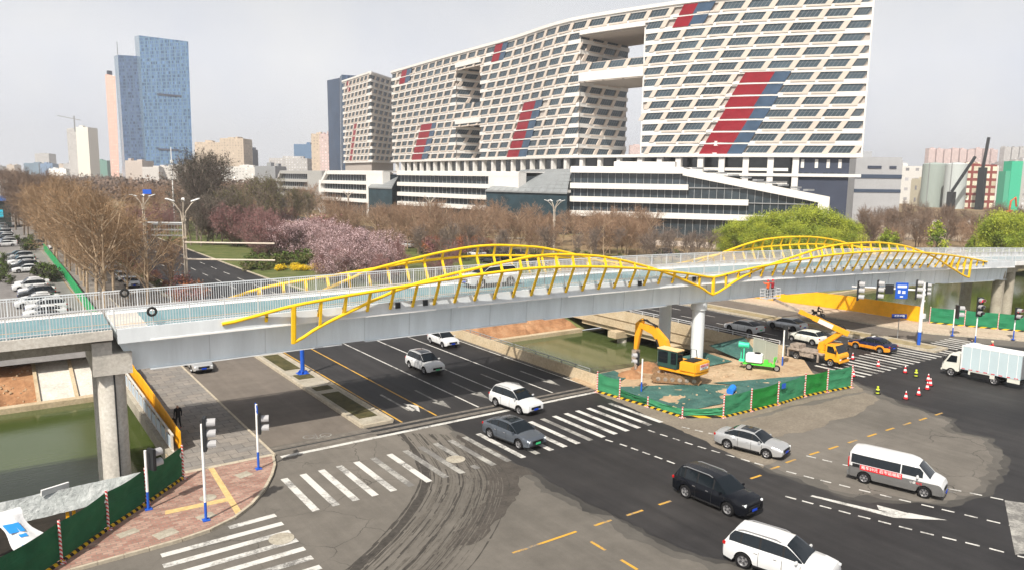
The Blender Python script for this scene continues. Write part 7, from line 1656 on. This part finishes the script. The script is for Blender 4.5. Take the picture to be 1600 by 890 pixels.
LAB = {'A': ('avenue_tree', 'bare tree with orange brown twigs in the avenue left of the lamp', 'tree', 'bare orange brown trees of the avenue'),
 'B': ('bare_tree', 'darker brown bare tree in the hazy far part of the avenue', 'tree', 'dark bare trees far along the avenue'),
 'C': ('brown_tree', 'reddish brown bare tree standing between the bridge and the podium', 'tree', 'reddish bare trees before the podium'),
 'P': ('blossom_tree', 'pale pink blossoming tree beyond the footbridge', 'tree', 'pink blossoming trees beyond the footbridge'),
 'U': ('plum_tree', 'dark plum coloured tree among the pink blossom', 'tree', 'plum coloured trees beyond the footbridge'),
 'S': ('sapling', 'thin grey leafless sapling on the brown ground beyond the footbridge', 'tree', 'thin grey saplings beyond the footbridge'),
 'G': ('tall_tree', 'tall olive grey tree with upright branches left of the podium', 'tree', 'tall olive grey trees by the park'),
 'W': ('willow_tree', 'bright yellow green willow beyond the right part of the footbridge', 'tree', 'yellow green willows'),
 'V': ('young_tree', 'small fresh green cone shaped tree among brown trees at the right', 'tree', 'small fresh green trees at the right'),
 'E': ('evergreen_tree', 'tall dark evergreen behind the tree shaped street lamp', 'tree', 'dark evergreens behind the street lamp'),
 'H': ('shrub', 'rounded green shrub on the lawn beyond the left railing', 'shrub', 'green shrubs on the lawn'),
 'Y': ('flower_bed_shrub', 'low yellow flowering shrub at the edge of the lawn', 'shrub', 'yellow flowering shrubs'),
 'K': ('shrub', 'dark green shrub between the parked cars and the side road', 'shrub', 'dark shrubs around the car park'),
 'R': ('shrub', 'large rust red shrub in the park beyond the footbridge', 'shrub', 'rust red shrubs in the park')}
rt2 = random.Random(77)
def plant(k, x, y, s=1.0, label=None, z=0.0, group=True):
    t_, c_, _ = KINDS_[k][rt2.randrange(len(KINDS_[k]))]; nm, lb, ct_, gr = LAB[k]
    o = thing(nm, label or lb, ct_, (x, y, z), rt2.uniform(0, 6.28), gr if group and not label else None); s *= rt2.uniform(.9, 1.12); o.scale = (s, s, s*rt2.uniform(.94, 1.08))
    for n_, me in (('trunk', t_), ('crown', c_)): q_ = bpy.data.objects.new(n_, me); COL.objects.link(q_); q_.parent = o
def pl(k, a, D, s=1.0, label=None, z=0.0): p = W(a, D); plant(k, p.x, p.y, s, label, z)
aw = lambda px, D: (px-800)/FPX*D
# avenue at the left
y = 112
while y < 235:
    for x in (12.6, 16.4): plant('A', x+rt2.gauss(0, .4), y+rt2.gauss(0, .8), (1.12 if x < 14 else .86) if y < 180 else 1.08)
    y += 7.2
while y < 620:
    for x in (10.5, 14, 17.5): plant('B', x+rt2.gauss(0, .8), y+rt2.gauss(0, 1.5), 1.2)
    y += 10+(y-235)*.02
for yy in (99, 104): plant('R', 22.6, yy+8, .9)
for k in range(10): plant('K' if k % 2 else 'R', 22.6, 122+k*6, .55)
plant('C', 22.7, 121, .72, 'reddish bare shrub tree growing in the island at the foot of the tall lamp')
for k in range(20): plant('K', rt2.uniform(7.6, 9.6), 142+k*.9 if k < 14 else 196+(k-14)*5, rt2.uniform(.7, 1.1))
for k in range(12): plant('K', rt2.uniform(1.2, 3.2), 143+k*3.5, rt2.uniform(.5, .8))
# park: evergreens, plum, blossom, shrubs
for px, D, s in ((290, 215, 1.2), (306, 200, 1.3), (324, 212, 1.32), (338, 222, 1.2), (312, 230, 1.3)): pl('E', aw(px, D), D, s)
for px, D, s in ((372, 205, 1.05), (395, 215, 1.2), (415, 205, 1.15), (440, 225, 1.1), (462, 230, 1.0), (360, 250, 1.1), (425, 260, 1.1), (345, 200, .9), (482, 245, .95)): pl('G', aw(px, D), D, s)
for k in range(22): D = rt2.uniform(175, 235); pl('U', aw(rt2.uniform(200, 430), D), D, 1.25)
for k in range(12): D = rt2.uniform(150, 190); pl('U', aw(rt2.uniform(385, 540), D), D, 1.05)
for k in range(26):
    px = rt2.uniform(432, 612); D = rt2.uniform(152, 174) if px < 522 else rt2.uniform(134, 162); pl('P', aw(px, D), D, 1.05)
for k in range(12): D = rt2.uniform(118, 136); pl('P' if k % 3 else 'U', aw(rt2.uniform(500, 625), D), D, .85)
for k in range(9): D = rt2.uniform(118, 140); pl('U', aw(rt2.uniform(560, 700), D), D, .62)
for k in range(14): D = rt2.uniform(165, 200); pl('R', aw(rt2.uniform(610, 760), D), D, 1.0)
for px, D in ((480, 190), (500, 186), (515, 190)): pl('R', aw(px, D), D, 1.9)
for px, D in ((470, 200), (495, 203), (520, 205)): pl('K', aw(px, D), D, 2.6)
for k in range(60): px = rt2.uniform(378, 500); D = rt2.uniform(138, 160) if px < 440 else rt2.uniform(146, 154); pl('H', aw(px, D), D, rt2.uniform(1.0, 1.9), z=.03)
for k in range(26): px = rt2.uniform(432, 506); D = rt2.uniform(138, 145); pl('Y', aw(px, D), D, .9, z=.03)
for px, D, s in ((296, 186, .62), (312, 184, .7), (330, 188, .66), (345, 196, .6)): pl('E', aw(px, D), D, s)
# brown woodland before the podium
for k in range(120):
    px = rt2.uniform(520, 1015); D = rt2.uniform(172, 250) if px < 820 else rt2.uniform(165, 215); pl('C', aw(px, D), D, rt2.uniform(.75, 1.02))
for k in range(46): px = rt2.uniform(200, 530); D = rt2.uniform(250, 380); pl('C', aw(px, D), D, rt2.uniform(.95, 1.25))
for k in range(16): px = rt2.uniform(640, 1110); D = rt2.uniform(150, 168); pl('S', aw(px, D), D, rt2.uniform(.7, .95))
for k in range(26): px = rt2.uniform(600, 1100); D = rt2.uniform(160, 175); pl('K', aw(px, D), D, rt2.uniform(.5, .8))
for px in (1010, 1035, 1072, 1090): pl('S', aw(px, 150), 150, .9)
# willows
for px, D, s in ((1128, 186, .62), (1150, 184, .85), (1175, 186, 1.0), (1200, 184, 1.05), (1228, 186, 1.12), (1255, 188, 1.1), (1282, 184, 1.05), (1305, 186, .95), (1325, 184, .78), (1190, 175, .75), (1240, 175, .8), (1290, 175, .75)): pl('W', aw(px, D), D, s)
for px, D, s in ((1542, 178, .9), (1565, 170, 1.15), (1590, 172, 1.1), (1615, 170, 1.1)): pl('W', aw(px, D), D, s)
for px, D, s in ((1384, 176, 1.15), (1398, 180, .9), (1464, 178, 1.25), (1520, 182, .8)): pl('V', aw(px, D), D, s)
for k in range(44): px = rt2.uniform(1345, 1620); D = rt2.uniform(182, 235); pl('B' if k % 2 else 'C', aw(px, D), D, rt2.uniform(.55, .85))
for k in range(20): px = rt2.uniform(1340, 1620); D = rt2.uniform(240, 300); pl('B', aw(px, D), D, rt2.uniform(.6, .8))
for k in range(24): px = rt2.uniform(1340, 1620); D = rt2.uniform(165, 200); pl('K', aw(px, D), D, rt2.uniform(.5, .9))
# distant woodland mass on the horizon
def mass(x0, x1, D0, D1, n, z_, m_):
    mb = MB(); rn = random.Random(9)
    for k in range(n):
        D = rn.uniform(D0, D1); p = W(aw(rn.uniform(x0, x1), D), D)
        for q_ in range(10): leaf(mb, p+Vector((rn.gauss(0, 4), rn.gauss(0, 4), abs(rn.gauss(z_*.6, z_*.4)))), rn.uniform(.7, 1.6), rn)
    return tag(mb.build('far_wood', m_), kind='stuff')
mass(-80, 620, 470, 1100, 9000, 8, M['tw_b'])
ORD = 'first second third fourth fifth sixth seventh eighth ninth tenth eleventh twelfth thirteenth fourteenth fifteenth sixteenth seventeenth eighteenth'.split()
def ordinals(nm, phrase, sel=lambda o: True):
    L_ = sorted([o for o in S.objects if o.parent is None and o.name.split('.')[0] == nm and sel(o)], key=lambda o: pxof(o.location+Vector((0, 0, 3)))[0])
    for i, o in enumerate(L_):
        if i < len(ORD): o['label'] = phrase % ORD[i]
ordinals('willow_tree', 'yellow green willow beyond the footbridge, %s willow from the left'); ordinals('young_tree', 'small fresh green tree, %s from the left among the brown trees')
ordinals('evergreen_tree', 'dark evergreen behind the tall lamp, %s of them from the left'); ordinals('tall_tree', 'tall olive grey upright tree, %s of its kind from the left')
for row, lim in (('nearer the green fence', (0, 14.4)), ('nearer the avenue lanes', (14.4, 30))):
    L_ = sorted([o for o in S.objects if o.parent is None and o.name.split('.')[0] == 'avenue_tree' and lim[0] < o.location.x < lim[1]], key=lambda o: o.location.y)
    for i, o in enumerate(L_):
        if i < len(ORD): o['label'] = 'orange brown avenue tree, %s from the bridge in the row %s' % (ORD[i], row)
rb_ = MB(); rnq = random.Random(4)
for k in range(260):
    p = Vector((rnq.uniform(43.2, 63), rnq.uniform(36.5, 49.8), .12)) if k < 170 else Vector((rnq.uniform(-2, 3), rnq.uniform(78.5, 84), 0))
    if k >= 170: p.z = -3+(p.y-78)*.36
    sz = rnq.uniform(.04, .18); rb_.box(p.x, p.y, p.z+sz*.3, sz*rnq.uniform(.8, 2), sz, sz*.7, 0, rnq.uniform(0, 3), rnq.uniform(.5, .9), rnq.uniform(.5, .9))
tag(rb_.build('rubble', M['sand']), kind='stuff')
# ---- air
hz = MB(); hz.box(0, 600, 94.5, 9000, 6000, 201)
hm = bpy.data.materials.new('haze'); hm.use_nodes = True; hn = hm.node_tree; hn.nodes.remove(hn.nodes['Principled BSDF']); pv = hn.nodes.new('ShaderNodeVolumePrincipled')
pv.inputs['Color'].default_value = (.93, .95, 1, 1); pv.inputs['Density'].default_value = .00022; pv.inputs['Anisotropy'].default_value = .1
hn.links.new(pv.outputs[0], hn.nodes['Material Output'].inputs['Volume'])
tag(hz.build('haze', hm), kind='stuff')
